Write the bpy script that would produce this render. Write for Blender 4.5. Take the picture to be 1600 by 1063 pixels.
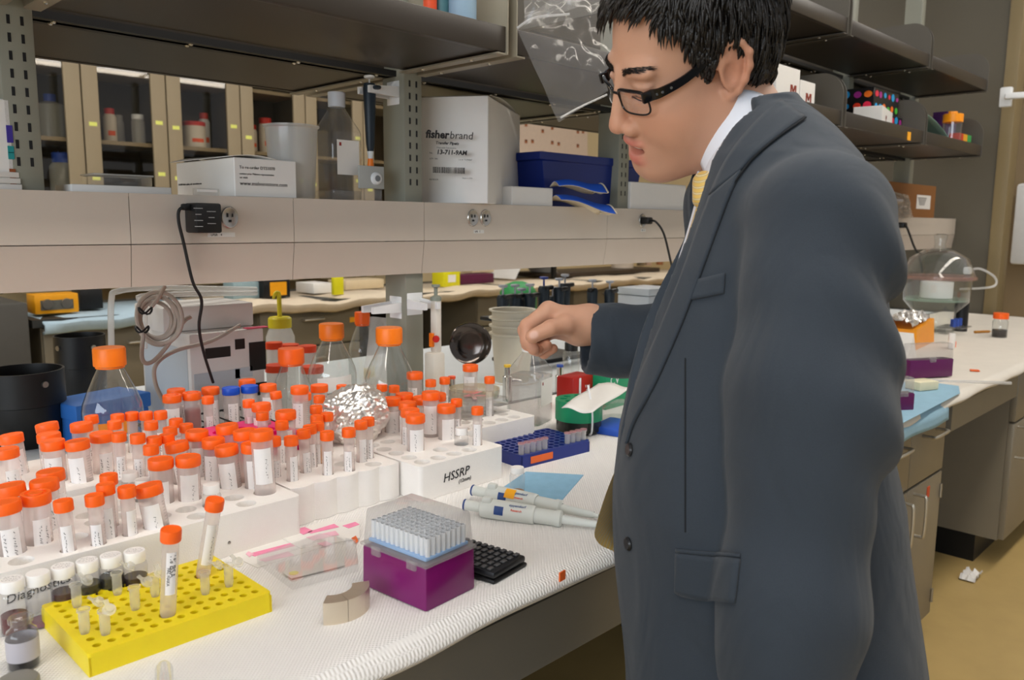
import bpy, bmesh, math, random
import numpy as np
from mathutils import Vector, Matrix
for o in list(bpy.data.objects): bpy.data.objects.remove(o)
SC = bpy.context.scene
COL = SC.collection
random.seed(7); RNG = np.random.default_rng(7)

# ------------------------------------------------------------------ camera, light, exposure
H, B = 1.20, 0.755              # camera height, bench top height
F = 1275.0                      # focal length in pixels of a 1600 px wide frame
YAW, PIT, ROL = math.radians(44.47), math.radians(8.15), math.radians(.494)
fw = np.array([math.cos(YAW)*math.cos(PIT), math.sin(YAW)*math.cos(PIT), -math.sin(PIT)])
rt = np.array([math.sin(YAW), -math.cos(YAW), 0.])
up = np.cross(rt, fw)
rt, up = math.cos(ROL)*rt+math.sin(ROL)*up, -math.sin(ROL)*rt+math.cos(ROL)*up
CAM = np.array([0, 0, H])
cd = bpy.data.cameras.new('camera'); co = bpy.data.objects.new('camera', cd); COL.objects.link(co)
cd.sensor_fit = 'HORIZONTAL'; cd.sensor_width = 36; cd.lens = 36*F/1600
cd.clip_start = .02; cd.clip_end = 60
cd.dof.use_dof = True; cd.dof.focus_distance = 1.25; cd.dof.aperture_fstop = 8
co.matrix_world = Matrix(((rt[0], up[0], -fw[0], 0), (rt[1], up[1], -fw[1], 0), (rt[2], up[2], -fw[2], H), (0, 0, 0, 1)))
SC.camera = co
vs = SC.view_settings
vs.view_transform = 'Standard'; vs.look = 'None'; vs.gamma = 1; vs.use_curve_mapping = False
vs.exposure = 0.0
W = bpy.data.worlds.new('room_light'); SC.world = W; W.use_nodes = True
bg = W.node_tree.nodes['Background']; bg.inputs[0].default_value = (.96, .97, 1, 1); bg.inputs[1].default_value = .42
LIGHT_POWER = 12.5
# daylight from the windows in the left wall
wl = bpy.data.lights.new('window_daylight', 'AREA'); wl.shape = 'RECTANGLE'; wl.size = 4.6; wl.size_y = 1.5; wl.energy = 150; wl.color = (.80, .90, 1)
wo = bpy.data.objects.new('window_daylight', wl); COL.objects.link(wo); wo.location = (-4.0, -1.0, 1.75); wo.rotation_euler = (math.radians(90), 0, math.radians(-90))

def ray(x, y): return fw+rt*(x-800)/F-up*(y-531.5)/F
def at(x, y, X=None, Y=None, Z=None, D=None):
    r = ray(x, y)
    if Z is not None: t = (Z-CAM[2])/r[2]
    elif Y is not None: t = (Y-CAM[1])/r[1]
    elif X is not None: t = (X-CAM[0])/r[0]
    else: t = D
    return CAM+r*t
def pj(p):
    d = np.array(p, float)-CAM; w = d@fw
    return 800+F*(d@rt)/w, 531.5-F*(d@up)/w, w

# ------------------------------------------------------------------ materials
def hexc(h):
    h = h.lstrip('#'); c = [int(h[i:i+2], 16)/255 for i in (0, 2, 4)]
    return tuple((x/12.92 if x <= .04045 else ((x+.055)/1.055)**2.4) for x in c)+(1,)
MATS = {}
def mat(name, color, rough=.5, metal=0, var=.06, vscale=30, bump=0, bscale=200, spec=.5, trans=0, ior=1.45, alpha=1, sss=0, sheen=0, coat=0, emit=0, aniso=0):
    if name in MATS: return MATS[name]
    m = bpy.data.materials.new(name); m.use_nodes = True; nt = m.node_tree; N = nt.nodes; L = nt.links
    p = N['Principled BSDF']; c = hexc(color) if isinstance(color, str) else color
    tc = N.new('ShaderNodeTexCoord')
    p.inputs['Roughness'].default_value = rough; p.inputs['Metallic'].default_value = metal
    p.inputs['Specular IOR Level'].default_value = spec; p.inputs['IOR'].default_value = ior
    p.inputs['Transmission Weight'].default_value = trans; p.inputs['Alpha'].default_value = alpha
    p.inputs['Coat Weight'].default_value = coat
    p.inputs['Sheen Weight'].default_value = sheen
    if sss:
        p.inputs['Subsurface Weight'].default_value = sss; p.inputs['Subsurface Radius'].default_value = (.012, .005, .003); p.inputs['Subsurface Scale'].default_value = .6
    if emit:
        p.inputs['Emission Color'].default_value = c; p.inputs['Emission Strength'].default_value = emit
    if var:
        n = N.new('ShaderNodeTexNoise'); n.inputs['Scale'].default_value = vscale; n.inputs['Detail'].default_value = 4
        L.new(tc.outputs['Object'], n.inputs['Vector'])
        mx = N.new('ShaderNodeMix'); mx.data_type = 'RGBA'
        mx.inputs[6].default_value = tuple(x*(1-var) for x in c[:3])+(1,); mx.inputs[7].default_value = tuple(min(1, x*(1+var)) for x in c[:3])+(1,)
        L.new(n.outputs['Fac'], mx.inputs[0]); L.new(mx.outputs[2], p.inputs['Base Color'])
    else: p.inputs['Base Color'].default_value = c
    if bump:
        n2 = N.new('ShaderNodeTexNoise'); n2.inputs['Scale'].default_value = bscale; n2.inputs['Detail'].default_value = 3
        L.new(tc.outputs['Object'], n2.inputs['Vector'])
        b = N.new('ShaderNodeBump'); b.inputs['Strength'].default_value = bump; b.inputs['Distance'].default_value = .002
        L.new(n2.outputs['Fac'], b.inputs['Height']); L.new(b.outputs[0], p.inputs['Normal'])
    MATS[name] = m; return m
def clear(name, tint=(1, 1, 1), gloss=1.0, rough=.04, haze=0., hazecol=(.9, .9, .9), ior=1.45):
    """thin clear plastic or glass: transparent, with Fresnel reflection and a little haze"""
    if name in MATS: return MATS[name]
    m = bpy.data.materials.new(name); m.use_nodes = True; nt = m.node_tree; N = nt.nodes; L = nt.links
    for n in list(N):
        if n.type != 'OUTPUT_MATERIAL': N.remove(n)
    out = N['Material Output']
    t = N.new('ShaderNodeBsdfTransparent'); t.inputs[0].default_value = tuple(tint)+(1,)
    g = N.new('ShaderNodeBsdfGlossy'); g.inputs['Roughness'].default_value = rough
    lw = N.new('ShaderNodeLayerWeight'); lw.inputs[0].default_value = .5
    pw = N.new('ShaderNodeMath'); pw.operation = 'POWER'; pw.inputs[1].default_value = 3.5; L.new(lw.outputs['Facing'], pw.inputs[0])
    mu = N.new('ShaderNodeMath'); mu.operation = 'MULTIPLY_ADD'; mu.inputs[1].default_value = .55*gloss; mu.inputs[2].default_value = .035*gloss; mu.use_clamp = True
    L.new(pw.outputs[0], mu.inputs[0])
    base = t
    if haze:
        d = N.new('ShaderNodeBsdfDiffuse'); d.inputs[0].default_value = tuple(hazecol)+(1,)
        tl = N.new('ShaderNodeBsdfTranslucent'); tl.inputs[0].default_value = tuple(hazecol)+(1,)
        md = N.new('ShaderNodeMixShader'); md.inputs[0].default_value = .5; L.new(d.outputs[0], md.inputs[1]); L.new(tl.outputs[0], md.inputs[2])
        ms = N.new('ShaderNodeMixShader'); ms.inputs[0].default_value = haze
        L.new(t.outputs[0], ms.inputs[1]); L.new(md.outputs[0], ms.inputs[2]); base = ms
    mx = N.new('ShaderNodeMixShader'); L.new(mu.outputs[0], mx.inputs[0]); L.new(base.outputs[0], mx.inputs[1]); L.new(g.outputs[0], mx.inputs[2])
    L.new(mx.outputs[0], out.inputs[0]); MATS[name] = m; return m

# ------------------------------------------------------------------ mesh helpers
class MB:
    def __init__(s): s.v = []; s.f = []
    def add(s, V, Fc):
        k = len(s.v); s.v += [tuple(map(float, p)) for p in V]; s.f += [tuple(i+k for i in q) for q in Fc]; return s
    def box(s, c, d, rz=0):
        x, y, z = [q/2 for q in d]; ca, sa = math.cos(rz), math.sin(rz)
        V = [(a*x, b*y, e*z) for e in (-1, 1) for b in (-1, 1) for a in (-1, 1)]
        V = [(c[0]+p[0]*ca-p[1]*sa, c[1]+p[0]*sa+p[1]*ca, c[2]+p[2]) for p in V]
        return s.add(V, [(0, 2, 3, 1), (4, 5, 7, 6), (0, 1, 5, 4), (2, 6, 7, 3), (0, 4, 6, 2), (1, 3, 7, 5)])
    def rbox(s, c, d, r=.003, rz=0, seg=2, top=1.0):
        """box with rounded edges; top scales the upper face for a taper"""
        bm = bmesh.new(); bmesh.ops.create_cube(bm, size=1)
        for v in bm.verts:
            k = top if v.co.z > 0 else 1
            v.co = Vector((v.co.x*d[0]*k, v.co.y*d[1]*k, v.co.z*d[2]))
        bmesh.ops.bevel(bm, geom=list(bm.edges), offset=r, segments=seg, affect='EDGES', profile=.5)
        R = Matrix.Rotation(rz, 4, 'Z')
        for v in bm.verts: v.co = R @ v.co + Vector(c)
        bm.verts.index_update()
        s.add([v.co for v in bm.verts], [[v.index for v in f.verts] for f in bm.faces]); bm.free(); return s
    def lathe(s, prof, n=24, o=(0, 0, 0), knurl=None, axis=None, sq=None):
        """prof: (r, z) from bottom to top; knurl=(i0,i1,amp): ribbed rings; sq: superellipse power for square bottles"""
        V = []; Fc = []; rows = []
        for i, (r, z) in enumerate(prof):
            if r < 1e-6: rows.append([len(V)]); V.append((0, 0, z)); continue
            row = []
            for k in range(n):
                a = 2*math.pi*k/n; rr = r
                if knurl and knurl[0] <= i <= knurl[1]: rr = r+(knurl[2] if k % 2 else 0)
                if sq:
                    w = sq[i] if isinstance(sq, (list, tuple)) else sq
                    ca, sa = abs(math.cos(a)), abs(math.sin(a)); rr = r/((ca**w+sa**w)**(1/w))
                row.append(len(V)); V.append((rr*math.cos(a), rr*math.sin(a), z))
            rows.append(row)
        for a, b in zip(rows, rows[1:]):
            if len(a) == 1 and len(b) == 1: continue
            if len(a) == 1: Fc += [(a[0], b[(k+1) % n], b[k]) for k in range(n)]
            elif len(b) == 1: Fc += [(a[k], a[(k+1) % n], b[0]) for k in range(n)]
            else: Fc += [(a[k], a[(k+1) % n], b[(k+1) % n], b[k]) for k in range(n)]
        V = np.array(V, float)
        if axis is not None:
            q = Vector((0, 0, 1)).rotation_difference(Vector(axis)).to_matrix(); V = V@np.array(q).T
        return s.add(V+np.array(o), Fc)
    def tube(s, path, r, n=8, closed=False, caps=True):
        P = np.array(path, float); m = len(P); T = np.zeros_like(P)
        T[1:-1] = P[2:]-P[:-2]; T[0] = P[1]-P[0]; T[-1] = P[-1]-P[-2]
        if closed: T[0] = T[-1] = P[1]-P[-2]
        T /= np.linalg.norm(T, axis=1)[:, None]+1e-12
        nv = np.cross(T[0], (0, 0, 1)); 
        if np.linalg.norm(nv) < 1e-3: nv = np.cross(T[0], (1, 0, 0))
        nv /= np.linalg.norm(nv); R = r if hasattr(r, '__len__') else [r]*m; V = []
        for i in range(m):
            nv = nv-T[i]*(nv@T[i]); nv /= np.linalg.norm(nv); b = np.cross(T[i], nv)
            for k in range(n):
                a = 2*math.pi*k/n; V.append(P[i]+R[i]*(math.cos(a)*nv+math.sin(a)*b))
        Fc = [(i*n+k, i*n+(k+1) % n, (i+1)*n+(k+1) % n, (i+1)*n+k) for i in range(m-1) for k in range(n)]
        if caps and not closed: Fc += [tuple(range(n))[::-1], tuple((m-1)*n+k for k in range(n))]
        return s.add(V, Fc)
    def prism(s, poly, ax, t0, t1):
        """poly of 2D points extruded along axis ax (0,1,2) between t0 and t1"""
        n = len(poly); V = []
        for t in (t0, t1):
            for a, b in poly:
                V.append({0: (t, a, b), 1: (a, t, b), 2: (a, b, t)}[ax])
        return s.add(V, [tuple(range(n))[::-1], tuple(range(n, 2*n))]+[(i, (i+1) % n, n+(i+1) % n, n+i) for i in range(n)])
    def grid(s, fn, nu, nv):
        V = [fn(i/nu, j/nv) for j in range(nv+1) for i in range(nu+1)]
        return s.add(V, [(j*(nu+1)+i, j*(nu+1)+i+1, (j+1)*(nu+1)+i+1, (j+1)*(nu+1)+i) for j in range(nv) for i in range(nu)])
    def mesh(s, name, smooth=True, angle=40):
        me = bpy.data.meshes.new(name); me.from_pydata(s.v, [], s.f); me.update()
        bm = bmesh.new(); bm.from_mesh(me); bmesh.ops.recalc_face_normals(bm, faces=bm.faces); bm.to_mesh(me); bm.free()
        if smooth:
            me.polygons.foreach_set('use_smooth', [True]*len(me.polygons)); me.set_sharp_from_angle(angle=math.radians(angle))
        return me
    def build(s, name, material, parent=None, world=True, **kw):
        if parent is not None and world and tuple(parent.location) != (0, 0, 0):
            l = parent.location; s.v = [(a-l[0], b-l[1], c-l[2]) for a, b, c in s.v]
        me = s.mesh(name, **kw); return put(name, me, material, parent)
def put(name, me, material, parent=None):
    if material is not None and len(me.materials) == 0: me.materials.append(material)
    o = bpy.data.objects.new(name, me); COL.objects.link(o)
    if parent is not None: o.parent = parent
    return o
def thing(name, label, cat, loc=(0, 0, 0), rz=0, group=None):
    o = bpy.data.objects.new(name, None); COL.objects.link(o); o.empty_display_size = .02
    o.location = [float(q) for q in loc]; o.rotation_euler = (0, 0, rz)
    o['label'] = label; o['category'] = cat
    if group: o['group'] = group
    return o
def tag(o, label, cat, group=None):
    o['label'] = label; o['category'] = cat
    if group: o['group'] = group
    return o
def struct(o): o['kind'] = 'structure'; return o
def copy_tree(o, parent=None):
    c = o.copy(); COL.objects.link(c); c.parent = parent
    for ch in list(o.children): copy_tree(ch, c)
    return c
def text(name, s, size, material, parent, loc, xdir, ydir, align='LEFT', bold=0, shear=0, ext=.0002):
    cu = bpy.data.curves.new(name, 'FONT'); cu.body = s; cu.size = size; cu.align_x = align; cu.extrude = ext; cu.offset = bold; cu.shear = shear; cu.resolution_u = 2
    t = bpy.data.objects.new(name, cu); me = bpy.data.meshes.new_from_object(t); bpy.data.objects.remove(t); bpy.data.curves.remove(cu)
    x = Vector(xdir).normalized(); y = Vector(ydir).normalized(); z = x.cross(y); l = Vector(loc)
    if parent is not None: l = l-parent.location
    M = Matrix(((x.x, y.x, z.x, l.x), (x.y, y.y, z.y, l.y), (x.z, y.z, z.z, l.z), (0, 0, 0, 1)))
    me.transform(M); me.materials.clear(); return put(name, me, material, parent)
def curve_block(outer, holes, z0, z1, bevel=0.0):
    """flat plate with through holes, as a mesh"""
    from mathutils.geometry import delaunay_2d_cdt
    V = []; E = []; loops = []
    for P in [outer]+holes:
        k = len(V); n = len(P); V += [Vector(p) for p in P]; E += [(k+i, k+(i+1) % n) for i in range(n)]; loops.append((k, n))
    v2, e2, f2, ov, oe, of = delaunay_2d_cdt(V, E, [], 0, 1e-7)
    vv = np.array([(p.x, p.y) for p in v2]); cen = np.array([vv[list(f)].mean(0) for f in f2])
    def inside(P):
        P = np.array(P); A, B_ = P, np.roll(P, -1, 0); x, y = cen[:, 0][:, None], cen[:, 1][:, None]
        c = ((A[:, 1] > y) != (B_[:, 1] > y)) & (x < (B_[:, 0]-A[:, 0])*(y-A[:, 1])/(B_[:, 1]-A[:, 1]+1e-15)+A[:, 0]); return c.sum(1) % 2 == 1
    keep = inside(outer)
    for h_ in holes: keep &= ~inside(h_)
    f2 = [f for f, k in zip(f2, keep) if k]
    n2 = len(v2); W_ = [(p.x, p.y, z1) for p in v2]+[(p.x, p.y, z0) for p in v2]; F_ = [tuple(f) for f in f2]+[tuple(i+n2 for i in f[::-1]) for f in f2]
    from collections import Counter
    c = Counter(tuple(sorted((f[i], f[(i+1) % len(f)]))) for f in f2 for i in range(len(f)))
    F_ += [(f[i], f[i-1], f[i-1]+n2, f[i]+n2) for f in f2 for i in range(len(f)) if c[tuple(sorted((f[i], f[i-1])))] == 1]
    me = bpy.data.meshes.new('plate'); me.from_pydata(W_, [], F_); me.update()
    bm = bmesh.new(); bm.from_mesh(me); bmesh.ops.recalc_face_normals(bm, faces=bm.faces); bm.to_mesh(me); bm.free()
    me.polygons.foreach_set('use_smooth', [True]*len(me.polygons)); me.set_sharp_from_angle(angle=math.radians(35)); return me
def circ(x, y, r, n=20): return [(x+r*math.cos(2*math.pi*k/n), y+r*math.sin(2*math.pi*k/n)) for k in range(n)]
def rrect(x0, x1, y0, y1, r=.01, n=5):
    P = []
    for cx, cy, a0 in ((x1-r, y1-r, 0), (x0+r, y1-r, 90), (x0+r, y0+r, 180), (x1-r, y0+r, 270)):
        P += [(cx+r*math.cos(math.radians(a0+90*k/n)), cy+r*math.sin(math.radians(a0+90*k/n))) for k in range(n+1)]
    return P
def spline(P, n=8):
    P = [np.array(p, float) for p in P]; P = [2*P[0]-P[1]]+P+[2*P[-1]-P[-2]]; out = []
    for i in range(1, len(P)-2):
        for k in range(n):
            t = k/n; a, b, c, d = P[i-1:i+3]
            out.append(.5*((2*b)+(c-a)*t+(2*a-5*b+4*c-d)*t*t+(3*b-a-3*c+d)*t**3))
    out.append(P[-2]); return out
def cbox(xl, xc, xr, C, th, yb=400):
    """a box whose near vertical edge stands at C: side lengths so that its ends lie at pixel columns xl, xr"""
    C = np.array(C[:2], float); u = np.array((math.cos(th), math.sin(th))); v = np.array((-math.sin(th), math.cos(th))); res = []
    for d, x in ((u, xr), (v, xl)):
        if x is None: res.append(None); continue
        r = ray(x, yb)[:2]; n = np.array((-r[1], r[0])); res.append(-(C@n)/(d@n))
    return u, v, res[0], res[1]
ORD = ['first', 'second', 'third', 'fourth', 'fifth', 'sixth', 'seventh', 'eighth', 'ninth', 'tenth', 'eleventh', 'twelfth', 'thirteenth', 'fourteenth', 'fifteenth', 'sixteenth', 'seventeenth', 'eighteenth', 'nineteenth', 'twentieth']

# shared materials
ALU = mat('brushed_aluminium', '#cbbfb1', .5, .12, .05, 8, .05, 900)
ALU2 = mat('brushed_aluminium_shaded', '#c2b5a8', .5, .12, .05, 8, .05, 900)  # same aluminium, darkened to paint in shade on the inward-tilted lower panels
POST = mat('grey_enamel', '#87877a', .45, 0, .04, 20, .05, 500)
SHELF = mat('dark_bronze_enamel', '#352e26', .38, .1, .06, 15, .05, 500)
BLACK = mat('black_plastic', '#0c0c0d', .45)
RUB = mat('black_rubber', '#141414', .6)
CHROME = mat('chrome', '#c8c6c2', .15, 1, 0)
STEEL = mat('satin_steel', '#a8a49c', .35, 1, .03)
WHITEP = mat('white_plastic', '#dfe0e0', .4)
PAPER = mat('white_card', '#e6e2dc', .75, 0, .03, 40)
FOAM = mat('white_foam', '#efebe6', .85, 0, .03, 60, .25, 700)
OCAP = mat('orange_cap_plastic', '#ff6410', .42, 0, .05, 60, sss=0)
OCAP2 = mat('light_orange_cap_plastic', '#ff7f12', .4, 0, .05, 60)
INK = mat('black_ink', '#1c1a1c', .6, 0, 0)
TUBEM = clear('frosted_tube_plastic', (.97, .95, .94), .7, .15, .36, (.97, .91, .88))
CLEAR = clear('clear_glass', (.94, .955, .945), 2.0, .03, .03)
CLEARP = clear('clear_plastic', (.97, .97, .97), 1.3, .06, .08)
FROST = clear('frosted_plastic', (.93, .93, .92), .8, .2, .45, (.88, .88, .87))
CAB = mat('cabinet_enamel', '#857c6b', .42, .15, .04, 12, .04, 400)
# ------------------------------------------------------------------ the room
YF, YC, YR = .656, 1.437, 1.382          # bench front edge, island middle, raceway face
fl = MB().box((4, 3, -.02), (16, 16, .04)).build('floor', None); struct(fl)
mfl = mat('vinyl_floor', '#b59a62', .45, 0, .14, 9, .03, 200); fl.data.materials.append(mfl)
WALLM = mat('cream_wall_paint', '#d8c49a', .8, 0, .03, 6)
struct(MB().box((3.5, 5.72, 1.7), (15.4, .1, 3.4)).build('wall_back', WALLM))
struct(MB().box((8.2, 1.6, 1.7), (.1, 8.2, 3.4)).build('wall_right', WALLM))
WL_ = struct(MB().box((-4.16, .8, .5), (.1, 9.4, 1.0)).box((-4.16, .8, 2.75), (.1, 9.4, .5)).box((-4.16, 3.4, 1.75), (.1, 4.2, 1.5)).box((-4.16, -3.6, 1.75), (.1, .6, 1.5)).build('wall_left', WALLM))
wf = struct(MB().box((-4.12, -1.0, 1.03), (.06, 4.6, .05)).box((-4.12, -1.0, 2.47), (.06, 4.6, .05)).box((-4.12, -3.28, 1.75), (.06, .05, 1.5)).box((-4.12, -1.0, 1.75), (.06, .05, 1.5)).box((-4.12, 1.28, 1.75), (.06, .05, 1.5)).build('window_1', HOUS if 'HOUS' in globals() else mat('lamp_housing', '#e8e8e4', .5)))
# partition at the end of the bench
PGREY = mat('partition_enamel', '#575144', .55, 0, .04, 10)
wp = MB().box((4.80, 1.80, 1.5), (.10, 1.17, 3.0)).build('wall_partition', PGREY); struct(wp)
TRIM = mat('partition_trim', '#7d6d4c', .5, 0, .04, 12)
struct(MB().rbox((4.80, 1.185, 1.5), (.13, .06, 3.0), .004).build('trim_1', TRIM))
TANP = mat('tan_cabinet_enamel', '#8d7a5d', .5, 0, .05, 8)
# ceiling lamps over the aisles
EM = mat('lamp_diffuser', '#fff7ec', .5, 0, 0, emit=LIGHT_POWER)
HOUS = mat('lamp_housing', '#e8e8e4', .5)
def ceiling_light(x, y, label, L=1.36, w=.30):
    t = thing('ceiling_light', label, 'lamp', (x, y, 2.85), 0, 'linear ceiling lamps')
    MB().rbox((x, y, 2.895), (L, w+.06, .05), .008).build('housing', HOUS, t)
    MB().box((x, y, 2.864), (L-.04, w, .012)).build('diffuser', EM, t, smooth=False)
k = 0
for y, nm in ((.10, 'over the aisle in front of the bench'), (3.05, 'over the aisle behind the bench')):
    xs_ = (-.9, .5, 1.9, 3.3, 4.7) if y < 1 else (-.9, .5, 1.9, 3.3, 4.7, 6.1)
    for x in xs_:
        ceiling_light(x, y, 'linear fluorescent ceiling lamp %s, %s along its row' % (nm, ORD[xs_.index(x)]))

# ------------------------------------------------------------------ the bench
SLAB = mat('dark_bench_slab', '#2b2c2a', .5, 0, .08, 20)
APR = mat('apron_enamel', '#7c776c', .4, .15, .05, 10, .04, 300)
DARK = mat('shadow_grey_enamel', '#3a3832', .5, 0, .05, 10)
X0, X1 = -1.4, 4.74
bt = tag(MB().rbox(((X0+X1)/2, YC, B-.020), (X1-X0, 2*(YC-YF)-.01, .032), .004).build('bench_worktop', SLAB), 'dark worktop slab of the island bench under the white liner', 'worktop')
tag(MB().box(((X0+1.86)/2, YF+.035, B-.036-.055), (1.86-X0, .018, .105)).build('bench_apron', APR), 'grey steel apron below the near bench edge', 'apron')
tag(MB().box(((2.44+3.16)/2, YF+.035, B-.036-.045), (.70, .018, .085)).build('bench_apron', APR), 'grey steel apron over the right knee space', 'apron')
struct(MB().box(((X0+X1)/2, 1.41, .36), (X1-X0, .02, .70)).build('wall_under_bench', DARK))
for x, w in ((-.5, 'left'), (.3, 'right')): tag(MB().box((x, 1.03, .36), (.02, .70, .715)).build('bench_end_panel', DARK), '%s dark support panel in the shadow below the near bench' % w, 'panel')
# base cabinets
HND = mat('handle_steel', '#b9b3a6', .3, .8, 0)
def pull(par, p, q, out=(0, -1, 0), d=.032, r=.0045):
    p, q, o = np.array(p), np.array(q), np.array(out)*d; e = (q-p)/np.linalg.norm(q-p)*.010
    MB().tube(spline([p, p+o*.7, p+o+e, q+o-e, q+o*.7, q], 5), r, 8).build('handle', HND, par)
def base_cabinet(x0, x1, nd, label, handed):
    t = thing('base_cabinet', label, 'cabinet', ((x0+x1)/2, YF+.35, 0))
    yf = YF+.03
    MB().box(((x0+x1)/2, (yf+.02+1.38)/2, .409), (x1-x0, 1.38-yf-.02, .615)).build('body', CAB, t)
    MB().box(((x0+x1)/2, (yf+.09+1.38)/2, .05), (x1-x0-.01, 1.38-yf-.09, .10)).build('toe_kick', BLACK, t)
    w = (x1-x0)/nd
    for i in range(nd):
        a, b = x0+i*w+.002, x0+(i+1)*w-.002
        d = MB().rbox(((a+b)/2, yf+.01, .622), (b-a, .02, .176), .002).build('drawer', CAB, t)
        c = (a+b)/2; l = t.location
        pull(d, np.array((c-.055, yf, .66))-l, np.array((c+.055, yf, .66))-l)
        dr = MB().rbox(((a+b)/2, yf+.01, .316), (b-a, .02, .42), .002).build('door', CAB, t)
        hx = b-.045 if (i % 2 == 0) == handed else a+.045
        pull(dr, np.array((hx, yf, .40))-l, np.array((hx, yf, .51))-l)
        ex = a+.004 if (i % 2 == 0) == handed else b-.004
        for hz in (.16, .47): MB().tube(np.array([(ex, yf-.002, hz-.02), (ex, yf-.002, hz+.02)])-np.array(l), .004, 8).build('hinge', STEEL, dr)
    return t
c1 = base_cabinet(1.88, 2.42, 2, 'grey steel base cabinet with drawers and doors behind the man', True)
MB().box((2.31, YF+.029, .49), (.018, .002, .03)).build('sticker', mat('orange_sticker', '#c8502a', .6), c1)
c2 = base_cabinet(3.18, 4.70, 3, 'grey steel base cabinet at the far right beyond the knee space', False)
# scrap on the floor
m = MB(); P = at(1517, 902, Z=.004)
m.grid(lambda u, v: (P[0]+(u-.5)*.09, P[1]+(v-.5)*.05, .006+.022*abs(math.sin(u*9)*math.cos(v*7))), 8, 6)
tag(m.build('paper_scrap', PAPER), 'crumpled white paper scrap on the tan floor', 'scrap')

# bench liners: white waffle-weave absorbent sheet
def waffle():
    m = mat('waffle_liner', '#e9e6e2', .85, 0, .02, 8); nt = m.node_tree; N = nt.nodes; L = nt.links
    tc = N.new('ShaderNodeTexCoord'); sp = N.new('ShaderNodeSeparateXYZ'); L.new(tc.outputs['Object'], sp.inputs[0])
    hs = []
    su = N.new('ShaderNodeMath'); su.operation = 'SUBTRACT'; L.new(sp.outputs[1], su.inputs[0]); L.new(sp.outputs[2], su.inputs[1])
    for src in (sp.outputs[0], su.outputs[0]):
        a = N.new('ShaderNodeMath'); a.operation = 'MULTIPLY'; a.inputs[1].default_value = 2*math.pi/.0052; L.new(src, a.inputs[0])
        b = N.new('ShaderNodeMath'); b.operation = 'SINE'; L.new(a.outputs[0], b.inputs[0]); hs.append(b)
    mx = N.new('ShaderNodeMath'); mx.operation = 'MULTIPLY'; L.new(hs[0].outputs[0], mx.inputs[0]); L.new(hs[1].outputs[0], mx.inputs[1])
    bp = N.new('ShaderNodeBump'); bp.inputs['Strength'].default_value = .5; bp.inputs['Distance'].default_value = .0012
    L.new(mx.outputs[0], bp.inputs['Height']); L.new(bp.outputs[0], N['Principled BSDF'].inputs['Normal']); return m
WAF = waffle()
def liner(x0, x1, y1, label, seed, m=None, drop=.027, t=.0035):
    r = random.Random(seed); ph = [r.uniform(0, 6) for _ in range(4)]
    m_ = MB()
    sec = [(y1, B), (YF+.6, B), (YF+.25, B), (YF+.06, B), (YF+.02, B+.0015), (YF+.006, B+.001), (YF-.006, B-.006), (YF-.012, B-.016), (YF-.011, B-drop*.75), (YF-.004, B-drop)]
    nx = int((x1-x0)/.02)
    def fn(u, v):
        x = x0+(x1-x0)*u; i = v*(len(sec)-1); k = min(int(i), len(sec)-2); f = i-k
        y = sec[k][0]*(1-f)+sec[k+1][0]*f; z = sec[k][1]*(1-f)+sec[k+1][1]*f
        w = max(0, (YF+.05-y)/.06) if y < YF+.05 else 0
        z += w*(.002*math.sin(x*9+ph[0])+.0015*math.sin(x*23+ph[1])) if z < B else 0
        y += w*(.0018*math.sin(x*13+ph[2])+.0012*math.sin(x*31+ph[3]))
        return (x, y, z)
    m_.grid(fn, nx, (len(sec)-1)*2); o = m_.build('bench_liner', m or WAF, None, angle=80)
    tag(o, label, 'bench liner'); return o
liner(-1.3, 1.86, 1.392, 'white waffle-textured absorbent liner covering the near bench top', 1)
liner(1.865, 4.70, 1.392, 'creased white absorbent liner on the far right bench top', 5, mat('plain_liner', '#d9d2c6', .85, 0, .06, 14, .3, 60))
tag(MB().box((1.6, 1.82, B-.001), (6.0, .82, .004)).build('bench_liner', mat('rear_liner', '#cfd3d4', .85, 0, .05, 9)), 'pale liner on the rear half of the bench behind the raceway', 'bench liner')

# ------------------------------------------------------------------ raceway with outlets
RZ0, RZM, RZ1 = 1.090, 1.160, 1.243
rw = thing('service_raceway', 'brushed aluminium service raceway with power outlets above the bench', 'raceway', (1.6, YC, RZ0))
joints = [X0, -.25]+[at(x, 380, Y=YR)[0] for x in (205, 460, 663, 948)]+[2.9, 3.8, X1]
for a, b in zip(joints, joints[1:]):
    g = .0006
    MB().prism([(YR, RZM+.001), (YR, RZ1), (YR+.012, RZ1), (YR+.012, RZM+.001)], 0, a+g, b-g).build('panel', ALU, rw)
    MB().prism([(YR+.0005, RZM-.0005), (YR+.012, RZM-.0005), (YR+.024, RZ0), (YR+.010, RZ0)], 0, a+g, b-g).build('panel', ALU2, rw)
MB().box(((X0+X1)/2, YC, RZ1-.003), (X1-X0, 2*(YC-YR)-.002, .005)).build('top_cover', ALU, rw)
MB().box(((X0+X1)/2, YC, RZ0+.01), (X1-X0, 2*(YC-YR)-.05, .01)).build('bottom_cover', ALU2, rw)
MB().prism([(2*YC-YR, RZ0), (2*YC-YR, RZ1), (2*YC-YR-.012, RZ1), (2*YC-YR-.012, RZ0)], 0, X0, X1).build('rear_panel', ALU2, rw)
LABM = mat('label_strip', '#d9d6d0', .6)
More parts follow.
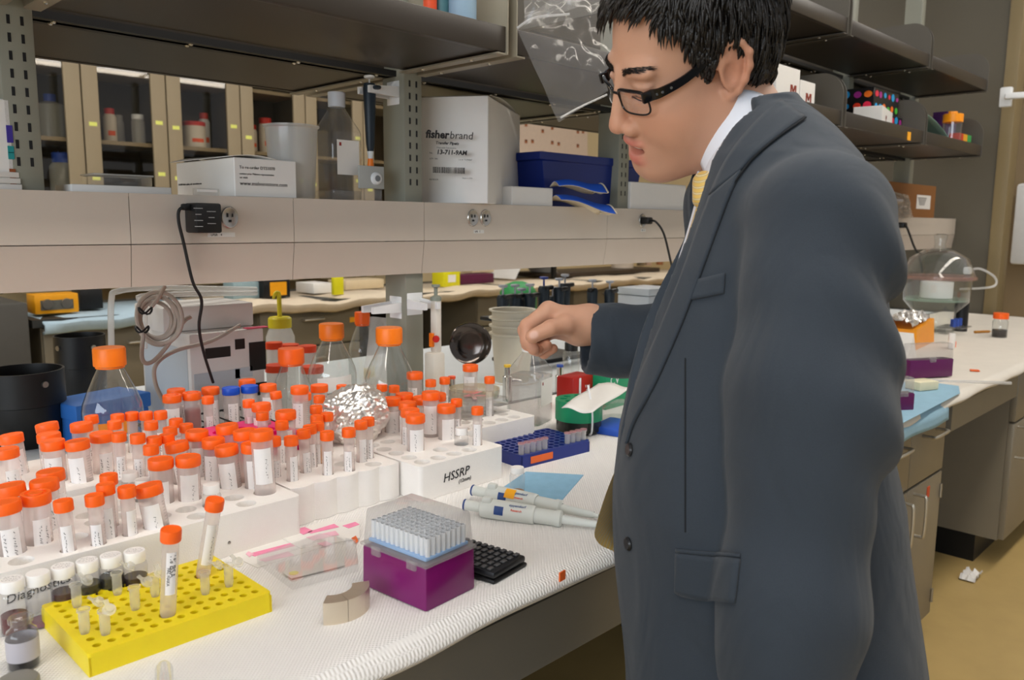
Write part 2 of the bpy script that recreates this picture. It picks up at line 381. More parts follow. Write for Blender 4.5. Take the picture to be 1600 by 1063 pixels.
def outlet(px, py, par, lab=True):
    p = at(px, py, Y=YR); x, z = p[0], p[2]
    f = MB().lathe([(0, 0), (.0155, 0), (.0165, .002), (.0150, .004), (.0135, .0032), (0, .0032)], 24, (x, YR, z), axis=(0, -1, 0)); f.v = [(a, b, z+(c-z)*1.18) for a, b, c in f.v]
    o = f.build('outlet', mat('outlet_steel', '#b5b1aa', .25, .7, 0), par); l = par.location
    for dx, dz, w, h in ((-.0045, .004, .002, .007), (.0045, .004, .002, .006), (0, -.006, .004, .004)):
        MB().box((x+dx-l[0], YR-.0040-l[1], z+dz-l[2]), (w, .002, h)).build('slot', BLACK, o)
for px in (738, 758): outlet(px, 340.5, rw)
outlet(358, 340, rw); outlet(1003, 345, rw)
for px, py, w in ((346, 367, .05), (748, 362, .032), (1005, 360, .022)):
    p = at(px, py, Y=YR); MB().box((p[0], YR-.0006, p[2]), (w, .001, .008)).build('label_strip', LABM, rw)
    text('label_text', {346: 'LP5R   4', 748: 'LP5   1', 1005: 'LP   2'}[px], .006, INK, rw, (p[0]-w*.4, YR-.0014, p[2]-.002), (1, 0, 0), (0, 0, 1))

# ------------------------------------------------------------------ uprights, shelves
PITCH = .742; PX = [.379+PITCH*k for k in range(-1, 6)]
ZS, SF = 1.512, 1.11
sl = MB().box((0, 0, 0), (.0045, .002, .013)).mesh('slot', smooth=False); sl.materials.append(BLACK)
UP_LAB = ['grey slotted shelf upright at the left edge of the photo, out of view', 'grey slotted shelf upright at the far left beside the stacked papers', 'grey slotted shelf upright holding white pipette hooks', 'grey slotted shelf upright behind the man and the blue bin', 'grey slotted shelf upright hidden behind the man', 'grey slotted shelf upright behind the spotted glove boxes', 'grey slotted shelf upright at the right end of the shelves']
for i, x in enumerate(PX):
    if i in (0,): continue
    u = thing('shelf_upright', UP_LAB[i], 'shelf upright', (x, YC, B if i in (2, 5) else RZ1), 0, 'grey shelf uprights')
    y0, y1 = 1.400, 1.474
    MB().rbox((x, (y0+y1)/2, ((B if i in (2, 5) else RZ1)+2.55)/2), (.048, y1-y0, 2.55-(B if i in (2, 5) else RZ1)), .002).build('post', POST, u)
    if i < 4:
        for j in range(9):
            for dx in (-.009, .009):
                o = bpy.data.objects.new('slot', sl); COL.objects.link(o); o.parent = u; o.location = (dx, y0-YC+.0006, 1.285-u.location[2]+j*.0255)
SCREW = MB().lathe([(0, 0), (.004, 0), (.0035, .002), (.0015, .003), (0, .003)], 10, axis=(0, 0, -1)).mesh('screw'); SCREW.materials.append(CHROME)
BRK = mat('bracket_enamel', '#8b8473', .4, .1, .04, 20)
BRKD = mat('bracket_enamel_shaded', '#57524a', .4, .1, .04, 20)  # same bracket enamel, darker tone stands in for dimmer light at the right
def shelf(x0, x1, z, label, rear=False, side=True):
    ya, yb = (SF, 1.405) if not rear else (1.468, 1.832)
    s = thing('shelf', label, 'shelf', ((x0+x1)/2, (ya+yb)/2, z))
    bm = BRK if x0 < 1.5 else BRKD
    e = .012
    MB().box(((x0+x1)/2, (ya+yb)/2, z+.008), (x1-x0-2*e, yb-ya-.01, .012)).build('deck', SHELF, s)
    MB().rbox(((x0+x1)/2, ya+.008, z+.0235), (x1-x0-2*e, .016, .046), .002).build('front_lip', SHELF, s)
    if rear: MB().box(((x0+x1)/2, yb-.008, z+.0235), (x1-x0-2*e, .016, .046)).build('front_lip', SHELF, s)
    MB().box(((x0+x1)/2, (1.44 if not rear else 1.455), z-.002), (x1-x0-2*e-.02, .03, .012)).build('rear_channel', BLACK, s)
    yo = ya if not rear else yb; sg = 1 if not rear else -1; yi = 1.40 if not rear else 1.474
    for x, d in ((x0+e, 1), (x1-e, -1)):
        # side plate with rounded upper corner and a flange under the shelf
        L = abs(yi-yo); hgt = .17; r = .075; pts = [(0, 0)]+[(L*1.0, 0), (L, hgt)]
        arc = [(r-r*math.cos(a), hgt-r+r*math.sin(a)) for a in [math.pi/2*k/8 for k in range(8, -1, -1)]]
        poly = [(yo+sg*(-.004+p[0]), z-.004+p[1]) for p in pts+arc]
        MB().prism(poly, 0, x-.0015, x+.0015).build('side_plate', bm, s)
        MB().box((x+d*.012, (yo+yi)/2, z-.003), (.024, abs(yi-yo)+.004, .003)).build('flange', bm, s)
        for f in (.22, .72):
            o = bpy.data.objects.new('screw', SCREW); COL.objects.link(o); o.parent = s; o.location = (x+d*.012-s.location[0], yi+(yo-yi)*f-s.location[1], -.0045)
    for f in (.05, .37, .68, .95):
        o = bpy.data.objects.new('screw', SCREW); COL.objects.link(o); o.parent = s; o.location = (x0+.03+(x1-x0-.06)*f-s.location[0], (1.44 if not rear else 1.455)-s.location[1], -.008)
    return s
SLAB_ = {0: 'dark shelf at the top left corner beyond the first upright', 1: 'dark bronze shelf over the orange-capped tubes at the upper left', 2: 'dark shelf behind the hanging plastic bag and the man', 3: 'dark shelf behind the head of the man carrying M boxes', 4: 'dark shelf at right carrying the spotted glove boxes', 5: 'dark shelf at far right carrying the orange-capped jars'}
for i in range(0, 6):
    shelf(PX[i], PX[i+1], ZS, SLAB_[i])
    shelf(PX[i], PX[i+1], ZS, SLAB_[i].replace('dark', 'rear-facing dark', 1) if i > 0 else 'rear-facing dark shelf at the top left corner', rear=True)
for i, lb in ((3, 'upper dark shelf just behind the head of the man'), (4, 'upper dark shelf above the spotted glove boxes'), (5, 'upper dark shelf at the far right above the jars')):
    shelf(PX[i], PX[i+1], 1.790, lb)
    shelf(PX[i], PX[i+1], 1.790, lb.replace('upper dark', 'rear-facing upper dark'), rear=True)
# white pipette hooks on the upright (as two arms and a back plate)
def pipette_hook(loc, ang, label, L=.062):
    t = thing('pipette_hook', label, 'hook', loc, ang, 'white pipette hooks on the upright')
    MB().rbox((0, .004, 0), (.046, .008, .052), .003).build('back_plate', WHITEP, t, world=False)
    for s in (-1, 1):
        MB().prism([(0, .012), (-L, .006), (-L, -.008), (0, -.010)], 0, s*.018-.004, s*.018+.004).build('arm', WHITEP, t, world=False)
# ------------------------------------------------------------------ tubes in their racks
MC = {}
def cached(key, fn):
    if key not in MC: MC[key] = fn()
    return MC[key]
LBLM = mat('paper_label', '#ece8e6', .7, 0, .03, 60)
def patch(r, a, z0, z1, n=6):
    m = MB(); m.grid(lambda u, v: (r*math.cos(-a/2+a*u), r*math.sin(-a/2+a*u), z0+(z1-z0)*v), n, 1); return m.mesh('label')
def scribble(r, z0, z1, seed, rows=2, red=False):
    rr = random.Random(seed); m = MB()
    for k in range(rows):
        a0 = rr.uniform(-.35, .35)+(k-rows/2+.5)*.45; z = z1-rr.uniform(.0, .01); 
        while z > z0+.004:
            L = rr.uniform(.0015, .0035); pts = []
            for j in range(4): pts.append((a0+rr.uniform(-.11, .11), z-L*j/3*1.2))
            for (a1, y1), (a2, y2) in zip(pts, pts[1:]):
                w = .00022; e = w/r*1.2
                q = [(a1-e, y1-w), (a1+e, y1+w), (a2+e, y2+w), (a2-e, y2-w)]
                m.add([(r*math.cos(a), r*math.sin(a), y) for a, y in q], [(0, 1, 2, 3)])
            z -= L*1.2+rr.uniform(.0006, .0025)
    return m.mesh('writing', smooth=False)
def grads(r, z0, z1, n):
    m = MB()
    for i in range(n):
        z = z0+(z1-z0)*i/(n-1); a = .5 if i % 5 else .8
        m.grid(lambda u, v: (r*math.cos(1.15+a*u), r*math.sin(1.15+a*u), z+.0005*v), 4, 1)
    return m.mesh('graduation_marks', smooth=False)
SPEC = {'50': dict(r=.0148, L=.100, cone=.016, cr=.0168, ch=.0135, cz=.0985), '15': dict(r=.0083, L=.106, cone=.020, cr=.0107, ch=.0130, cz=.1045)}
def body_prof(k):
    s = SPEC[k]; r = s['r']
    return [(0, 0), (r*.22, .0012), (r*.97, s['cone']), (r, s['cone']+.003), (r*1.02, s['L'])]
def cap_mesh(k):
    s = SPEC[k]; r, h, z = s['cr'], s['ch'], s['cz']
    return MB().lathe([(r*.80, z), (r*.97, z), (r, z+.001), (r, z+h-.0015), (r*.95, z+h), (r*.80, z+h), (r*.77, z+h-.0006), (0, z+h-.0006)], 48, knurl=(2, 3, -.0004)).mesh('cap', angle=30)
def cap_mesh_ring(k):
    s = SPEC[k]; r, h, z = s['cr'], s['ch'], s['cz']
    return MB().lathe([(r*.80, z), (r*.97, z), (r, z+.001), (r, z+h-.0015), (r*.95, z+h), (r*.72, z+h), (r*.68, z+h-.002), (r*.52, z+h-.002), (r*.48, z+h), (r*.30, z+h), (0, z+h-.0012)], 48, knurl=(2, 3, -.0004)).mesh('cap', angle=30)
BCAP = mat('blue_cap_plastic', '#0f4fc4', .4, 0, .05, 60)
LIQ = {}
def liquid(c):
    return mat('liquid_'+c.strip('#'), c, .15, 0, 0, spec=.4)
def liq_prof(k, top):
    s = SPEC[k]; r = s['r']*.93
    return [(0, .0012), (r*.3, .0025), (r*.97, s['cone']+.001), (r, s['cone']+.003), (r, top), (0, top)]
def make_tube(k, base, axis, lab, cat='tube', group=None, liq=None, ltop=.04, cap=None, sticker=True, seed=0, ring=False, face=None):
    base = np.array(base, float); axis = Vector(axis).normalized()
    t = thing('centrifuge_tube', lab, cat, base, 0, group)
    d = CAM[:2]-base[:2]; az = math.atan2(d[1], d[0])+(RNG.uniform(-.5, .5) if face is None else face)
    q = Vector((0, 0, 1)).rotation_difference(axis).to_matrix().to_4x4() @ Matrix.Rotation(az, 4, 'Z')
    t.rotation_euler = q.to_euler()
    put('tube_body', cached(('b', k), lambda: MB().lathe(body_prof(k), 24).mesh('tube_body')), TUBEM, t)
    put('cap', cached(('c', k, ring, cap), lambda: cap_mesh_ring(k) if ring else cap_mesh(k)), cap or OCAP, t)
    s = SPEC[k]
    if sticker:
        put('label', cached(('l', k, seed % 2), lambda: patch(s['r']*1.035, (1.3 if seed % 2 else 1.7) if k == '50' else 1.5, .036, .082 if seed % 2 else .088)), LBLM, t)
        put('writing', cached(('w', k, seed % 6), lambda: scribble(s['r']*1.05, .042, .082, seed % 6, 1+(seed % 2))), INK, t)
    if seed % 3 != 1:
        put('graduation_marks', cached(('g', k), lambda: grads(s['r']*1.04, .03, .088, 16)), mat('grey_print', '#6a6468', .6, 0, 0), t)
    if liq:
        put('contents', cached(('q', k, liq, ltop), lambda: MB().lathe(liq_prof(k, ltop), 20).mesh('contents')), liquid(liq), t)
    return t
RH = .058
RACKS = dict(A=(.185, .590, .998, 1.215), B=(.594, .792, 1.030, 1.207), C=(.797, .985, .985, 1.225), D=(.990, 1.192, 1.100, 1.315), E=(.22, .568, 1.245, 1.45),
             G=(.742, .872, 1.228, 1.376), K=(.880, .985, 1.235, 1.376), M=(.604, .730, 1.225, 1.365), W=(.577, .835, 1.385, 1.56))
RNAME = dict(A='the long foam rack in front', B='the scalloped white rack', C='the foam rack marked HSSRP', D='the foam rack by the square bottle', E='the rear left foam rack', G='the rack behind the scalloped one', K='the small rack beyond the foil', M='the magenta rack', W='the black wire rack')
TUBES = [  # kind, cap pixel, rack, tilt (deg, lean to the left), options
 ('50', 22, 685, 'E', 6, {}), ('50', 12, 708, 'E', 3, {}), ('50', 79, 667, 'E', 8, {}), ('50', 78, 684, 'E', 2, {}), ('50', 84, 695, 'E', 2, {}), ('50', 130, 667, 'E', 2, {}), ('50', 124, 695, 'E', 4, {}), ('50', 159, 683, 'E', 0, {}),
 ('50', 305, 680, 'A', -2, {}), ('50', 282, 696, 'A', 9, {}), ('50', 340, 690, 'A', 0, {}), ('50', 356, 671, 'A', 5, {}), ('50', 363, 702, 'A', 5, {}), ('50', 251, 724, 'A', 0, {}), ('50', 294, 720, 'A', 0, {}),
 ('50', 12, 792, 'A', 4, {}), ('50', 21, 765, 'A', 5, {}), ('50', 56, 778, 'A', 0, dict(ring=True)), ('50', 71, 758, 'A', 2, {}), ('50', 82, 743, 'A', 3, {}), ('50', 241, 778, 'A', 9, {}),
 ('50', 468, 606, 'G', 0, {}), ('50', 497, 607, 'G', 0, {}), ('50', 468, 621, 'G', 0, {}), ('50', 408, 636, 'M', 2, {}), ('50', 445, 650, 'B', 0, {}), ('50', 401, 672, 'A', 2, {}), ('50', 398, 684, 'A', 5, {}), ('50', 401, 699, 'A', 2, {}),
 ('50', 580, 631, 'C', 0, {}), ('50', 610, 627, 'C', 0, {}), ('50', 635, 621, 'C', 0, {}), ('50', 637, 634, 'C', 0, {}), ('50', 640, 645, 'C', -1, {}), ('50', 649, 654, 'C', 0, {}), ('50', 660, 626, 'C', 0, {}), ('50', 687, 614, 'C', 0, {}), ('50', 687, 622, 'C', 0, {}), ('50', 696, 635, 'C', 0, {}),
 ('50', 648, 587, 'D', 0, {}), ('50', 735, 575, 'D', 0, {}),
 ('50', 275, 607, 'W', 0, {}), ('50', 269, 626, 'W', 0, dict(liq='#3a1020', ltop=.075, ring=True)), ('50', 300, 622, 'W', 0, dict(liq='#8c1a12', ltop=.080, ring=True, sticker=False)), ('50', 329, 614, 'W', 0, {}), ('50', 361, 614, 'W', 0, dict(cap='blue', liq='#8a6a58', ltop=.05)), ('50', 390, 611, 'W', 0, dict(cap='blue')), ('50', 386, 594, 'W', 0, {}), ('50', 419, 609, 'W', 0, {}),
 ('15', 144, 656, 'E', 3, {}), ('15', 179, 664, 'E', 0, {}), ('15', 186, 683, 'E', 0, {}), ('15', 189, 653, 'E', 0, {}), ('15', 206, 651, 'E', 0, {}), ('15', 226, 650, 'E', 0, {}), ('15', 248, 649, 'E', 0, {}), ('15', 236, 665, 'E', 0, {}),
 ('15', 218, 685, 'A', 0, {}), ('15', 238, 690, 'A', 0, {}), ('15', 236, 703, 'A', 0, {}), ('15', 275, 661, 'E', 0, {}), ('15', 268, 674, 'E', 3, {}), ('15', 291, 669, 'E', 0, {}), ('15', 265, 685, 'A', 3, {}),
 ('15', 102, 790, 'A', 3, {}), ('15', 152, 780, 'A', 2, {}), ('15', 167, 765, 'A', 2, {}), ('15', 170, 749, 'A', 0, {}), ('15', 197, 771, 'A', 1, {}),
 ('15', 436, 617, 'G', 8, {}), ('15', 499, 624, 'G', 0, {}), ('15', 494, 640, 'B', 0, {}), ('15', 390, 631, 'M', 0, {}), ('15', 410, 652, 'M', 0, {}), ('15', 442, 663, 'B', 0, {}), ('15', 428, 690, 'B', 0, {}), ('15', 455, 689, 'B', 0, {}), ('15', 476, 678, 'B', 2, {}), ('15', 486, 671, 'B', 2, {}), ('15', 496, 666, 'B', 0, dict(liq='#d08a10', ltop=.075)), ('15', 497, 655, 'B', 0, {}), ('15', 509, 652, 'B', 0, {}), ('15', 511, 681, 'B', 0, {}), ('15', 545, 676, 'B', 0, {}), ('15', 564, 664, 'B', 0, {}), ('15', 575, 659, 'B', 0, {}),
 ('15', 591, 621, 'C', 0, {}), ('15', 711, 630, 'C', 0, {}), ('15', 746, 642, 'C', 0, {}), ('15', 534, 607, 'K', 0, {}), ('15', 597, 606, 'K', 0, {}), ('15', 616, 608, 'K', 0, {}), ('15', 673, 599, 'D', 0, {}), ('15', 695, 595, 'D', 0, {}), ('15', 765, 594, 'D', 0, {}), ('15', 325, 632, 'W', 0, dict(liq='#a87880', ltop=.07))]
VIALS_IN = [(203, 741, 'A'), (224, 752, 'A'), (330, 760, 'A'), (51, 747, 'A'), (721, 671, 'C')]   # white-capped vials pushed into the foam
items = []
for k, px, py, rk, tl, op in TUBES:
    x0, x1, y0, y1 = RACKS[rk]; s = SPEC[k]; mg = s['r']+.006; best = None
    zc0 = B+.008+s['cz']+s['ch']/2+(0 if rk != 'D' else .012)
    for dz in sorted(np.arange(-.05, .0501, .002), key=abs):
        q = at(px, py, Z=zc0+dz); qx, qy = q[0], q[1]
        over = max(x0+mg-qx, 0, qx-x1+mg)+max(y0+mg-qy, 0, qy-y1+mg); sc = over*3+abs(dz)*.6
        if best is None or sc < best[0]: best = (sc, qx, qy, dz)
    _, qx, qy, dz = best
    dz = max(-.03, min(.03, dz))
    items.append([k, px, py, rk, tl, op, np.array((min(max(qx, x0+mg), x1-mg), min(max(qy, y0+mg), y1-mg))), dz, s['cr']])
for px, py, rk in VIALS_IN:
    q = at(px, py, Z=B+.085); x0, x1, y0, y1 = RACKS[rk]; items.append(['v', px, py, rk, 0, {}, np.array((min(max(q[0], x0+.02), x1-.02), min(max(q[1], y0+.02), y1-.02))), 0, .0120])
for it in range(300):      # no two caps overlap, nothing leaves its rack
    mv = 0
    for i in range(len(items)):
        for j in range(i):
            a, b = items[i], items[j]; d = a[6]-b[6]; L = np.linalg.norm(d); need = (a[8]+b[8])+.0012
            if L < need:
                if L < 1e-6: d = np.array((1., .3)); L = 1
                e = d/L*(need-L)/2; a[6] = a[6]+e; b[6] = b[6]-e; mv = 1
    for a in items:
        x0, x1, y0, y1 = RACKS[a[3]]; mg = a[8]+.002; a[6] = np.array((min(max(a[6][0], x0+mg), x1-mg), min(max(a[6][1], y0+mg), y1-mg)))
    if not mv: break
cnt = {}
for it in items: cnt.setdefault((it[3], it[0], it[5].get('cap')), []).append(it)
labof = {}
for (rk, k, cp), L in cnt.items():
    L.sort(key=lambda a: a[1])
    for i, a in enumerate(L):
        col = 'blue' if cp else 'orange'
        if k == 'v': lb = 'white-capped clear vial in %s, %s from the left' % (RNAME[rk], ORD[i])
        else:
            wide = 'wide %s-capped' % col if k == '50' else 'slim %s-capped' % col
            extra = ' tilted' if abs(a[4]) >= 5 else ''
            n = len(L); pos = ORD[i]+' such from left' if n > 1 else 'the only such one'
            lb = '%s%s tube, %s in %s' % (wide, extra, pos, RNAME[rk])
        labof[id(a)] = lb
VCAP = mat('white_cap_plastic', '#efece8', .45, 0, .03, 60)
VGLASS = clear('vial_glass', (.95, .95, .95), 1.4, .03, .05)
def vial_meshes(r, h):
    g = cached(('vg', r, h), lambda: MB().lathe([(0, .0015), (r*.9, 0), (r, .002), (r, h*.70), (r*.93, h*.76), (r*.72, h*.80), (r*.72, h*.82)], 28).mesh('glass'))
    c = cached(('vc', r, h), lambda: MB().lathe([(r*.6, h*.79), (r*.86, h*.79), (r*.88, h*.80), (r*.88, h-.001), (r*.83, h), (0, h)], 48, knurl=(2, 3, -.0003)).mesh('cap', angle=30))
    return g, c
def vial(base, label, r=.0135, h=.061, liq=None, lt=.6, group=None, scrib=None, name='sample_vial'):
    t = thing(name, label, 'vial', base, random.uniform(0, 6), group); g, c = vial_meshes(r, h)
    put('glass', g, VGLASS, t); put('cap', c, VCAP, t)
    if liq: put('contents', cached(('vl', r, h, liq, lt), lambda: MB().lathe([(0, .002), (r*.9, .002), (r*.95, .004), (r*.95, h*lt), (0, h*lt)], 24).mesh('contents')), liquid(liq), t)
    if scrib is not None:
        rr = random.Random(scrib); m = MB()
        for row in (-1, 0, 1):
            x = -r*.6
            while x < r*.55:
                L = rr.uniform(.001, .003); y = row*.0045
                P = [(x+L*j/3, y+rr.uniform(-.0016, .0016)) for j in range(4)]
                for (xa, ya), (xb, yb) in zip(P, P[1:]): m.add([(xa, ya-.0003, h+.0002), (xb, yb-.0003, h+.0002), (xb, yb+.0003, h+.0002), (xa, ya+.0003, h+.0002)], [(0, 1, 2, 3)])
                x += L+rr.uniform(.0005, .0014)
        t.rotation_euler = (0, 0, -.6); o = put('writing', m.mesh('writing', smooth=False), INK, t)
    return t
lean = -rt.copy(); lean[2] = 0; lean /= np.linalg.norm(lean)
for n, it in enumerate(items):
    k, px, py, rk, tl, op, p, dz, cr = it
    if k == 'v': vial((p[0], p[1], B+.030), labof[id(it)], .0125, .058, group='white-capped vials in foam racks'); continue
    s = SPEC[k]; a = math.radians(tl); ax = np.array((0, 0, math.cos(a)))+lean*math.sin(a); zc = s['cz']+s['ch']/2
    zb = B+.008+max(0, dz+(.012 if rk == 'D' else 0)); base = np.array((p[0], p[1], zb))-lean*math.sin(a)*zc*.62
    if dz < 0 and rk in 'ABCE': base[2] = B+.008+max(dz, -.006)
    op = dict(op); cp = op.pop('cap', None)
    if rk == 'W': base[2] = B+.012
    make_tube(k, base, ax, labof[id(it)], group='%s tubes in %s' % ('wide' if k == '50' else 'slim', RNAME[rk]), seed=n, cap=BCAP if cp else None, **op)
# foam racks with a hole around every tube
def foam_rack(rk, label, scal=False, extra=(), m=None, h=RH):
    x0, x1, y0, y1 = RACKS[rk]
    if scal:
        out = []; nl = 5
        for i in range(nl*8+1):
            u = i/(nl*8); out.append((x0+(x1-x0)*u, y0+.004-.006*abs(math.sin(math.pi*u*nl))))
        out += [(x1, y1), (x0, y1)]
    else: out = rrect(x0, x1, y0, y1, .008)
    t = thing('foam_rack', label, 'rack', ((x0+x1)/2, (y0+y1)/2, B))
    holes = []; pts = []
    for it in items:
        if it[3] == rk:
            r = {'50': .0155, '15': .0092, 'v': .0128}[it[0]]; q = it[6]
            r = min(r, min(q[0]-x0, x1-q[0], q[1]-y0, y1-q[1])-.0025)
            holes.append(circ(q[0], q[1], r)); pts.append((q, r))
    for nx in np.arange(x0+.022, x1-.015, .0345):       # empty holes of the rack
        for ny in np.arange(y0+.022, y1-.015, .0345):
            q = np.array((nx, ny))
            if all(np.linalg.norm(q-p)-r > .0165 for p, r in pts): holes.append(circ(nx, ny, .0135)); pts.append((q, .0135))
    pts2 = [list(a) for a in pts]
    for i in range(len(pts2)):
        for j in range(i):
            gap = np.linalg.norm(pts2[i][0]-pts2[j][0])-pts2[i][1]-pts2[j][1]-.0012
            if gap < 0: pts2[i][1] += gap/2; pts2[j][1] += gap/2
    holes = [circ(q[0], q[1], max(r, .004)) for q, r in pts2]; nt_ = sum(1 for it in items if it[3] == rk)
    for z0_, z1_, hs_, nm in ((B+.0005, B+h-.016, holes[:nt_], 'lower_block'), (B+h-.016, B+h, holes, 'upper_block')):
        me = curve_block(out, hs_, z0_, z1_); me.transform(Matrix.Translation(-t.location)); put(nm, me, m or FOAM, t)
    MB().box(((x0+x1)/2, (y0+y1)/2, B+.0025), (x1-x0-.012, y1-y0-.012, .003)).build('floor_plate', m or FOAM, t)
    return t
rA = foam_rack('A', 'long white foam tube rack at the front left behind the dark vials')
rB = foam_rack('B', 'white rack with a scalloped front, between the two foam racks', True)
rC = foam_rack('C', 'white foam tube rack with handwritten letters HSSRP on its front')
rD = foam_rack('D', 'white foam rack carrying clear dishes beside the square bottle')
rE = foam_rack('E', 'white foam tube rack at the rear left in front of the blue box')
rG = foam_rack('G', 'white foam tube rack behind the scalloped rack, left of the foil')
rK = foam_rack('K', 'small white foam rack behind the crumpled foil')
MAG = mat('magenta_plastic', '#e0106e', .4, 0, .05, 40, sss=0)
rM = foam_rack('M', 'magenta plastic tube rack among the orange-capped tubes', m=MAG, h=.084)
# bolt head on the long rack
q = at(358, 848, Y=RACKS['A'][2])
MB().lathe([(0, 0), (.0022, 0), (.002, .001), (.0008, .0014), (0, .0014)], 12, (q[0], RACKS['A'][2]-.0004, q[2]), axis=(0, -1, 0)).build('bolt', STEEL, rA)
q = at(692, 758, Y=RACKS['C'][2])
text('marker_writing', 'HSSRP', .021, INK, rC, (q[0], RACKS['C'][2]-.0006, q[2]+.0035), (1, 0, .06), (-.1, 0, 1), shear=.28)
q = at(716, 752, Y=RACKS['C'][2]); text('marker_writing', '(12mm)', .009, INK, rC, (q[0], RACKS['C'][2]-.0006, q[2]-.004), (1, 0, .06), (-.1, 0, 1), shear=.25)
q = at(15, 938, Y=RACKS['A'][2]); text('marker_writing', 'Diagnostics', .0145, INK, rA, (q[0]-.004, RACKS['A'][2]-.0006, q[2]-.004), (1, 0, .10), (0, 0, 1), shear=.1)
# black wire rack
wr = thing('wire_rack', 'black coated wire tube rack holding red and blue-capped tubes', 'rack', (.70, 1.47, B))
x0, x1, y0, y1 = RACKS['W']
for z in (B+.006, B+.034, B+.062):
    MB().tube([(x0, y0, z), (x1, y0, z), (x1, y1, z), (x0, y1, z), (x0, y0, z)], .0022, 6).build('frame_wire', RUB, wr)
for x in (x0, x1):
    for y in (y0, y1): MB().tube([(x, y, B), (x, y, B+.064)], .0024, 6).build('corner_wire', RUB, wr)
m = MB()
xs = sorted(set(round(it[6][0], 4) for it in items if it[3] == 'W'))
for a, b in zip(xs, xs[1:]):
    if b-a > .02: MB().tube([((a+b)/2, y0, B+.062), ((a+b)/2, y1, B+.062)], .0016, 6).build('cross_wire', RUB, wr)

# row of dark vials in front of the long rack
VR = [(18, 913, '#5c1218', .34), (59, 903, '#8a5a72', .10), (98, 892, '#3c1a2c', .52), (136, 883, '#10110e', .55), (173, 875, '#0d0d0e', .60), (210, 868, '#2a0c0c', .50)]
VN = ['with a dark red bottom layer, leftmost of the row', 'nearly empty with a pinkish bottom', 'of dark purple liquid', 'of greenish black liquid', 'of black liquid', 'of dark reddish liquid, rightmost of the row']
for i, (px, py, c, lt) in enumerate(VR):
    q = at(px, py, Z=B+.055); vial((q[0], min(q[1], .980), B), 'white-capped glass vial '+VN[i], liq=c, lt=lt, group='row of white-capped vials', scrib=i if i != 1 else None)
# open glass vial at the front left
q = at(38, 1042, Z=B); t = thing('open_vial', 'small open glass vial with a grey label, bottom left', 'vial', q)
r = .0145
MB().lathe([(0, .0015), (r*.9, 0), (r, .002), (r, .034), (r*.93, .039), (r*.66, .0425), (r*.62, .046), (r*.76, .048), (r*.78, .052), (r*.74, .0535), (r*.62, .0535), (r*.6, .045)], 28).build('glass', VGLASS, t, world=False)
MB().lathe([(r*1.02, .011), (r*1.02, .032)], 28).build('label', mat('grey_label', '#b9b4ba', .6), t, world=False)
MB().lathe([(0, .002), (r*.93, .002), (r*.93, .0095), (0, .0095)], 24).build('contents', liquid('#15131a'), t, world=False)
q = at(28, 1074, Z=B); tag(MB().lathe([(0, 0), (.017, 0), (.019, .0015), (.019, .0065), (.0175, .0085), (.012, .0095), (0, .0095)], 32, q).build('grey_puck', mat('grey_cap_plastic', '#7d7a72', .4)), 'dull grey round puck on the liner, cut by the bottom left corner', 'puck')

# yellow microtube rack
YEL = mat('yellow_plastic', '#ecd312', .42, 0, .05, 40, sss=.12)
YX0, YX1, YY0, YY1, YH = .243, .440, .815, .962, .024
t = thing('microtube_rack', 'bright yellow plastic microtube rack at the front', 'rack', ((YX0+YX1)/2, (YY0+YY1)/2, B))
wells = []
nx, ny = 13, 8
NOH = [at(262, 966, Z=B+.02)[:2], at(316, 905, Z=B+.02)[:2]]
for i in range(nx):
    for j in range(ny):
        x = YX0+.013+(YX1-YX0-.026)*i/(nx-1); y = YY0+.014+(YY1-YY0-.028)*j/(ny-1)
        if all(math.hypot(x-c[0], y-c[1]) > .0145 for c in NOH): wells.append((x, y))
me = curve_block(rrect(YX0, YX1, YY0, YY1, .004), [circ(x, y, .0043, 12) for x, y in wells]+[circ(c[0], c[1], .0088, 16) for c in NOH], B+YH-.004, B+YH)
me.transform(Matrix.Translation(-t.location)); put('top_plate', me, YEL, t)
m = MB()
for (a, b, c, d) in ((YX0+.001, YX1-.001, YY0, YY0+.0025), (YX0+.001, YX1-.001, YY1-.0025, YY1), (YX0, YX0+.0025, YY0, YY1), (YX1-.0025, YX1, YY0, YY1)):
    m.box(((a+b)/2, (c+d)/2, B+(YH-.004)/2), (b-a, d-c, YH-.004))
m.build('skirt', YEL, t)
MB().box(((YX0+YX1)/2, (YY0+YY1)/2, B+.009), (YX1-YX0-.005, YY1-YY0-.005, .002)).build('bottom_plate', YEL, t)
MT = clear('microtube_plastic', (.97, .97, .96), .9, .1, .30, (.95, .95, .92))
MT2 = clear('pink_microtube_plastic', (.97, .85, .86), .9, .1, .30, (.85, .45, .5))
def microtube(base, label, group, az=0, open_=True, m=MT, name='microtube'):
    t = thing(name, label, 'microtube', base, az, group)
    put('tube_body', cached('mtb', lambda: MB().lathe([(0, 0), (.0018, .001), (.0046, .016), (.0052, .018), (.0052, .037), (.0066, .0375), (.0066, .040), (.0052, .040)], 18).mesh('tube_body')), m, t)
    def lid():
        mm = MB(); mm.lathe([(0, 0), (.0064, 0), (.0068, .0008), (.0064, .0022), (.0045, .0022), (.0042, .006), (0, .006)], 18, (0, 0, 0)); mm.box((.0085, 0, .001), (.006, .005, .0012))
        R = Matrix.Translation((-.013, 0, .044)) @ Matrix.Rotation(math.radians(-40), 4, 'Y'); mm.v = [tuple(R @ Vector(p)) for p in mm.v]; return mm.mesh('lid')
    def lid2(): return MB().lathe([(0, .0395), (.0066, .0395), (.007, .0405), (.0066, .042), (0, .042)], 18).mesh('lid')
    put('lid', cached(('mtl', open_), lid if open_ else lid2), m, t); return t
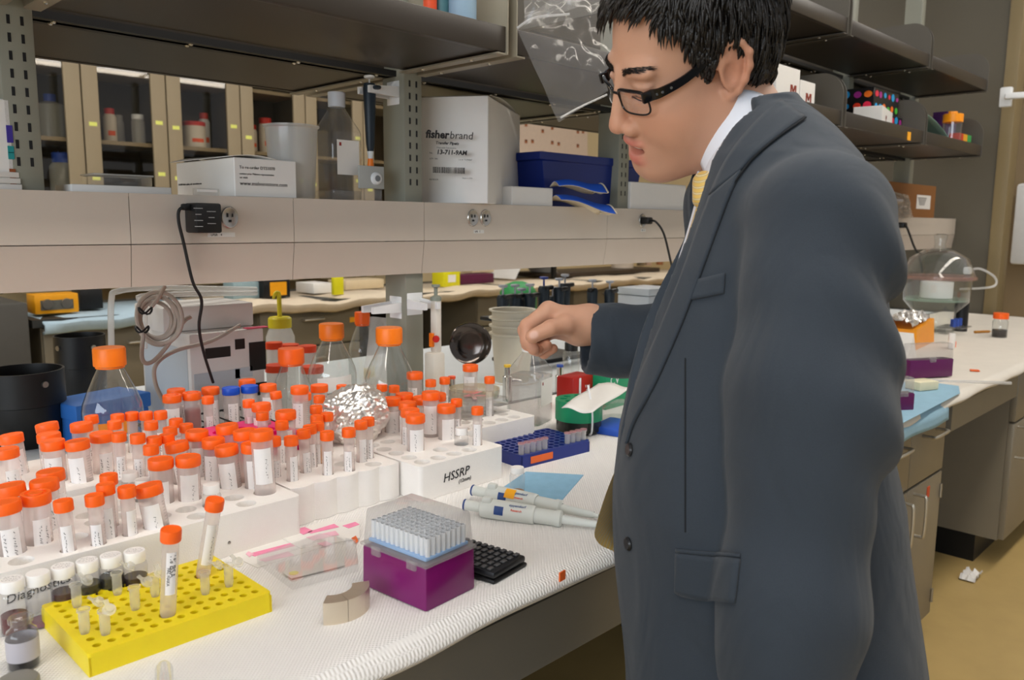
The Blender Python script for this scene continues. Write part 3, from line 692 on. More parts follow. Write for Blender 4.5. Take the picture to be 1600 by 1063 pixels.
MY = [(122, 945, 1, 'with its frosted lid up at the left rear corner'), (134, 985, 1, 'at the left end of the front row'), (170, 985, 1, 'second from the left end in front'), (190, 925, 1, 'with a wide flat lid in the rear row'), (213, 955, 1, 'left of the slim orange-capped tube'), (234, 930, 1, 'just behind the slim orange-capped tube'), (316, 930, 1, 'below the leaning orange-capped tube'), (364, 918, 1, 'nearest the right end')]
used = []
for i, (px, py, op, w) in enumerate(MY):
    q = at(px, py, Z=B+YH); j = min((k for k in range(len(wells)) if k not in used), key=lambda k: math.hypot(wells[k][0]-q[0], wells[k][1]-q[1])); used.append(j)
    microtube((wells[j][0], wells[j][1], B+.0105), 'clear microtube in the yellow rack, '+w, 'microtubes in the yellow rack', 2.2+.6*math.sin(i*2.3))
# two slim tubes standing in the yellow rack
for (bx, by, tx, ty, lb, op) in ((262, 966, 267, 837, 'slim orange-capped tube labelled 1% BSA standing in the yellow rack', dict(seed=9, sticker=False)), (316, 905, 336, 783, 'slim orange-capped tube leaning in the yellow rack, amber liquid at its tip', dict(seed=2, liq='#c89a50', ltop=.022))):
    b0 = at(bx, by, Z=B+.02); d = np.array((0, 0, .11)); tp = at(tx, ty, D=pj(b0+d)[2]-.004); ax = tp-b0; ax /= np.linalg.norm(ax)
    base = b0-ax*.0135
    t = make_tube('15', base, ax, lb, group='slim tubes in the yellow rack', face=.15, **op)
    if 'BSA' in lb:
        put('label', patch(.0086, 1.25, .045, .094), LBLM, t)
        for s_, da, sz in (('1% BSA', -.18, .0085), ('PAL NAKA', .30, .0045)):
            cu = bpy.data.curves.new('t', 'FONT'); cu.body = s_; cu.size = sz; tt = bpy.data.objects.new('t', cu); me = bpy.data.meshes.new_from_object(tt); bpy.data.objects.remove(tt); bpy.data.curves.remove(cu)
            for v in me.vertices:
                x, y = v.co.x, v.co.y; a = -da+(y-sz*.35)/.0088; v.co = (.0089*math.cos(a), .0089*math.sin(a), .092-x-(.015 if sz < .005 else 0))
            me.materials.clear(); put('writing', me, INK, t)
# tube end lying on the liner at the bottom edge
q = at(256, 1040, Z=B+.009); p2 = at(258, 1100, Z=B+.009); ax = p2-q; ax /= np.linalg.norm(ax); ax[2] = 0
t = thing('clear_tube', 'empty clear plastic tube lying on the liner, cut by the bottom edge', 'tube', q)
MB().lathe([(0, 0), (.006, .001), (.0082, .008), (.0085, .07)], 20, q, axis=ax).build('tube_body', CLEARP, t)

# purple pipette tip box
PUR = mat('purple_plastic', '#75105f', .3, 0, .05, 30)
C = at(666, 959, Z=B); th = math.radians(5); u, v, lu, lv = cbox(561, 666, 744, C, th)
lu, lv = .084, .112
t = thing('tip_box', 'purple pipette tip box with a frosted lid at the bench front', 'tip box', (C[0], C[1], B), th)
def P3(a, b, z): return (a, b, z)
MB().rbox((lu/2, lv/2, .027), (lu, lv, .053), .003, top=.985).build('base', PUR, t, world=False)
LIDM = clear('frosted_lid_plastic', (.93, .93, .93), .8, .15, .20, (.88, .86, .86))
m = MB(); m.rbox((lu/2, lv/2, .077), (lu-.001, lv-.001, .047), .004, top=.93)
m.build('lid', LIDM, t, world=False)
MB().rbox((lu/2, lv/2, .0555), (lu+.003, lv+.003, .004), .001).build('lid_rim', LIDM, t, world=False)
MB().rbox((lu/2, lv/2, .060), (lu-.012, lv-.012, .004), .001).build('tip_tray', mat('pale_blue_plastic', '#86b4e6', .4), t, world=False)
tipm = MB().lathe([(0, 0), (.0032, 0), (.0036, .012), (.0036, .022), (.0028, .022)], 8).mesh('tip'); TIPM = mat('white_tip_plastic', '#e8ecf0', .4)
for i in range(8):
    for j in range(12): o = put('pipette_tip', tipm, TIPM, t); o.location = (lu/2+(i-3.5)*.0085, lv/2+(j-5.5)*.0084, .062)
for a in (.25, .8): MB().box((-.0015, lv*(1-a), .052), (.003, .014, .010)).build('latch', LIDM, t, world=False)

# arc of three nickel magnets
NIK = mat('nickel', '#dccfba', .32, .8, .03, 40)
p = at(505, 978, Z=B)[:2]; q = at(577, 940, Z=B)[:2]; R1, R0 = .044, .024
mid = (p+q)/2; d = q-p; L = np.linalg.norm(d); nrm = np.array((-d[1], d[0]))/L
cen = mid+nrm*math.sqrt(max(R1**2-(L/2)**2, 1e-6)); a0 = math.atan2(*(p-cen)[::-1]); a1 = math.atan2(*(q-cen)[::-1])
if a1 < a0: a1 += 2*math.pi
MAGL = ['nickel-plated arc magnet, left third of the ring segment', 'nickel-plated arc magnet, middle third of the ring segment', 'nickel-plated arc magnet touching the tip box side']
for i in range(3):
    b0, b1 = a0+(a1-a0)*i/3+.006, a0+(a1-a0)*(i+1)/3-.006; m = MB(); n = 8; poly = []
    for k in range(n+1): a = b0+(b1-b0)*k/n; poly.append((cen[0]+R1*math.cos(a), cen[1]+R1*math.sin(a)))
    for k in range(n, -1, -1): a = b0+(b1-b0)*k/n; poly.append((cen[0]+R0*math.cos(a), cen[1]+R0*math.sin(a)))
    tag(m.prism(poly, 2, B, B+.026).build('arc_magnet', NIK, None, angle=30), MAGL[i], 'magnet', 'arc of three magnets')

# stained paper strips and clear lid
PINK = mat('pink_stain', '#f08cae', .8, 0, .2, 80); PINK2 = mat('pale_pink_stain', '#f4b8c8', .8, 0, .2, 80)
def flat(name, pts, z, m, parent=None, th=.0008):
    Q = [at(x, y, Z=z)[:2] for x, y in pts]; return MB().prism([tuple(a) for a in Q], 2, z, z+th).build(name, m, parent, smooth=False)
t = thing('paper_strip', 'white paper strip with pink stains in front of the long rack', 'paper', at(450, 850, Z=B))
flat('sheet', [(355, 866), (402, 888), (560, 838), (516, 812)], B+.0002, PAPER, t)
for pts, mm in (([(388, 866), (398, 870), (470, 851), (462, 847)], PINK), ([(384, 866), (390, 871), (397, 866), (388, 862)], PINK2), ([(404, 875), (414, 878), (460, 868), (450, 862)], PINK2)): flat('stain', pts, B+.0011+.0004*(mm is PINK2), mm, t, .0003)
t = thing('paper_strip', 'second pink-stained paper strip close to the scalloped rack', 'paper', at(520, 830, Z=B), 0)
flat('sheet', [(428, 836), (520, 818), (562, 812), (562, 842), (470, 858)], B+.0012, PAPER, t)
for pts, mm in (([(460, 828), (474, 836), (490, 830), (476, 824)], PINK), ([(480, 832), (486, 834), (530, 824), (522, 819)], PINK), ([(478, 840), (490, 845), (530, 836), (524, 830)], PINK2), ([(535, 822), (545, 826), (562, 820), (555, 816)], PINK), ([(495, 850), (508, 854), (520, 851), (510, 846)], PINK2)): flat('stain', pts, B+.0022+.0004*(mm is PINK2), mm, t, .0003)
t = thing('slide_box', 'flat clear plastic slide box with a yellow-dotted card inside', 'box', at(470, 900, Z=B))
Q = [at(x, y, Z=B)[:2] for x, y in ((402, 884), (457, 925), (560, 896), (556, 858), (500, 848))]
m = MB(); m.prism([tuple(a) for a in Q], 2, B+.012, B+.0135); m.build('top', CLEARP, t, smooth=False)
n = len(Q); m = MB()
for i in range(n):
    a, b = Q[i], Q[(i+1) % n]; m.add([(*a, B+.0022), (*b, B+.0022), (*b, B+.012), (*a, B+.012)], [(0, 1, 2, 3)])
m.build('sides', CLEARP, t, smooth=False)
t2 = thing('card', 'small white card with a yellow dot inside the flat clear slide box', 'card', at(470, 895, Z=B+.003))
flat('sheet', [(442, 896), (455, 905), (540, 884), (534, 876), (475, 888), (462, 885)], B+.0025, PAPER, t2)
q = at(459, 896, Z=B+.0035); MB().lathe([(0, .0004), (.006, .0004), (.006, 0)], 20, q).build('yellow_dot', mat('yellow_dot', '#e9ea7a', .7), t2)
flat('orange_tape', [(549, 842), (556, 850), (560, 846), (556, 838)], B+.0022, mat('orange_tape', '#e0662a', .6))
tag(bpy.data.objects['orange_tape'], 'tiny orange tape flag beside the tip box', 'tape')
# orange tape on the liner edge
q = at(878, 900, Y=YF-.016); tag(MB().box((q[0], YF-.0165, q[2]), (.012, .002, .012), .1).build('orange_tape', MATS['orange_tape']), 'orange tape tab on the front edge of the liner', 'tape')

# calculator
C = at(772, 914, Z=B+.002); E_ = at(824, 884, Z=B+.002); d = E_-C; th = math.atan2(d[1], d[0]); lu = np.linalg.norm(d[:2]); lv = .125
t = thing('calculator', 'black scientific calculator half behind the purple tip box', 'calculator', (C[0], C[1], B), th)
MB().rbox((lu/2, lv/2, .004), (lu, lv, .005), .002).build('cover', BLACK, t, world=False)
MB().rbox((lu/2, lv/2, .0115), (lu-.003, lv-.003, .009), .003).build('body', mat('charcoal_plastic', '#17181b', .4), t, world=False)
km = MB().rbox((0, 0, 0), (.0088, .0062, .0022), .0007, seg=1).mesh('key'); KM = mat('grey_key_plastic', '#4a4a4c', .5); KR = mat('red_key_plastic', '#8a1a1c', .5)
for i in range(5):
    for j in range(9):
        mm = KR if (j == 6 and i in (1, 2)) else KM; o = put('key', km if mm is KM else cached('kr', lambda: km.copy()), None, t)
        o.location = (lu*(.12+.76*i/4), .012+j*.0105, .017)
        if len(o.data.materials) == 0: o.data.materials.append(mm)
        elif mm is KR: o.data.materials[0] = KR

# the two pipettes lying on the bench
PIPG = mat('pipette_grey', '#cfd2cc', .4, 0, .03, 30); PIPB = mat('pipette_blue', '#1d3f7c', .4)
def pipette(p, q, label, sticker=False):
    p, q = np.array(p), np.array(q); L = np.linalg.norm(q-p); ax = (q-p)/L; t = thing('pipette', label, 'pipette', (p+q)/2, 0, 'pipettes lying on the bench')
    s = L/.225
    MB().lathe([(0, 0), (.0085, 0), (.0092, .001), (.0088, .003), (0, .003)], 20, p, axis=ax).build('plunger_cap', PIPB, t)
    MB().lathe([(.0085, .003*s), (.0080, .010*s), (.0076, .030*s)], 20, p, axis=ax).build('plunger', PIPG, t)
    MB().lathe([(.009, .028*s), (.0135, .030*s), (.0150, .036*s), (.0152, .075*s), (.0145, .115*s), (.0138, .118*s), (.0125, .119*s)], 28, p, axis=ax).build('handle', PIPG, t)
    MB().lathe([(.0118, .119*s), (.0115, .150*s), (.0130, .153*s), (.0128, .160*s), (.008, .163*s)], 24, p, axis=ax).build('tip_ejector', PIPG, t)
    MB().lathe([(.0070, .162*s), (.0052, .215*s), (.0052, .217*s)], 20, p, axis=ax).build('shaft', PIPG, t)
    MB().lathe([(.0040, .216*s), (.0030, .225*s), (0, .225*s)], 16, p, axis=ax).build('nose_cone', PIPG, t)
    up_ = np.array((0, 0, 1.)); si = np.cross(ax, up_); si /= np.linalg.norm(si); tw = np.cross(si, ax)
    # finger rest
    b = p+ax*.040*s+tw*.014-si*-.004; MB().rbox(b, (.016, .012, .012), .004, math.atan2(ax[1], ax[0])).build('finger_rest', PIPG, t)
    vw = CAM-p; vw = vw-ax*(vw@ax); vw /= np.linalg.norm(vw); vv = .75*vw+.45*up_; vv = vv-ax*(vv@ax); vv /= np.linalg.norm(vv); ydir = np.cross(vv, ax)
    def wrap(x0, x1, a0, a1, r): 
        m = MB(); m.grid(lambda uu, w: p+ax*(x0+(x1-x0)*uu)+r*(math.cos(a0+(a1-a0)*w)*vv+math.sin(a0+(a1-a0)*w)*ydir), 8, 6); return m
    wrap(.055*s, .070*s, -.95, -.1, .0158).build('display', PIPB, t)
    def wtext(sx, off, st, sz, mm):
        cu = bpy.data.curves.new('t', 'FONT'); cu.body = st; cu.size = sz; cu.offset = .0001; tt = bpy.data.objects.new('t', cu); me = bpy.data.meshes.new_from_object(tt); bpy.data.objects.remove(tt); bpy.data.curves.remove(cu)
        for w in me.vertices:
            a = (w.co.y+off)/.0155; w.co = Vector(p+ax*(sx+w.co.x)+.0159*(math.cos(a)*vv+math.sin(a)*ydir))-t.location
        me.materials.clear(); put('printed_text', me, mm, t)
    wtext(.078*s, .001, 'eppendorf', .0062, PIPB); wtext(.082*s, -.006, 'Research', .0046, mat('red_print', '#d8533a', .6, 0, 0))
    if sticker: wrap(.066*s, .084*s, -.5, .55, .0162).build('sticker', mat('amber_sticker', '#f2a81c', .6), t)
    return t
pipette(at(725, 789, Z=B+.016), at(941, 821, Z=B+.008), 'grey and white pipette with blue display lying nearest on the bench')
pipette(at(738, 766, Z=B+.016), at(940, 812, Z=B+.008)+np.array((.008, .012, 0)), 'second pipette with an amber sticker lying behind the first', True)
# blue pad and amber vial
flat('blue_pad', [(778, 768), (822, 738), (912, 743), (876, 785), (800, 782)], B+.0004, mat('blue_pad', '#86b2cc', .9, 0, .1, 60, .3, 400), th=.001)
tag(bpy.data.objects['blue_pad'], 'light blue absorbent pad under the pipettes', 'pad')
q = at(808, 772, Z=B+.0015); t = vial(q, 'white-capped glass vial with an amber ring standing on the blue pad', .0125, .046, '#b07a44', .12, name='sample_vial')
# blue microtube rack
BLU = mat('navy_plastic', '#182c7a', .38, 0, .05, 30)
C = at(815, 733, Z=B); E_ = at(921, 706, Z=B); d = E_-C; th = math.atan2(d[1], d[0]); lu = np.linalg.norm(d[:2])
lv = .122; hh = .024
t = thing('microtube_rack', 'dark blue microtube rack with orange tape on its front', 'rack', (C[0], C[1], B), th)
hol = [(lu*(i+.5)/12*1.0, lv*(j+.7)/8*.94) for i in range(12) for j in range(8)]
put('top_plate', curve_block(rrect(0, lu, 0, lv, .004), [circ(x, y, .0056, 10) for x, y in hol], hh-.003, hh), BLU, t)
m = MB()
for (a, b, c, e) in ((0, lu, 0, .003), (0, lu, lv-.003, lv), (0, .003, 0, lv), (lu-.003, lu, 0, lv)): m.box(((a+b)/2, (c+e)/2, (hh-.003)/2), (b-a, e-c, hh-.003))
m.build('skirt', BLU, t, world=False); MB().box((lu/2, lv/2, .002), (lu-.004, lv-.004, .002)).build('bottom_plate', BLU, t, world=False)
MB().box((lu*.28, -.0006, hh*.5), (.056, .001, .013)).build('orange_tape', MATS['orange_tape'], t, world=False)
R2 = lambda x, y: (C[0]+x*math.cos(th)-y*math.sin(th), C[1]+x*math.sin(th)+y*math.cos(th))
for n, (i, j, mm, w) in enumerate([(0, 0, MT2, 'pink microtube at the near left corner of the blue rack'), (1, 0, MT2, 'pale pink microtube, second at the near edge of the blue rack'), (2, 0, MT2, 'pinkish microtube, third at the near edge of the blue rack'), (3, 0, MT, 'clear microtube, fourth at the near edge of the blue rack'), (4, 0, MT, 'clear microtube, fifth at the near edge of the blue rack'),
                                   (8, 0, MT, 'clear microtube, leftmost of four at the right end of the blue rack'), (9, 0, MT, 'clear microtube, second of four at the right end of the blue rack'), (10, 0, MT, 'clear microtube, third of four at the right end of the blue rack'), (11, 0, MT, 'clear microtube, rightmost of four at the right end of the blue rack')]):
    x, y = lu*(i+.5)/12, lv*(j+.7)/8*.94; p = R2(x, y); microtube((p[0], p[1], B+.004), w, 'microtubes in the blue rack', th, False, mm)

# square media bottles
def square_bottle(base, hw, h, ang, label, lvl=None, labelside=0, cap=True, cm=None, name='square_bottle'):
    t = thing(name, label, 'bottle', base, ang)
    s = h/.19
    prof = [(hw*.9, 0), (hw, .004*s), (hw, .118*s), (hw*.97, .124*s), (hw*.45, .160*s), (hw*.40, .166*s), (hw*.40, .172*s)]
    sq = [7, 7, 7, 6, 2.6, 2, 2]
    m = MB(); m.lathe([(0, .001)]+prof, 48, sq=[2]+sq); m.build('body', CLEARP, t, world=False, angle=60)
    if lvl: m = MB().lathe([(0, .003), (hw*.94, .003), (hw*.96, .006), (hw*.96, lvl), (0, lvl)], 48, sq=7); m.build('contents', clear('water', (.86, .855, .85), 1.2, .02, .10), t, world=False)
    if cap: MB().lathe([(hw*.40, .164*s), (hw*.46, .165*s), (hw*.47, .19*s-.001), (hw*.44, .19*s), (0, .19*s)], 40, knurl=(1, 2, -.0006)).build('cap', cm or VCAP, t, world=False)
    a = [(1, 0), (0, -1), (-1, 0), (0, 1)][labelside]; n = np.array(a)*(hw*1.002); e = np.array((-a[1], a[0]))*hw*.7
    z0, z1 = .045*s, .105*s
    MB().add([(*(n-e), z0), (*(n+e), z0), (*(n+e), z1), (*(n-e), z1)], [(0, 1, 2, 3)]).build('label', PAPER, t, world=False, smooth=False)
    MB().add([(*(n*1.004-e*.8), z1-.012), (*(n*1.004-e*.6), z1-.012), (*(n*1.004-e*.6), z1-.005), (*(n*1.004-e*.8), z1-.005)], [(0, 1, 2, 3)]).build('printed_mark', mat('dark_red_print', '#8e2a22', .6, 0, 0), t, world=False, smooth=False)
    return t
SB = np.array((1.318, 1.236, B)); sbt = square_bottle(SB, .042, .186, math.radians(17), 'clear square media bottle half full, standing beneath the hand', .108, 1)
# red block, green drum, papers next to the bottle
RED = mat('red_plastic', '#a5160c', .4, 0, .05, 30); GRN = mat('green_plastic', '#0d8a5c', .4, 0, .05, 30)
p = at(884, 655, Z=B)+np.array((.09, .05, 0)); t = thing('red_block_rack', 'red plastic tube rack behind the square bottle', 'rack', (p[0], p[1], B), .1)
MB().rbox((0, 0, .043), (.085, .05, .086), .004).build('body', RED, t, world=False)
MB().rbox((-.018, -.027, .05), (.006, .003, .066), .001).build('white_strip', WHITEP, t, world=False)
text('printed_text', "'-1", .024, WHITEP, None, (0, 0, 0), (1, 0, 0), (0, 0, 1)); o = bpy.data.objects['printed_text'] if 'printed_text' in bpy.data.objects else None
for o in [o for o in bpy.data.objects if o.parent is None and o.name.startswith('printed_text')]: o.parent = t; o.location = (.006, -.0256, .045)
p = at(945, 640, Z=B+.03)+np.array((.16, .10, 0)); t = thing('green_box', 'green carton with white lettering partly hidden by the sleeve', 'box', (p[0], p[1], B), .05)
MB().rbox((0, 0, .047), (.13, .05, .094), .002).build('body', GRN, t, world=False)
text('printed_text', 'CV', .03, WHITEP, None, (0, 0, 0), (1, 0, 0), (0, 0, 1))
for o in [o for o in bpy.data.objects if o.parent is None and o.name.startswith('printed_text')]: o.parent = t; o.location = (-.05, -.0256, .060)
p = at(907, 683, Z=B)+np.array((.034, .034, 0)); t = thing('green_tube_rack', 'round green tube rack on a dark base right of the square bottle', 'rack', p); r = .051
MB().lathe([(0, .001), (r*.82, 0), (r*.95, .006), (r*.96, .030), (0, .030)], 40).build('base', mat('smoky_plastic', '#20221c', .25), t, world=False)
hl = [circ(.034*math.cos(a), .034*math.sin(a), .008, 14) for a in np.arange(0, 6.2, math.pi/4)]
put('ring', curve_block(circ(0, 0, r, 48), hl, .029, .072, .001), GRN, t)
MB().lathe([(0, .031), (r*.97, .031)], 32).build('inner_plate', GRN, t, world=False)
q = np.array(p); ca = CAM-q; ca[2] = 0; ca /= np.linalg.norm(ca); sd = np.array((-ca[1], ca[0], 0)); f = ca*.85+sd*.5; f /= np.linalg.norm(f)
MB().tube(spline([q+f*.035+(0, 0, .108), q+f*.045+(0, 0, .085), q+f*.056+(0, 0, .05), q+f*.055+(0, 0, .012), q+f*.046+(0, 0, .003)], 6), .0022, 6).build('white_tie', WHITEP, t)
t = thing('folded_paper', 'folded white paper lying across the round green rack', 'paper', q+(0, 0, .074))
Q = [at(x, y, Z=B+.085) for x, y in ((878, 630), (926, 638), (984, 610), (935, 603))]
m = MB(); m.grid(lambda uu, w: tuple((Q[0]*(1-uu)+Q[1]*uu)*(1-w)+(Q[3]*(1-uu)+Q[2]*uu)*w+np.array((0, 0, -.011+.018*w+.003*math.sin(uu*7+w*5)))), 10, 10)
o = m.build('sheet', PAPER, t); sm = o.modifiers.new('thick', 'SOLIDIFY'); sm.thickness = .0015
q = at(958, 672, Z=B+.01); tag(MB().rbox((q[0]+.03, q[1]+.02, B+.008), (.10, .07, .016), .003, .2).build('blue_tray', mat('blue_plastic', '#1d4fb4', .4)), 'flat blue tray half hidden by the jacket', 'tray')
q = at(962, 655, Z=B+.03)+np.array((.10, .06, 0)); tag(MB().lathe([(.001, 0), (.05, .004), (.045, .03), (.02, .045), (.001, .05)], 12, (q[0], q[1], B)).build('plastic_wrap', CLEARP, None, angle=5), 'crumpled clear plastic wrap beside the green rack', 'wrap')
# foil ball
bm = bmesh.new(); bmesh.ops.create_icosphere(bm, subdivisions=5, radius=1); cf = at(556, 645, D=1.46); rr = random.Random(4)
for v in bm.verts:
    n = v.co.copy(); from mathutils import noise as NZ
    k = 1+.16*NZ.noise(n*2.2)+.11*abs(NZ.noise(n*5+Vector((3, 1, 2))))+.06*abs(NZ.noise(n*11))
    v.co = Vector((n.x*.062*k, n.y*.050*k, n.z*.052*k))
me = bpy.data.meshes.new('foil'); bm.to_mesh(me); bm.free(); o = put('foil_bundle', me, mat('aluminium_foil', '#f0ece6', .30, .85, .05, 30)); o.location = (cf[0], cf[1], B+.058+.045)
tag(o, 'crumpled aluminium foil bundle among the tubes', 'foil')
# dishes on the rack D
x0, x1, y0, y1 = RACKS['D']
q = at(737, 650, Z=B+RH); 
for k, (hgt, sx, sy, lb) in enumerate(((.016, .125, .09, 'clear plastic slide tray, lowest of the stack on the foam rack'), (.014, .120, .086, 'clear plastic slide tray, middle of the stack on the foam rack'))):
    z = B+RH+.001+sum((.016, .014)[:k])+k*.001; t = thing('slide_tray', lb, 'tray', (q[0]+.02, q[1]+.015, z), .04*k, 'clear slide trays'); m = MB(); m.rbox((0, 0, hgt/2), (sx, sy, hgt), .003); m.build('body', CLEARP, t, world=False)
z = B+RH+.034; t = thing('petri_dish', 'clear round dish with pink slips on the stacked trays', 'dish', (q[0]+.02, q[1]+.015, z))
MB().lathe([(0, .001), (.050, 0), (.051, .001), (.051, .018), (.0495, .018), (.0495, .002), (0, .002)], 48).build('dish', CLEARP, t, world=False)
MB().lathe([(0, .0185), (.053, .0185), (.053, .008)], 48).build('lid', clear('amber_clear_plastic', (.97, .92, .82), 1.2, .05, .12, (.9, .8, .6)), t, world=False)
for a, mm in ((.2, PINK), (1.0, PINK2), (-.6, PINK)): MB().box((.012*math.cos(a*3), .014*math.sin(a*4), .004), (.05, .008, .001), a).build('pink_slip', mm, t, world=False)

# glass bottles with orange caps
def bottle(px, py, capw, label, dia=.098, lvl=None, sticker=None, capm=None, capd=.054, D=None, hmin=.15, group='orange-capped laboratory bottles', base=B):
    D = D or F*capd/capw; c = at(px, py, D=D); h = max(hmin, c[2]-base+.016); t = thing('reagent_bottle', label, 'bottle', (c[0], c[1], base), 0, group); r = dia/2; cr = capd/2
    nz = h-.034; sh = max(h*.55, nz-.075)
    prof = [(0, .002), (r*.9, 0), (r, .006), (r, sh-.01), (r*.97, sh), (r*.80, sh+(nz-sh)*.35), (cr*.80, nz-.004), (cr*.74, nz), (cr*.74, h-.006)]
    MB().lathe(prof, 40).build('glass', CLEAR, t, world=False)
    MB().lathe([(cr*.75, h-.032), (cr*.98, h-.032), (cr, h-.03), (cr, h-.003), (cr*.94, h), (cr*.7, h), (0, h-.0005)], 56, knurl=(2, 3, -.0007)).build('cap', capm or OCAP2, t, world=False)
    MB().lathe([(cr*.80, h-.036), (cr*.88, h-.036), (cr*.88, h-.033)], 40).build('pouring_ring', capm or OCAP2, t, world=False)
    if lvl: MB().lathe([(0, .004), (r*.93, .004), (r*.95, .008), (r*.95, lvl), (0, lvl)], 36).build('contents', clear('water', (.86, .855, .85), 1.2, .02, .10), t, world=False)
    if sticker:
        m_, z0, z1, wa, da = sticker; a0 = math.atan2(-c[1], -c[0])+da
        MB().grid(lambda u, v: (r*1.01*math.cos(a0+(u-.5)*wa), r*1.01*math.sin(a0+(u-.5)*wa), z0+(z1-z0)*v+.006*(u-.5)), 10, 1).build('label', m_, t, world=False)
    return t
AMB = mat('amber_label', '#e08a28', .6); YLB = mat('yellow_label', '#e6d21a', .6)
bottle(171, 557, 48, 'glass bottle with amber-orange cap at the left, orange label', .100, .05, (AMB, .075, .098, 1.5, -.25))
bottle(518, 517, 38, 'glass bottle with orange cap and white handwritten label', .105, .06, (PAPER, .085, .115, 1.5, .1), D=1.78)
bottle(608, 524, 39, 'glass bottle with orange cap and yellow label near the post', .105, .095, (YLB, .083, .10, 1.2, .35), D=1.66)
bottle(455, 556, 38, 'smaller glass bottle with orange cap behind the tubes', .082, .03, None, OCAP, D=1.72, hmin=.13)
bottle(566, 497, 22, 'slender glass flask with orange cap behind the post', .075, None, (YLB, .04, .07, .9, .5), OCAP, .040, D=2.15)
# ------------------------------------------------------------------ things standing on the raceway
ZR = RZ1
t = thing('pipette_holder', '', 'x'); bpy.data.objects.remove(t)
up2 = PX[2]
pipette_hook((up2-.0245-.0, 1.437, at(590, 150, X=up2-.024)[2]), -math.pi/2, 'white two-armed pipette hook above the raceway', .075)
pipette_hook((up2-.0245, 1.437, at(600, 478, X=up2-.024)[2]), -math.pi/2, 'white two-armed pipette hook below the raceway, left side of the post', .075)
pipette_hook((up2, 1.3995, at(648, 475, Y=1.40)[2]), 0, 'white two-armed pipette hook below the raceway, front of the post', .06)
# boxes by corner pixel: left, corner, right columns; top row
def carton(name, label, cat, xl, xc, xr, ytop, yref, th, m, m2=None, z0=ZR, r=.0015, lu=None, lv=None, **kw):
    C = at(xc, yref, **kw); u, v, a, b = cbox(xl, xc, xr, C, th, (yref+ytop)/2); a = lu or a; b = lv or b; z1 = at(xc, ytop, **({'D': pj(C)[2]}))[2]
    t = thing(name, label, cat, (C[0], C[1], z0), th)
    MB().rbox((a/2, b/2, (z1-z0)/2), (a, b, z1-z0), r, seg=1).build('body', m, t, world=False, angle=20)
    return t, a, b, z1-z0
WC = mat('white_carton', '#e4e1dc', .6, 0, .02, 30)
t, a, b, h = carton('carton', 'white carton with re-order note and web address on the raceway', 'box', 276, 367, 463, 246, 300, 0, WC, Y=1.392)
for s_, z, sz in (('To re-order DTS1070', .72, .0078), ('contact your Malvern representative', .57, .0046), ('or visit', .47, .0055), ('www.malvernstore.com', .30, .0098)): text('printed_text', s_, sz, INK, t, Vector(t.location)+Vector((a*.08, -.0004, h*z)), (1, 0, 0), (0, 0, 1))
text('printed_text', 'DTS1070 folded capillary cells  www.malvern.com', .005, INK, t, Vector(t.location)+Vector((-.0004, b*.97, h*.36)), (0, -1, 0), (0, 0, 1))
m = MB(); l = t.location; m.grid(lambda u, v: (l[0]-.01+u*a*.75, l[1]+v*b*1.02, l[2]+h+.001+.010*math.sin(math.pi*u)*(.5+.5*v)), 10, 4); o = m.build('loose_leaflet', PAPER); tag(o, 'curled white leaflet on the re-order carton', 'paper'); s_ = o.modifiers.new('thick', 'SOLIDIFY'); s_.thickness = .001
# left end: printed box, papers, white tray
t, a, b, h = carton('carton', 'white printed box at the left edge of the raceway', 'box', None, -60, 19, 150, 290, 0, WC, Y=1.40, lv=.12)
for c_, z, hh_ in (('#3a2a8c', .62, .05), ('#1a8a8c', .45, .02), ('#1a8a8c', .38, .02), ('#8a4a20', .12, .06)): MB().box((a*.96, -.0005, h*z), (.008, .001, hh_*.5)).build('printed_mark', mat('print_'+c_.strip('#'), c_, .6, 0, 0), t, world=False)
for k in range(3):
    q = at(8, 292, Y=1.395); o = MB().rbox((q[0]-.02, 1.440, ZR+.004+k*.009), (.085-.006*k, .09, .008), .0008, .05*k).build('paper_pad', PAPER); tag(o, 'small white paper pad at the left edge, %s of the pile' % ('lowest', 'middle', 'topmost')[k], 'paper', 'pile of paper pads')
q0, q1 = at(112, 295, Y=1.40), at(268, 295, Y=1.40); t = thing('flat_carton', 'flat white tray left of the re-order carton', 'tray', ((q0[0]+q1[0])/2, 1.44, ZR)); MB().rbox((0, 0, .006), (q1[0]-q0[0], .08, .012), .0015).build('body', WC, t, world=False)
q0, q1 = at(150, 280, Y=1.41), at(240, 280, Y=1.41); t = thing('clear_plate', 'clear plastic plate box lying on the flat white tray', 'plate', ((q0[0]+q1[0])/2, 1.445, ZR+.0122)); MB().rbox((0, 0, .008), (q1[0]-q0[0], .06, .016), .002).build('body', CLEARP, t, world=False); MB().rbox((0, 0, .0175), (q1[0]-q0[0]+.004, .064, .003), .001).build('lid', FROST, t, world=False)
q0 = at(322, 296, Y=1.386); t = thing('slide_mailer', 'small clear slide case in front of the re-order carton', 'case', (q0[0], 1.386, ZR)); MB().rbox((0, 0, .006), (.045, .008, .012), .001).build('body', CLEARP, t, world=False); MB().box((0, -.0045, .008), (.036, .001, .004)).build('label', PAPER, t, world=False)
# plastic beaker
q = at(458, 300, Y=1.452); t = thing('plastic_beaker', 'translucent plastic beaker between carton and square bottle', 'beaker', (q[0], 1.452, ZR)); r = .051
MB().lathe([(0, .002), (r*.78, 0), (r*.82, .004), (r*.98, .135), (r*1.05, .138), (r*1.05, .141), (r*.96, .139), (r*.80, .006), (0, .004)], 40).build('body', FROST, t, world=False)
q = at(528, 300, Y=1.47); square_bottle((q[0], 1.468, ZR), .038, at(515, 148, D=pj(q)[2])[2]-ZR, 0, 'clear square bottle with pale cap on the raceway', .02, 1, cm=mat('pale_grey_cap', '#c9ccd2', .45))
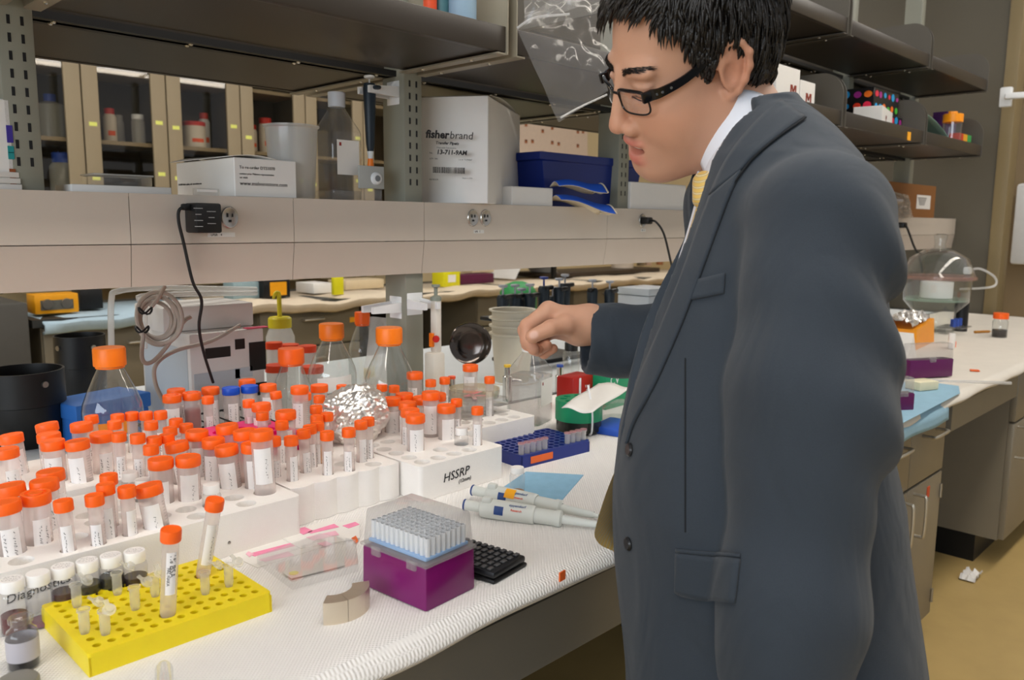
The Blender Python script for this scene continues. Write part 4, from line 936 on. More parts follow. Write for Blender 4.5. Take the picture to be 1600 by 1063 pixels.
# pipette on the hook, with its dial box
hp = np.array((up2-.085, 1.437, 0)); hz = at(590, 130, X=hp[0])[2]
t = thing('pipette', 'navy pipette with orange tip hanging on the white hook', 'pipette', (hp[0], hp[1], hz-.12))
NAVY = mat('navy_rubber', '#16242f', .45)
MB().lathe([(0, .018), (.010, .018), (.0115, .016), (.010, .013), (.0015, .011), (.0015, 0)], 20, (hp[0], hp[1], hz)).build('plunger', WHITEP, t)
MB().lathe([(0, -.135), (.0065, -.135), (.009, -.12), (.0115, -.06), (.0135, -.01), (.012, .002), (0, .004)], 24, (hp[0], hp[1], hz)).build('handle', NAVY, t)
MB().rbox((hp[0], hp[1]-.018, hz-.008), (.014, .03, .008), .003).build('finger_hook', NAVY, t)
MB().lathe([(.005, -.150), (.007, -.135), (0, -.134)], 20, (hp[0], hp[1], hz)).build('collar', WHITEP, t)
MB().lathe([(0, -.185), (.006, -.184), (.0075, -.172), (.0055, -.150)], 16, (hp[0], hp[1], hz)).build('orange_tip', OCAP2, t)
q = at(582, 266, Y=1.405); t = thing('dial_card', 'grey card box with a round white dial in front of the bottle', 'card', (q[0], 1.410, ZR))
MB().rbox((0, 0, .048), (.062, .006, .046), .001).build('card', mat('grey_card', '#a9aaa6', .6), t, world=False)
MB().rbox((0, 0, .012), (.05, .006, .024), .001).build('stand', CLEARP, t, world=False)
MB().lathe([(0, .006), (.010, .006), (.0125, .004), (.0135, 0)], 28, (.010, -.003, .046), axis=(0, -1, 0)).build('dial', WHITEP, t, world=False)
MB().lathe([(0, .0075), (.006, .0075), (.0065, .006)], 20, (.010, -.003, .046), axis=(0, -1, 0)).build('dial_face', mat('grey_face', '#6f7478', .4), t, world=False)
# big white carton with the printed brand, turned towards the aisle
C = at(762, 312, Y=1.345); th = math.radians(32); u, v, lu, lv = cbox(650, 762, 812, C, th, 230)
lv = max(lv, .16); h = at(762, 153, D=pj(C)[2])[2]-ZR
t = thing('carton', 'tall white carton with bold brand print and barcode', 'box', (C[0], C[1], ZR+.0005), th)
MB().rbox((lu/2, lv/2, h/2), (lu, lv, h), .0015, seg=1).build('body', WC, t, world=False, angle=20)
m = MB(); m.grid(lambda uu, w: (lu*uu, lv*w*.9+.004, h+.001+.014*math.sin(math.pi*min(1, uu*1.0))*(1-w)), 10, 4); o = m.build('flap', WC, t, world=False)
Rz = Matrix.Rotation(th, 3, 'Z'); xd = Rz @ Vector((0, -1, 0))
def ct(s_, along, z, sz, **kw): return text('printed_text', s_, sz, INK, t, Vector(t.location)+Rz @ Vector((-.0006, lv-along, z)), xd, (0, 0, 1), **kw)
k0 = lv-.138
ct('f', k0-.004, h*.59, .023, bold=.0009, shear=.12); ct('isher', k0+.002, h*.59, .023, bold=.0009, shear=.12); ct('brand', k0+.0495, h*.59, .023, shear=.12); ct('Transfer Pipets', k0+.018, h*.535, .0085, bold=.0003, shear=.2); ct('Disposable Polyethylene', k0+.020, h*.497, .0045, shear=.2); ct('No.', k0+.004, h*.445, .0055); ct('13-711-9AM', k0+.020, h*.445, .0135, bold=.0005, shear=.15)
ct('QTY  500', k0+.004, h*.395, .0045); ct('Lot #  T1234567', k0+.070, h*.395, .0045); ct('REORDER', k0+.004, h*.205, .0045); ct('Made in USA', k0+.078, h*.225, .0045)
rr = random.Random(3); x = k0+.012; m = MB()
while x < k0+.085:
    w = rr.choice((.0006, .0012, .0018)); p = Rz @ Vector((-.0005, lv-x, h*.30)); m.box((p.x+t.location[0], p.y+t.location[1], p.z+t.location[2]), (.0004, w, .013), th); x += w+rr.choice((.0007, .0012))
m.build('barcode', INK, t, smooth=False)
# low white box, blue bin, gloves, white box
t, a, b, h = carton('carton', 'low white box between the brand carton and the blue bin', 'box', None, 800, 864, 291, 305, 0, WC, Y=1.39, lv=.06)
t, a, b, h = carton('carton', 'plain white box right of the blue bin, beside the tie', 'box', None, 985, 1072, 284, 310, 0, WC, Y=1.392, lv=.09)
NB = mat('cobalt_plastic', '#0c2470', .35, 0, .05, 20)
x0_, x1_ = at(845, 290, Y=1.42)[0], at(1004, 290, Y=1.42)[0]; zt = at(1000, 252, Y=1.42)[2]
t = thing('storage_bin', 'cobalt blue plastic storage bin on the raceway', 'bin', ((x0_+x1_)/2, 1.48, ZR)); hb = zt-ZR; w = x1_-x0_; dp = .12
m = MB()
def ring(k, z, ins=0): return [(s1*(w/2*k-ins), s2*(dp/2*k-ins), z) for s1, s2 in ((-1, -1), (1, -1), (1, 1), (-1, 1))]
V = ring(.86, 0)+ring(.97, hb*.84)+ring(1.03, hb*.86)+ring(1.03, hb)+ring(.99, hb)+ring(.83, .004)
m.add(V, [(3, 2, 1, 0)]+[(i*4+k, i*4+(k+1) % 4, i*4+4+(k+1) % 4, i*4+4+k) for i in range(5) for k in range(4)]+[(20, 21, 22, 23)])
o = m.build('body', NB, t, world=False, smooth=False); bv = o.modifiers.new('round', 'BEVEL'); bv.width = .006; bv.segments = 3
GLB = mat('blue_fabric', '#1552c0', .8, 0, .06, 60, .2, 600); CRM = mat('cream_lining', '#d8c9ae', .9, 0, .06, 80, .3, 500)
for k, (p0, p1, z, w_, lb) in enumerate((((868, 312), (950, 328), .000, .05, 'blue fabric glove with cream lining, lower one hanging over the raceway edge'), ((866, 302), (938, 306), .018, .045, 'blue fabric glove with cream lining, upper one by the blue bin'))):
    A, E_ = at(*p0, Y=1.385), at(*p1, Y=1.345); t = thing('cloth_glove', lb, 'glove', (A[0], A[1], A[2]), 0, 'blue cloth gloves'); d = E_-A; L = np.linalg.norm(d); d /= L; sd = np.cross(d, (0, 0, 1)); sd /= np.linalg.norm(sd)
    for s_, mm, nm, off in ((1, GLB, 'shell', .0), (-1, CRM, 'lining', -.0012)):
        m = MB(); m.grid(lambda uu, w: tuple(A+d*L*uu*(1 if s_ > 0 else .985)+sd*(w-.5)*w_*(1+.5*uu)+np.array((0, 0, z+off+(.012+.012*uu)*math.sin(math.pi*w)**1.0-.010*uu*uu+.004*math.sin(uu*6)))), 14, 12); o = m.build(nm, mm, t); sm = o.modifiers.new('thick', 'SOLIDIFY'); sm.thickness = .0012
    m = MB(); m.tube([tuple(A+d*L+sd*(w-.5)*w_*1.5+np.array((0, 0, z+.024*math.sin(math.pi*w)-.010+.004*math.sin(6)))) for w in np.linspace(0, 1, 14)], .0022, 6); m.build('hem', CRM, t)
    m = MB(); m.tube([tuple(A+d*L+sd*(w-.5)*w_*1.5+np.array((0, 0, z-.010+.002*math.sin(9*w)))) for w in np.linspace(0, 1, 14)], .0022, 6); m.build('hem', CRM, t)
# power adapter and its cable, power plug at right
q = at(316, 341, Y=YR); t = thing('power_adapter', 'black plug-in power adapter on the raceway with a cable hanging down', 'adapter', (q[0], YR, q[2]))
A0 = at(306, 341, Y=YR-.045); xr_ = at(347, 341, Y=YR-.045)[0]
MB().rbox(((A0[0]+xr_)/2, YR-.0235, q[2]), (xr_-A0[0], .045, .050), .004).build('body', BLACK, t)
m = MB()
rr = random.Random(2)
for k in range(7): m.box((A0[0]+.004+.045*(k % 2)*.5, YR-.0465, q[2]+.016-.005*k), (rr.uniform(.01, .016), .0004, .0012))
m.build('printed_text', mat('grey_print2', '#8a8a8a', .6, 0, 0), t, smooth=False)
pts = [at(290, 326, Y=YR-.03), at(281, 327, Y=YR-.028), at(279, 345, Y=YR-.026), at(287, 380, Y=YR-.02), at(301, 440, Y=YR-.012), at(315, 470, Y=YR), at(311, 510, Y=YR+.02), at(318, 550, Y=YR+.05), at(333, 598, Y=YR+.08)]
cb = np.array((A0[0], YR-.024, q[2]+.018)); MB().tube(spline([cb]+pts[1:], 6), .0028, 8).build('cable', RUB, t)
MB().rbox((A0[0]-.006, YR-.024, q[2]+.018), (.016, .012, .011), .003).build('strain_relief', BLACK, t)
q = at(1003, 345, Y=YR); t = thing('power_plug', 'black power plug in the raceway beside the tie, cable hanging down', 'plug', (q[0], YR, q[2]))
MB().rbox((q[0], YR-.016, q[2]), (.024, .030, .020), .005).build('body', BLACK, t)
MB().tube(spline([(q[0], YR-.028, q[2]), at(1025, 347, Y=YR-.05), at(1037, 365, Y=YR-.06), at(1046, 400, Y=YR-.055), at(1053, 435, Y=YR-.03), at(1056, 470, Y=YR), (at(1058, 520, Y=1.40))], 6), .0032, 8).build('cable', RUB, t)
# hanging zip bag on the shelf end
ZIP = clear('zip_bag_plastic', (.975, .975, .975), .9, .16, .06, (.9, .88, .85))
def bagmesh(P, nu, nv, amp, seed, thick=.006):
    P = [np.array(p, float) for p in P]; nrm = np.cross(P[1]-P[0], P[3]-P[0]); nrm /= np.linalg.norm(nrm); m = MB()
    for sgn in (1, -1):
        def fn(uu, w):
            base = (P[0]*(1-uu)+P[1]*uu)*(1-w)+(P[3]*(1-uu)+P[2]*uu)*w
            e = math.sin(math.pi*uu)*math.sin(math.pi*w); v3 = Vector((uu*2.6, w*3.6, seed+sgn*3))
            k = amp*(.9*abs(NZ.noise(v3*.9))+.35*abs(NZ.noise(v3*2.1+Vector((5, 1, 0))))+.6*NZ.noise(v3*.5))*(.3+e)
            return tuple(base+nrm*(sgn*thick*e+k))
        m.grid(fn, nu, nv)
    return m
Db = 1.50
t = thing('zip_bag', 'crumpled clear zip-lock bag hanging from the shelf end beside the head', 'bag', at(870, 60, D=Db))
Q = [at(806, 42, D=Db), at(872, 192, D=Db+.03), at(1000, 110, D=Db+.10), at(935, -60, D=Db+.08)]
bagmesh(Q, 44, 44, .022, 1.3, .012).build('film', ZIP, t, angle=60)
Q2 = [at(820, 40, D=Db-.01), at(905, 10, D=Db-.01), at(925, -90, D=Db), at(815, -80, D=Db)]
bagmesh(Q2, 34, 30, .022, 4.1, .01).build('film', ZIP, t, angle=60)
MB().tube(spline([at(876, 184, D=Db+.02), at(905, 168, D=Db+.03), at(948, 148, D=Db+.05)], 6), .0022, 6).build('zip_strip', FROST, t)
MB().tube(spline([at(808, 44, D=Db-.006), at(835, 28, D=Db-.006), at(890, 22, D=Db-.006)], 6), .0022, 6).build('zip_strip', FROST, t)
# bottles standing on the left shelf (only their lower ends are in view)
ZT = ZS+.015
for px, D_, r, lab, c in ((672, 1.62, .012, 'small orange-labelled bottle on the left shelf', '#d84a1c'), (690, 1.66, .013, 'small teal-labelled bottle on the left shelf', '#3f6a72'), (705, 1.62, .012, 'small red-orange bottle on the left shelf', '#e0431c'), (722, 1.56, .026, 'larger bottle with a pale blue and white label on the left shelf', '#86a0b4')):
    yq = 1.150 if px == 722 else 1.17
    q = at(px, 10, Y=yq); t = thing('reagent_bottle', lab, 'bottle', (q[0], yq, ZT), 0, 'bottles on the left shelf')
    MB().lathe([(0, .001), (r*.95, 0), (r, .002), (r, .09), (r*.5, .105), (r*.5, .12), (0, .12)], 28).build('body', WHITEP, t, world=False); MB().lathe([(r*1.01, .018 if px == 722 else .004), (r*1.01, .08)], 28).build('label', mat('lab_'+c.strip('#'), c, .5), t, world=False)
    MB().lathe([(r*.55, .108), (r*.55, .125), (0, .125)], 24).build('cap', WHITEP, t, world=False)
# ------------------------------------------------------------------ things on the rear half of the bench
def pot(px, py, D, r, h, label):
    c = at(px, py, D=D); t = thing('centrifuge_bucket', label, 'bucket', (c[0], c[1], B), 0, 'black round buckets')
    MB().lathe([(0, .002), (r*.9, 0), (r*.96, .005), (r, h*.55), (r*1.03, h*.56), (r*1.03, h), (r*.97, h), (r*.93, .01), (0, .008)], 40).build('body', BLACK, t, world=False)
    a = math.atan2(-c[1], -c[0])
    for da in (-.9, .5): MB().lathe([(0, .004), (.006, .004), (.006, 0)], 14, (r*1.03*math.cos(a+da), r*1.03*math.sin(a+da), h*.85), axis=(math.cos(a+da), math.sin(a+da), 0)).build('pin', STEEL, t, world=False)
pot(36, 600, 1.62, .072, .150, 'large black round bucket at the left edge behind the tubes')
pot(128, 588, 1.98, .055, .170, 'smaller black bucket behind the amber-capped bottle')
BB = mat('blue_box_plastic', '#2f6fc0', .5, 0, .05, 30)
C = at(110, 690, D=1.62); t = thing('storage_box', 'bright blue plastic freezer box behind the left tubes', 'box', (C[0], C[1], B), .25); hb = at(110, 632, D=1.62)[2]-B
MB().rbox((.085, .03, (hb-.03)/2), (.16, .10, hb-.03), .004).build('body', BB, t, world=False); MB().rbox((.085, .03, hb-.015), (.168, .108, .032), .004).build('lid', BB, t, world=False)
# white instrument
IW = mat('instrument_white', '#dcd8d4', .5, 0, .03, 20); IG = mat('instrument_grey', '#b9c0c6', .5, 0, .03, 20)
C = at(298, 580, Y=1.62); u, v, lu, lv = cbox(222, 298, 413, C, 0, 550); D_ = pj(C)[2]; h = at(298, 522, D=D_)[2]-B
lv = min(lv, .30)
t = thing('power_supply', 'white bench instrument with dark display panels behind the raceway cable', 'instrument', (C[0], C[1], B))
MB().rbox((lu/2, lv/2, h/2), (lu, lv, h), .004).build('body', IW, t, world=False)
MB().box((-.0006, lv/2, h*.45), (.001, lv*.9, h*.8)).build('side_daylight_tint', IG, t, world=False)  # bluish sheet paints the window daylight onto the left side
for x, z, w, hh_, mm in ((.36, .80, .055, .022, BLACK), (.66, .86, .022, .022, BLACK), (.90, .72, .038, .062, BLACK), (.90, .38, .038, .028, BLACK), (.34, .52, .10, .04, IG), (.70, .57, .04, .022, IG)): MB().box((lu*x, -.0006, h*z), (w, .001, hh_)).build('panel', mm, t, world=False)
MB().box((lu*.92, .01, h+.001), (.05, .02, .002)).build('pink_strip', mat('pink_plastic', '#d84a6a', .5), t, world=False)
q = np.array((C[0]+lu*.42, C[1]+lv*.5, B+h)); t = thing('white_lid_box', 'flat white box resting on top of the bench instrument', 'box', (q[0], q[1], q[2]+.0005)); MB().rbox((0, 0, .026), (.20, .15, .052), .004).build('body', IW, t, world=False)
# clear acrylic frame
t = thing('acrylic_frame', 'clear acrylic cover frame behind the coiled cable', 'frame', at(215, 560, Y=1.70)); 
P = [at(174, 545, Y=1.72), at(174, 470, Y=1.72), at(186, 455, Y=1.72), at(250, 450, Y=1.75), at(400, 452, Y=1.85)]
MB().tube(spline(P, 6), .006, 10).build('rail', FROST, t)
P = [at(226, 545, Y=1.66), at(226, 480, Y=1.66), at(232, 462, Y=1.66), at(400, 458, Y=1.75)]; MB().tube(spline(P, 6), .006, 10).build('rail', FROST, t)
# coiled grey cable
GRC = mat('grey_cable', '#a89c90', .5); cc = at(246, 500, Y=1.56); D_ = pj(cc)[2]
ex = rt*np.array((1, 1, 0)); ex /= np.linalg.norm(ex); ez = np.array((0, 0, 1.)); 
t = thing('coiled_cable', 'grey cable coil tied with black ties hanging by the instrument', 'cable', cc)
for k, (r, ox, oz) in enumerate(((.043, .004, .004), (.040, 0, -.002), (.036, -.004, .005), (.030, -.008, 0))):
    MB().tube([tuple(cc+ex*(ox+r*math.cos(a))+ez*(oz+r*1.15*math.sin(a))+fw*(.004*k)) for a in np.linspace(0, 2*math.pi, 40)], .0042, 8, closed=True).build('loop', GRC, t)
MB().tube(spline([at(258, 447, Y=1.55), at(248, 465, Y=1.55), at(236, 480, Y=1.56)], 6), .0042, 8).build('lead', GRC, t)
MB().tube(spline([at(224, 520, Y=1.56), at(222, 560, Y=1.55), at(235, 567, Y=1.55), at(258, 545, Y=1.55), at(285, 505, Y=1.55), at(298, 495, Y=1.55)], 6), .0042, 8).build('lead', GRC, t)
MB().tube(spline([at(258, 633, Y=1.60), at(243, 600, Y=1.58), at(244, 570, Y=1.57), at(275, 548, Y=1.57), at(330, 533, Y=1.58), at(375, 508, Y=1.59)], 6), .0042, 8).build('lead', GRC, t)
for px, py in ((227, 486), (222, 515)): q = at(px, py, Y=1.55); MB().tube([tuple(q+ex*.012*math.cos(a)+fw*.010*math.sin(a)+ez*.006*math.cos(a*2)) for a in np.linspace(0, 6.28, 16)], .002, 6, closed=True).build('tie', BLACK, t)
# wash bottle with yellow nozzle
c = at(438, 525, D=2.15); t = thing('wash_bottle', 'white wash bottle with yellow nozzle behind the instrument', 'bottle', (c[0], c[1], B)); hz = at(438, 508, D=2.15)[2]-B
YN = mat('yellow_nozzle', '#d8c81c', .4)
MB().lathe([(0, .001), (.035, 0), (.037, .004), (.037, hz-.03), (.028, hz-.008), (.024, hz)], 28).build('body', FROST, t, world=False)
MB().lathe([(.030, hz-.006), (.030, hz+.018), (.026, hz+.022), (0, hz+.023)], 28).build('cap', YN, t, world=False)
MB().tube(spline([(0, 0, hz+.02), (0, 0, hz+.06), (-.002, 0, hz+.085), (-.012, 0, hz+.082), (-.016, 0, hz+.07)], 5), [.006]*11+[.005]*5+[.004]*5, 10).build('nozzle', YN, t, world=False)
# red-orange lidded cups behind the small bottle
RO = mat('red_orange_plastic', '#e8430f', .4)
for i, (px, py, D_, r, lb) in enumerate(((428, 535, 2.0, .020, 'leftmost'), (452, 538, 2.05, .024, 'second'), (480, 540, 2.0, .022, 'third, behind the small bottle,'), (432, 570, 1.9, .026, 'lower left'), (488, 572, 1.92, .026, 'lower right'))):
    c = at(px, py, D=D_); h = max(.03, c[2]-B); t = thing('lidded_cup', 'clear cup with red-orange lid behind the bottles, %s of the cluster' % lb.strip(','), 'cup', (c[0], c[1], B), 0, 'red-orange lidded cups')
    MB().lathe([(0, .001), (r*.8, 0), (r*.92, h-.012)], 24).build('body', FROST, t, world=False); MB().lathe([(r, h-.016), (r*1.02, h-.006), (r*1.0, h), (0, h+.001)], 32, knurl=(0, 1, -.0005)).build('lid', RO, t, world=False)
# plastic bag by the post
t = thing('plastic_bag', 'translucent plastic bag hanging below the post hook', 'bag', at(610, 560, Y=1.55)); Q = [at(560, 640, Y=1.52), at(652, 640, Y=1.52), at(640, 500, Y=1.50), at(578, 495, Y=1.55)]; bagmesh(Q, 20, 20, .03, 2.2, .02).build('film', clear('milky_film', (.95, .94, .93), 1.2, .2, .3, (.85, .83, .8)), t)
# white electronic pipette on the front hook
q = at(681, 470, Y=1.355); t = thing('pipette', 'white electronic pipette with red button hanging on the lower hook', 'pipette', (q[0], q[1], q[2]-.15)); x_, y_ = q[0], q[1]; z_ = q[2]
WG = mat('warm_white_plastic', '#d4cec2', .45)
MB().lathe([(0, .035), (.009, .035), (.009, .030), (.004, .028), (.004, .012), (.012, .008), (.012, 0)], 20, (x_, y_, z_)).build('plunger', mat('grey_plunger', '#7f8478', .4), t)
MB().rbox((x_, y_, z_-.055), (.018, .022, .12), .006).build('handle', WG, t); MB().rbox((x_-.004, y_, z_-.175), (.034, .034, .125), .006).build('grip', WG, t)
MB().lathe([(0, .004), (.007, .004), (.008, 0)], 18, (x_-.010, y_-.012, z_-.082), axis=(-.6, -.8, 0)).build('button', mat('red_button', '#c01c14', .4), t); MB().box((x_-.0125, y_, z_-.085), (.006, .01, .03)).build('stripe', OCAP2, t)
MB().lathe([(.003, -.30), (.006, -.235), (0, -.234)], 14, (x_, y_, z_)).build('shaft', WG, t)
# round dark mirror on a stand
c = at(735, 537, Y=1.54); D_ = pj(c)[2]; r = 33*D_/F; n = CAM-c; n[2] = -.0; n /= np.linalg.norm(n); n = n+np.array((0, 0, .05)); n /= np.linalg.norm(n)
t = thing('round_mirror', 'round dark mirror disc tilted on a stand in front of the beakers', 'mirror', (c[0], c[1], B))
MB().lathe([(0, -.012), (r*.9, -.012), (r, -.004), (r, .002), (r*.96, .004), (r*.9, .001), (r*.5, -.003), (0, -.004)], 48, c, axis=n).build('disc', mat('dark_mirror', '#57504c', .12, .9, .1, 20), t)
MB().tube([c-n*.012, (c[0]-n[0]*.03, c[1]-n[1]*.03, c[2]-.05), (c[0]-n[0]*.03, c[1]-n[1]*.03, B)], .005, 8).build('stand', STEEL, t)
# steel fittings cluster in front of it
for i, (px, py, cc_, lb) in enumerate(((706, 588, '#e8542a', 'small steel fitting with orange top left of the wide tube'), (793, 570, '#d8b02a', 'small steel fitting with yellow top under the beakers'), (875, 570, '#2a4a9c', 'small steel fitting with blue top beneath the hand'))):
    c = at(px, py, Y=1.42 if i < 2 else 1.40); h = c[2]-B; t = thing('steel_fitting', lb, 'fitting', (c[0], c[1], B), 0, 'steel fittings'); MB().lathe([(0, 0), (.012, 0), (.012, h-.03), (.008, h-.028), (.008, h-.004), (0, h-.004)], 20).build('body', CHROME, t, world=False); MB().lathe([(.009, h-.006), (.009, h), (0, h)], 20).build('top', mat('top_'+cc_.strip('#'), cc_, .5), t, world=False); MB().tube([(0, 0, h*.5), (.03, .01, h*.5), (.05, .0, h*.45)], .006, 8).build('side_arm', CHROME, t, world=False)
q = at(892, 575, Y=1.42); t = thing('sample_vial', 'black-capped clear bottle directly under the hand', 'bottle', (q[0], q[1], B)); MB().lathe([(0, .001), (.022, 0), (.023, .003), (.023, .095), (.016, .108)], 24).build('body', CLEAR, t, world=False); MB().lathe([(.018, .104), (.018, .126), (0, .126)], 24).build('cap', BLACK, t, world=False)
# stacked beakers
BK = mat('cream_translucent', '#cfc8b6', .5, 0, .03, 30)
c = at(800, 600, Y=1.60); zt = at(800, 480, D=pj(c)[2])[2]; r = .062
for k in range(4):
    z = zt-.20-.022*(3-k); tp = z+.20
    t = thing('stacked_beaker', 'cream plastic beaker, %s of the nested stack behind the hand' % ('lowest', 'second lowest', 'third lowest', 'topmost')[k], 'beaker', (c[0], c[1], z), 0, 'nested plastic beakers')
    s_ = 1-.02*(3-k)
    MB().lathe([(0, .002), (r*.72*s_, 0), (r*.74*s_, .003), (r*.95, .19), (r*1.08, .194), (r*1.08, .198), (r*.93, .197), (r*.71*s_, .008), (0, .006)], 40).build('body', BK, t, world=False)
t = thing('beaker_base', 'cream plastic pail carrying the nested beakers', 'pail', (c[0], c[1], B)); MB().lathe([(0, 0), (r*1.2, 0), (r*1.25, .004), (r*1.25, zt-.266-B-.004), (r*1.2, zt-.266-B-.001), (0, zt-.266-B-.001)], 36).build('body', BK, t, world=False)
# pipette carousel(s): dark pipettes with pale plungers
c0 = at(868, 520, Y=1.80)
PZ = []
PG = mat('pale_plunger', '#b4b9c4', .4)
for i, (px, py, dk, lb) in enumerate(((786, 447, 0, 'first from the left'), (805, 446, 0, 'second from the left'), (815, 452, 0, 'third from the left, yellow collared'), (828, 445, 0, 'fourth from the left'), (850, 434, 0, 'fifth from the left, tall'), (864, 450, 0, 'sixth from the left'), (874, 436, 0, 'seventh from the left'), (883, 430, 0, 'eighth from the left, tallest'), (926, 438, 1, 'left of the pair above the sleeve'), (953, 440, 1, 'right of the pair above the sleeve'))):
    c = at(px, py, Y=1.72+.02*(i % 3)); t = thing('pipette', 'dark pipette with pale plunger, '+lb+' in the stand', 'pipette', (c[0], c[1], c[2]-.2), 0, 'dark pipettes in the stand')
    MB().lathe([(0, .004), (.013, .003), (.015, 0), (.011, -.005), (.003, -.006), (.003, -.03)], 16, c).build('plunger', PG if i != 4 else mat('blue_plunger', '#3a4a9a', .4), t)
    MB().lathe([(0, -.026), (.015, -.027), (.019, -.036), (.017, -.09), (.013, -.15), (0, -.151)], 16, c).build('handle', NAVY, t)
    MB().rbox((c[0]+(.014 if i != 8 else -.014), c[1]-.008, c[2]-.032), (.052, .016, .014), .005, .3).build('finger_hook', BLACK, t)
    PZ.append(c)
t = thing('pipette_stand', 'dark carousel stand holding the upright pipettes', 'stand', (c0[0], 1.80, B))
za = PZ[0][2]-.10; xa = PZ[0][0]-.03; xb = PZ[9][0]+.03
MB().rbox(((xa+xb)/2, 1.765, za), (xb-xa, .05, .012), .004).build('holder_bar', BLACK, t)
for x in (xa+.12, xb-.12): MB().tube([(x, 1.80, B), (x, 1.80, za)], .010, 10).build('post', BLACK, t)
MB().rbox(((xa+xb)/2, 1.80, B+.008), (.30, .16, .014), .005).build('base', BLACK, t)
# green cylinder on the far side and grey box
q = at(1012, 500, Y=1.75); t = thing('grey_box', 'pale grey equipment box between the pipettes and the jacket', 'box', (q[0]+.03, 1.78, B)); zt = at(1012, 450, Y=1.75)[2]-B
MB().rbox((0, 0, zt*.44), (.17, .14, zt*.86), .004).build('body', IG, t, world=False); MB().rbox((0, 0, zt*.94), (.174, .144, zt*.12), .003).build('lid', IG, t, world=False)

# ------------------------------------------------------------------ the far bench and the glass cabinets behind
YB = 3.98; ZB = .76
tag(MB().box((3.93, YB+.40, ZB-.018), (5.74, .78, .034)).build('far_worktop', SLAB), 'worktop of the far bench across the rear aisle', 'worktop')
FC = mat('far_cabinet_enamel', '#7c7361', .5, .1, .05, 10)
def far_unit(x0, x1, label, nd=1, rows=3):
    t = thing('drawer_unit', label, 'cabinet', ((x0+x1)/2, YB+.38, 0)); MB().box(((x0+x1)/2, YB+.40, .36), (x1-x0, .70, .715)).build('body', FC, t); w = (x1-x0)/nd
    for i in range(nd):
        hz = .66/rows
        for j in range(rows):
            xa_, xb_ = x0+i*w+.006, x0+(i+1)*w-.006; z = .72-hz*(j+.5); d = MB().rbox(((xa_+xb_)/2, YB+.042, z), (xb_-xa_, .02, hz-.012), .002).build('drawer', FC, t)
            l = np.array(t.location); cx = (xa_+xb_)/2; pull(d, np.array((cx-.06, YB+.033, z+hz*.2))-l, np.array((cx+.06, YB+.033, z+hz*.2))-l, r=.006)
            if (i+j) % 2 == 0:
                MB().box((xb_-.05-l[0], YB+.031-l[1], z+.02-l[2]), (.035, .003, .03)).build('sticker', MATS['amber_sticker'], d)
far_unit(1.10, 1.95, 'grey drawer unit of the far bench at the left behind the cables', 1, 2)
far_unit(2.15, 2.80, 'grey drawer unit of the far bench behind the bottles', 1, 3)
far_unit(3.75, 4.55, 'grey drawer unit of the far bench right of the post', 1, 3)
far_unit(4.75, 6.4, 'wide grey drawer unit of the far bench above the sleeve', 2, 3)
tag(MB().box((3.28, YB+.7, .36), (.90, .02, .70)).build('knee_panel', BLACK), 'black knee space panel under the far bench', 'panel')
tag(MB().rbox((.86, YB+.3, .42), (.37, .6, .84), .01).build('floor_machine', mat('dark_machine', '#4a4844', .5)), 'dark floor-standing machine at the left of the far bench', 'machine')
PAD = mat('pale_blue_pad', '#a9bfcc', .9, 0, .1, 30, .3, 60); PADW = mat('cream_pad', '#d8c8b0', .9, 0, .08, 30, .3, 60)
def pad(x0, x1, m_, label, seed):
    r_ = random.Random(seed); m = MB(); nx = int((x1-x0)*14)
    def fn(uu, w):
        x = x0+(x1-x0)*uu; k = w*4; y = [YB+.6, YB+.03, YB-.035, YB-.03, YB+.01][int(round(k))]; z = [ZB+.004, ZB+.008, ZB-.01, ZB-.05, ZB-.06][int(round(k))]
        return (x, y+.01*math.sin(x*11+seed), z+(.010*math.sin(x*8+seed)+.006*math.sin(x*21))*(w > .2))
    m.grid(fn, nx, 4); o = m.build('bench_pad', m_, None, angle=80); sm = o.modifiers.new('thick', 'SOLIDIFY'); sm.thickness = .012; tag(o, label, 'bench liner')
pad(1.10, 1.95, PAD, 'rolled light blue liner on the far bench at the left', 1); pad(1.97, 6.7, PADW, 'cream absorbent liner on the far bench', 3)
def farbox(px0, px1, py0, py1, Y, label, m_, name='tip_box', cat='box', dp=.12, z0=None, extra=None):
    a, b = at(px0, py1, Y=Y), at(px1, py0, Y=Y); z0_ = ZB+.012 if z0 is None else z0; zt = b[2]
    t = thing(name, label, cat, ((a[0]+b[0])/2, Y+dp/2, z0_)); w = b[0]-a[0]; h = max(.02, zt-z0_)
    MB().rbox((0, 0, h/2), (w, dp, h), .004).build('body', m_, t, world=False); return t, w, h, dp
YO = mat('golden_plastic', '#e0980c', .45); YL2 = mat('lemon_plastic', '#d8d018', .45); PUR2 = mat('plum_plastic', '#5a1a3c', .45); GRN2 = mat('leaf_green', '#2f8a4c', .5)
t, w, h, dp = farbox(55, 122, 458, 486, 4.1, 'golden yellow rack box with grey dials on the far bench', YO)
MB().box((.0, -dp/2-.001, h*.45), (w*.75, .002, h*.5)).build('panel', mat('grey_panel', '#5a5850', .5), t, world=False)
for s_ in (-1, 1): MB().lathe([(0, .006), (.022, .006), (.024, 0)], 16, (s_*w*.22, -dp/2-.002, h*.5), axis=(0, -1, 0)).build('dial', STEEL, t, world=False)
farbox(126, 160, 452, 478, 4.2, 'black box beside the golden rack on the far bench', BLACK)
t, w, h, dp = farbox(412, 453, 436, 463, 4.15, 'black and yellow carton on the far bench', BLACK, 'carton'); MB().box((w*.05, -dp/2-.001, h*.5), (w*.62, .002, h*.72)).build('print', MATS['golden_plastic'], t, world=False)
farbox(365, 408, 440, 464, 4.2, 'grey and teal carton on the far bench', mat('teal_carton', '#8aa0a4', .6), 'carton')
farbox(522, 537, 432, 456, 4.10, 'lemon yellow card stand on the far bench', YL2, 'card_stand', 'card', .03)
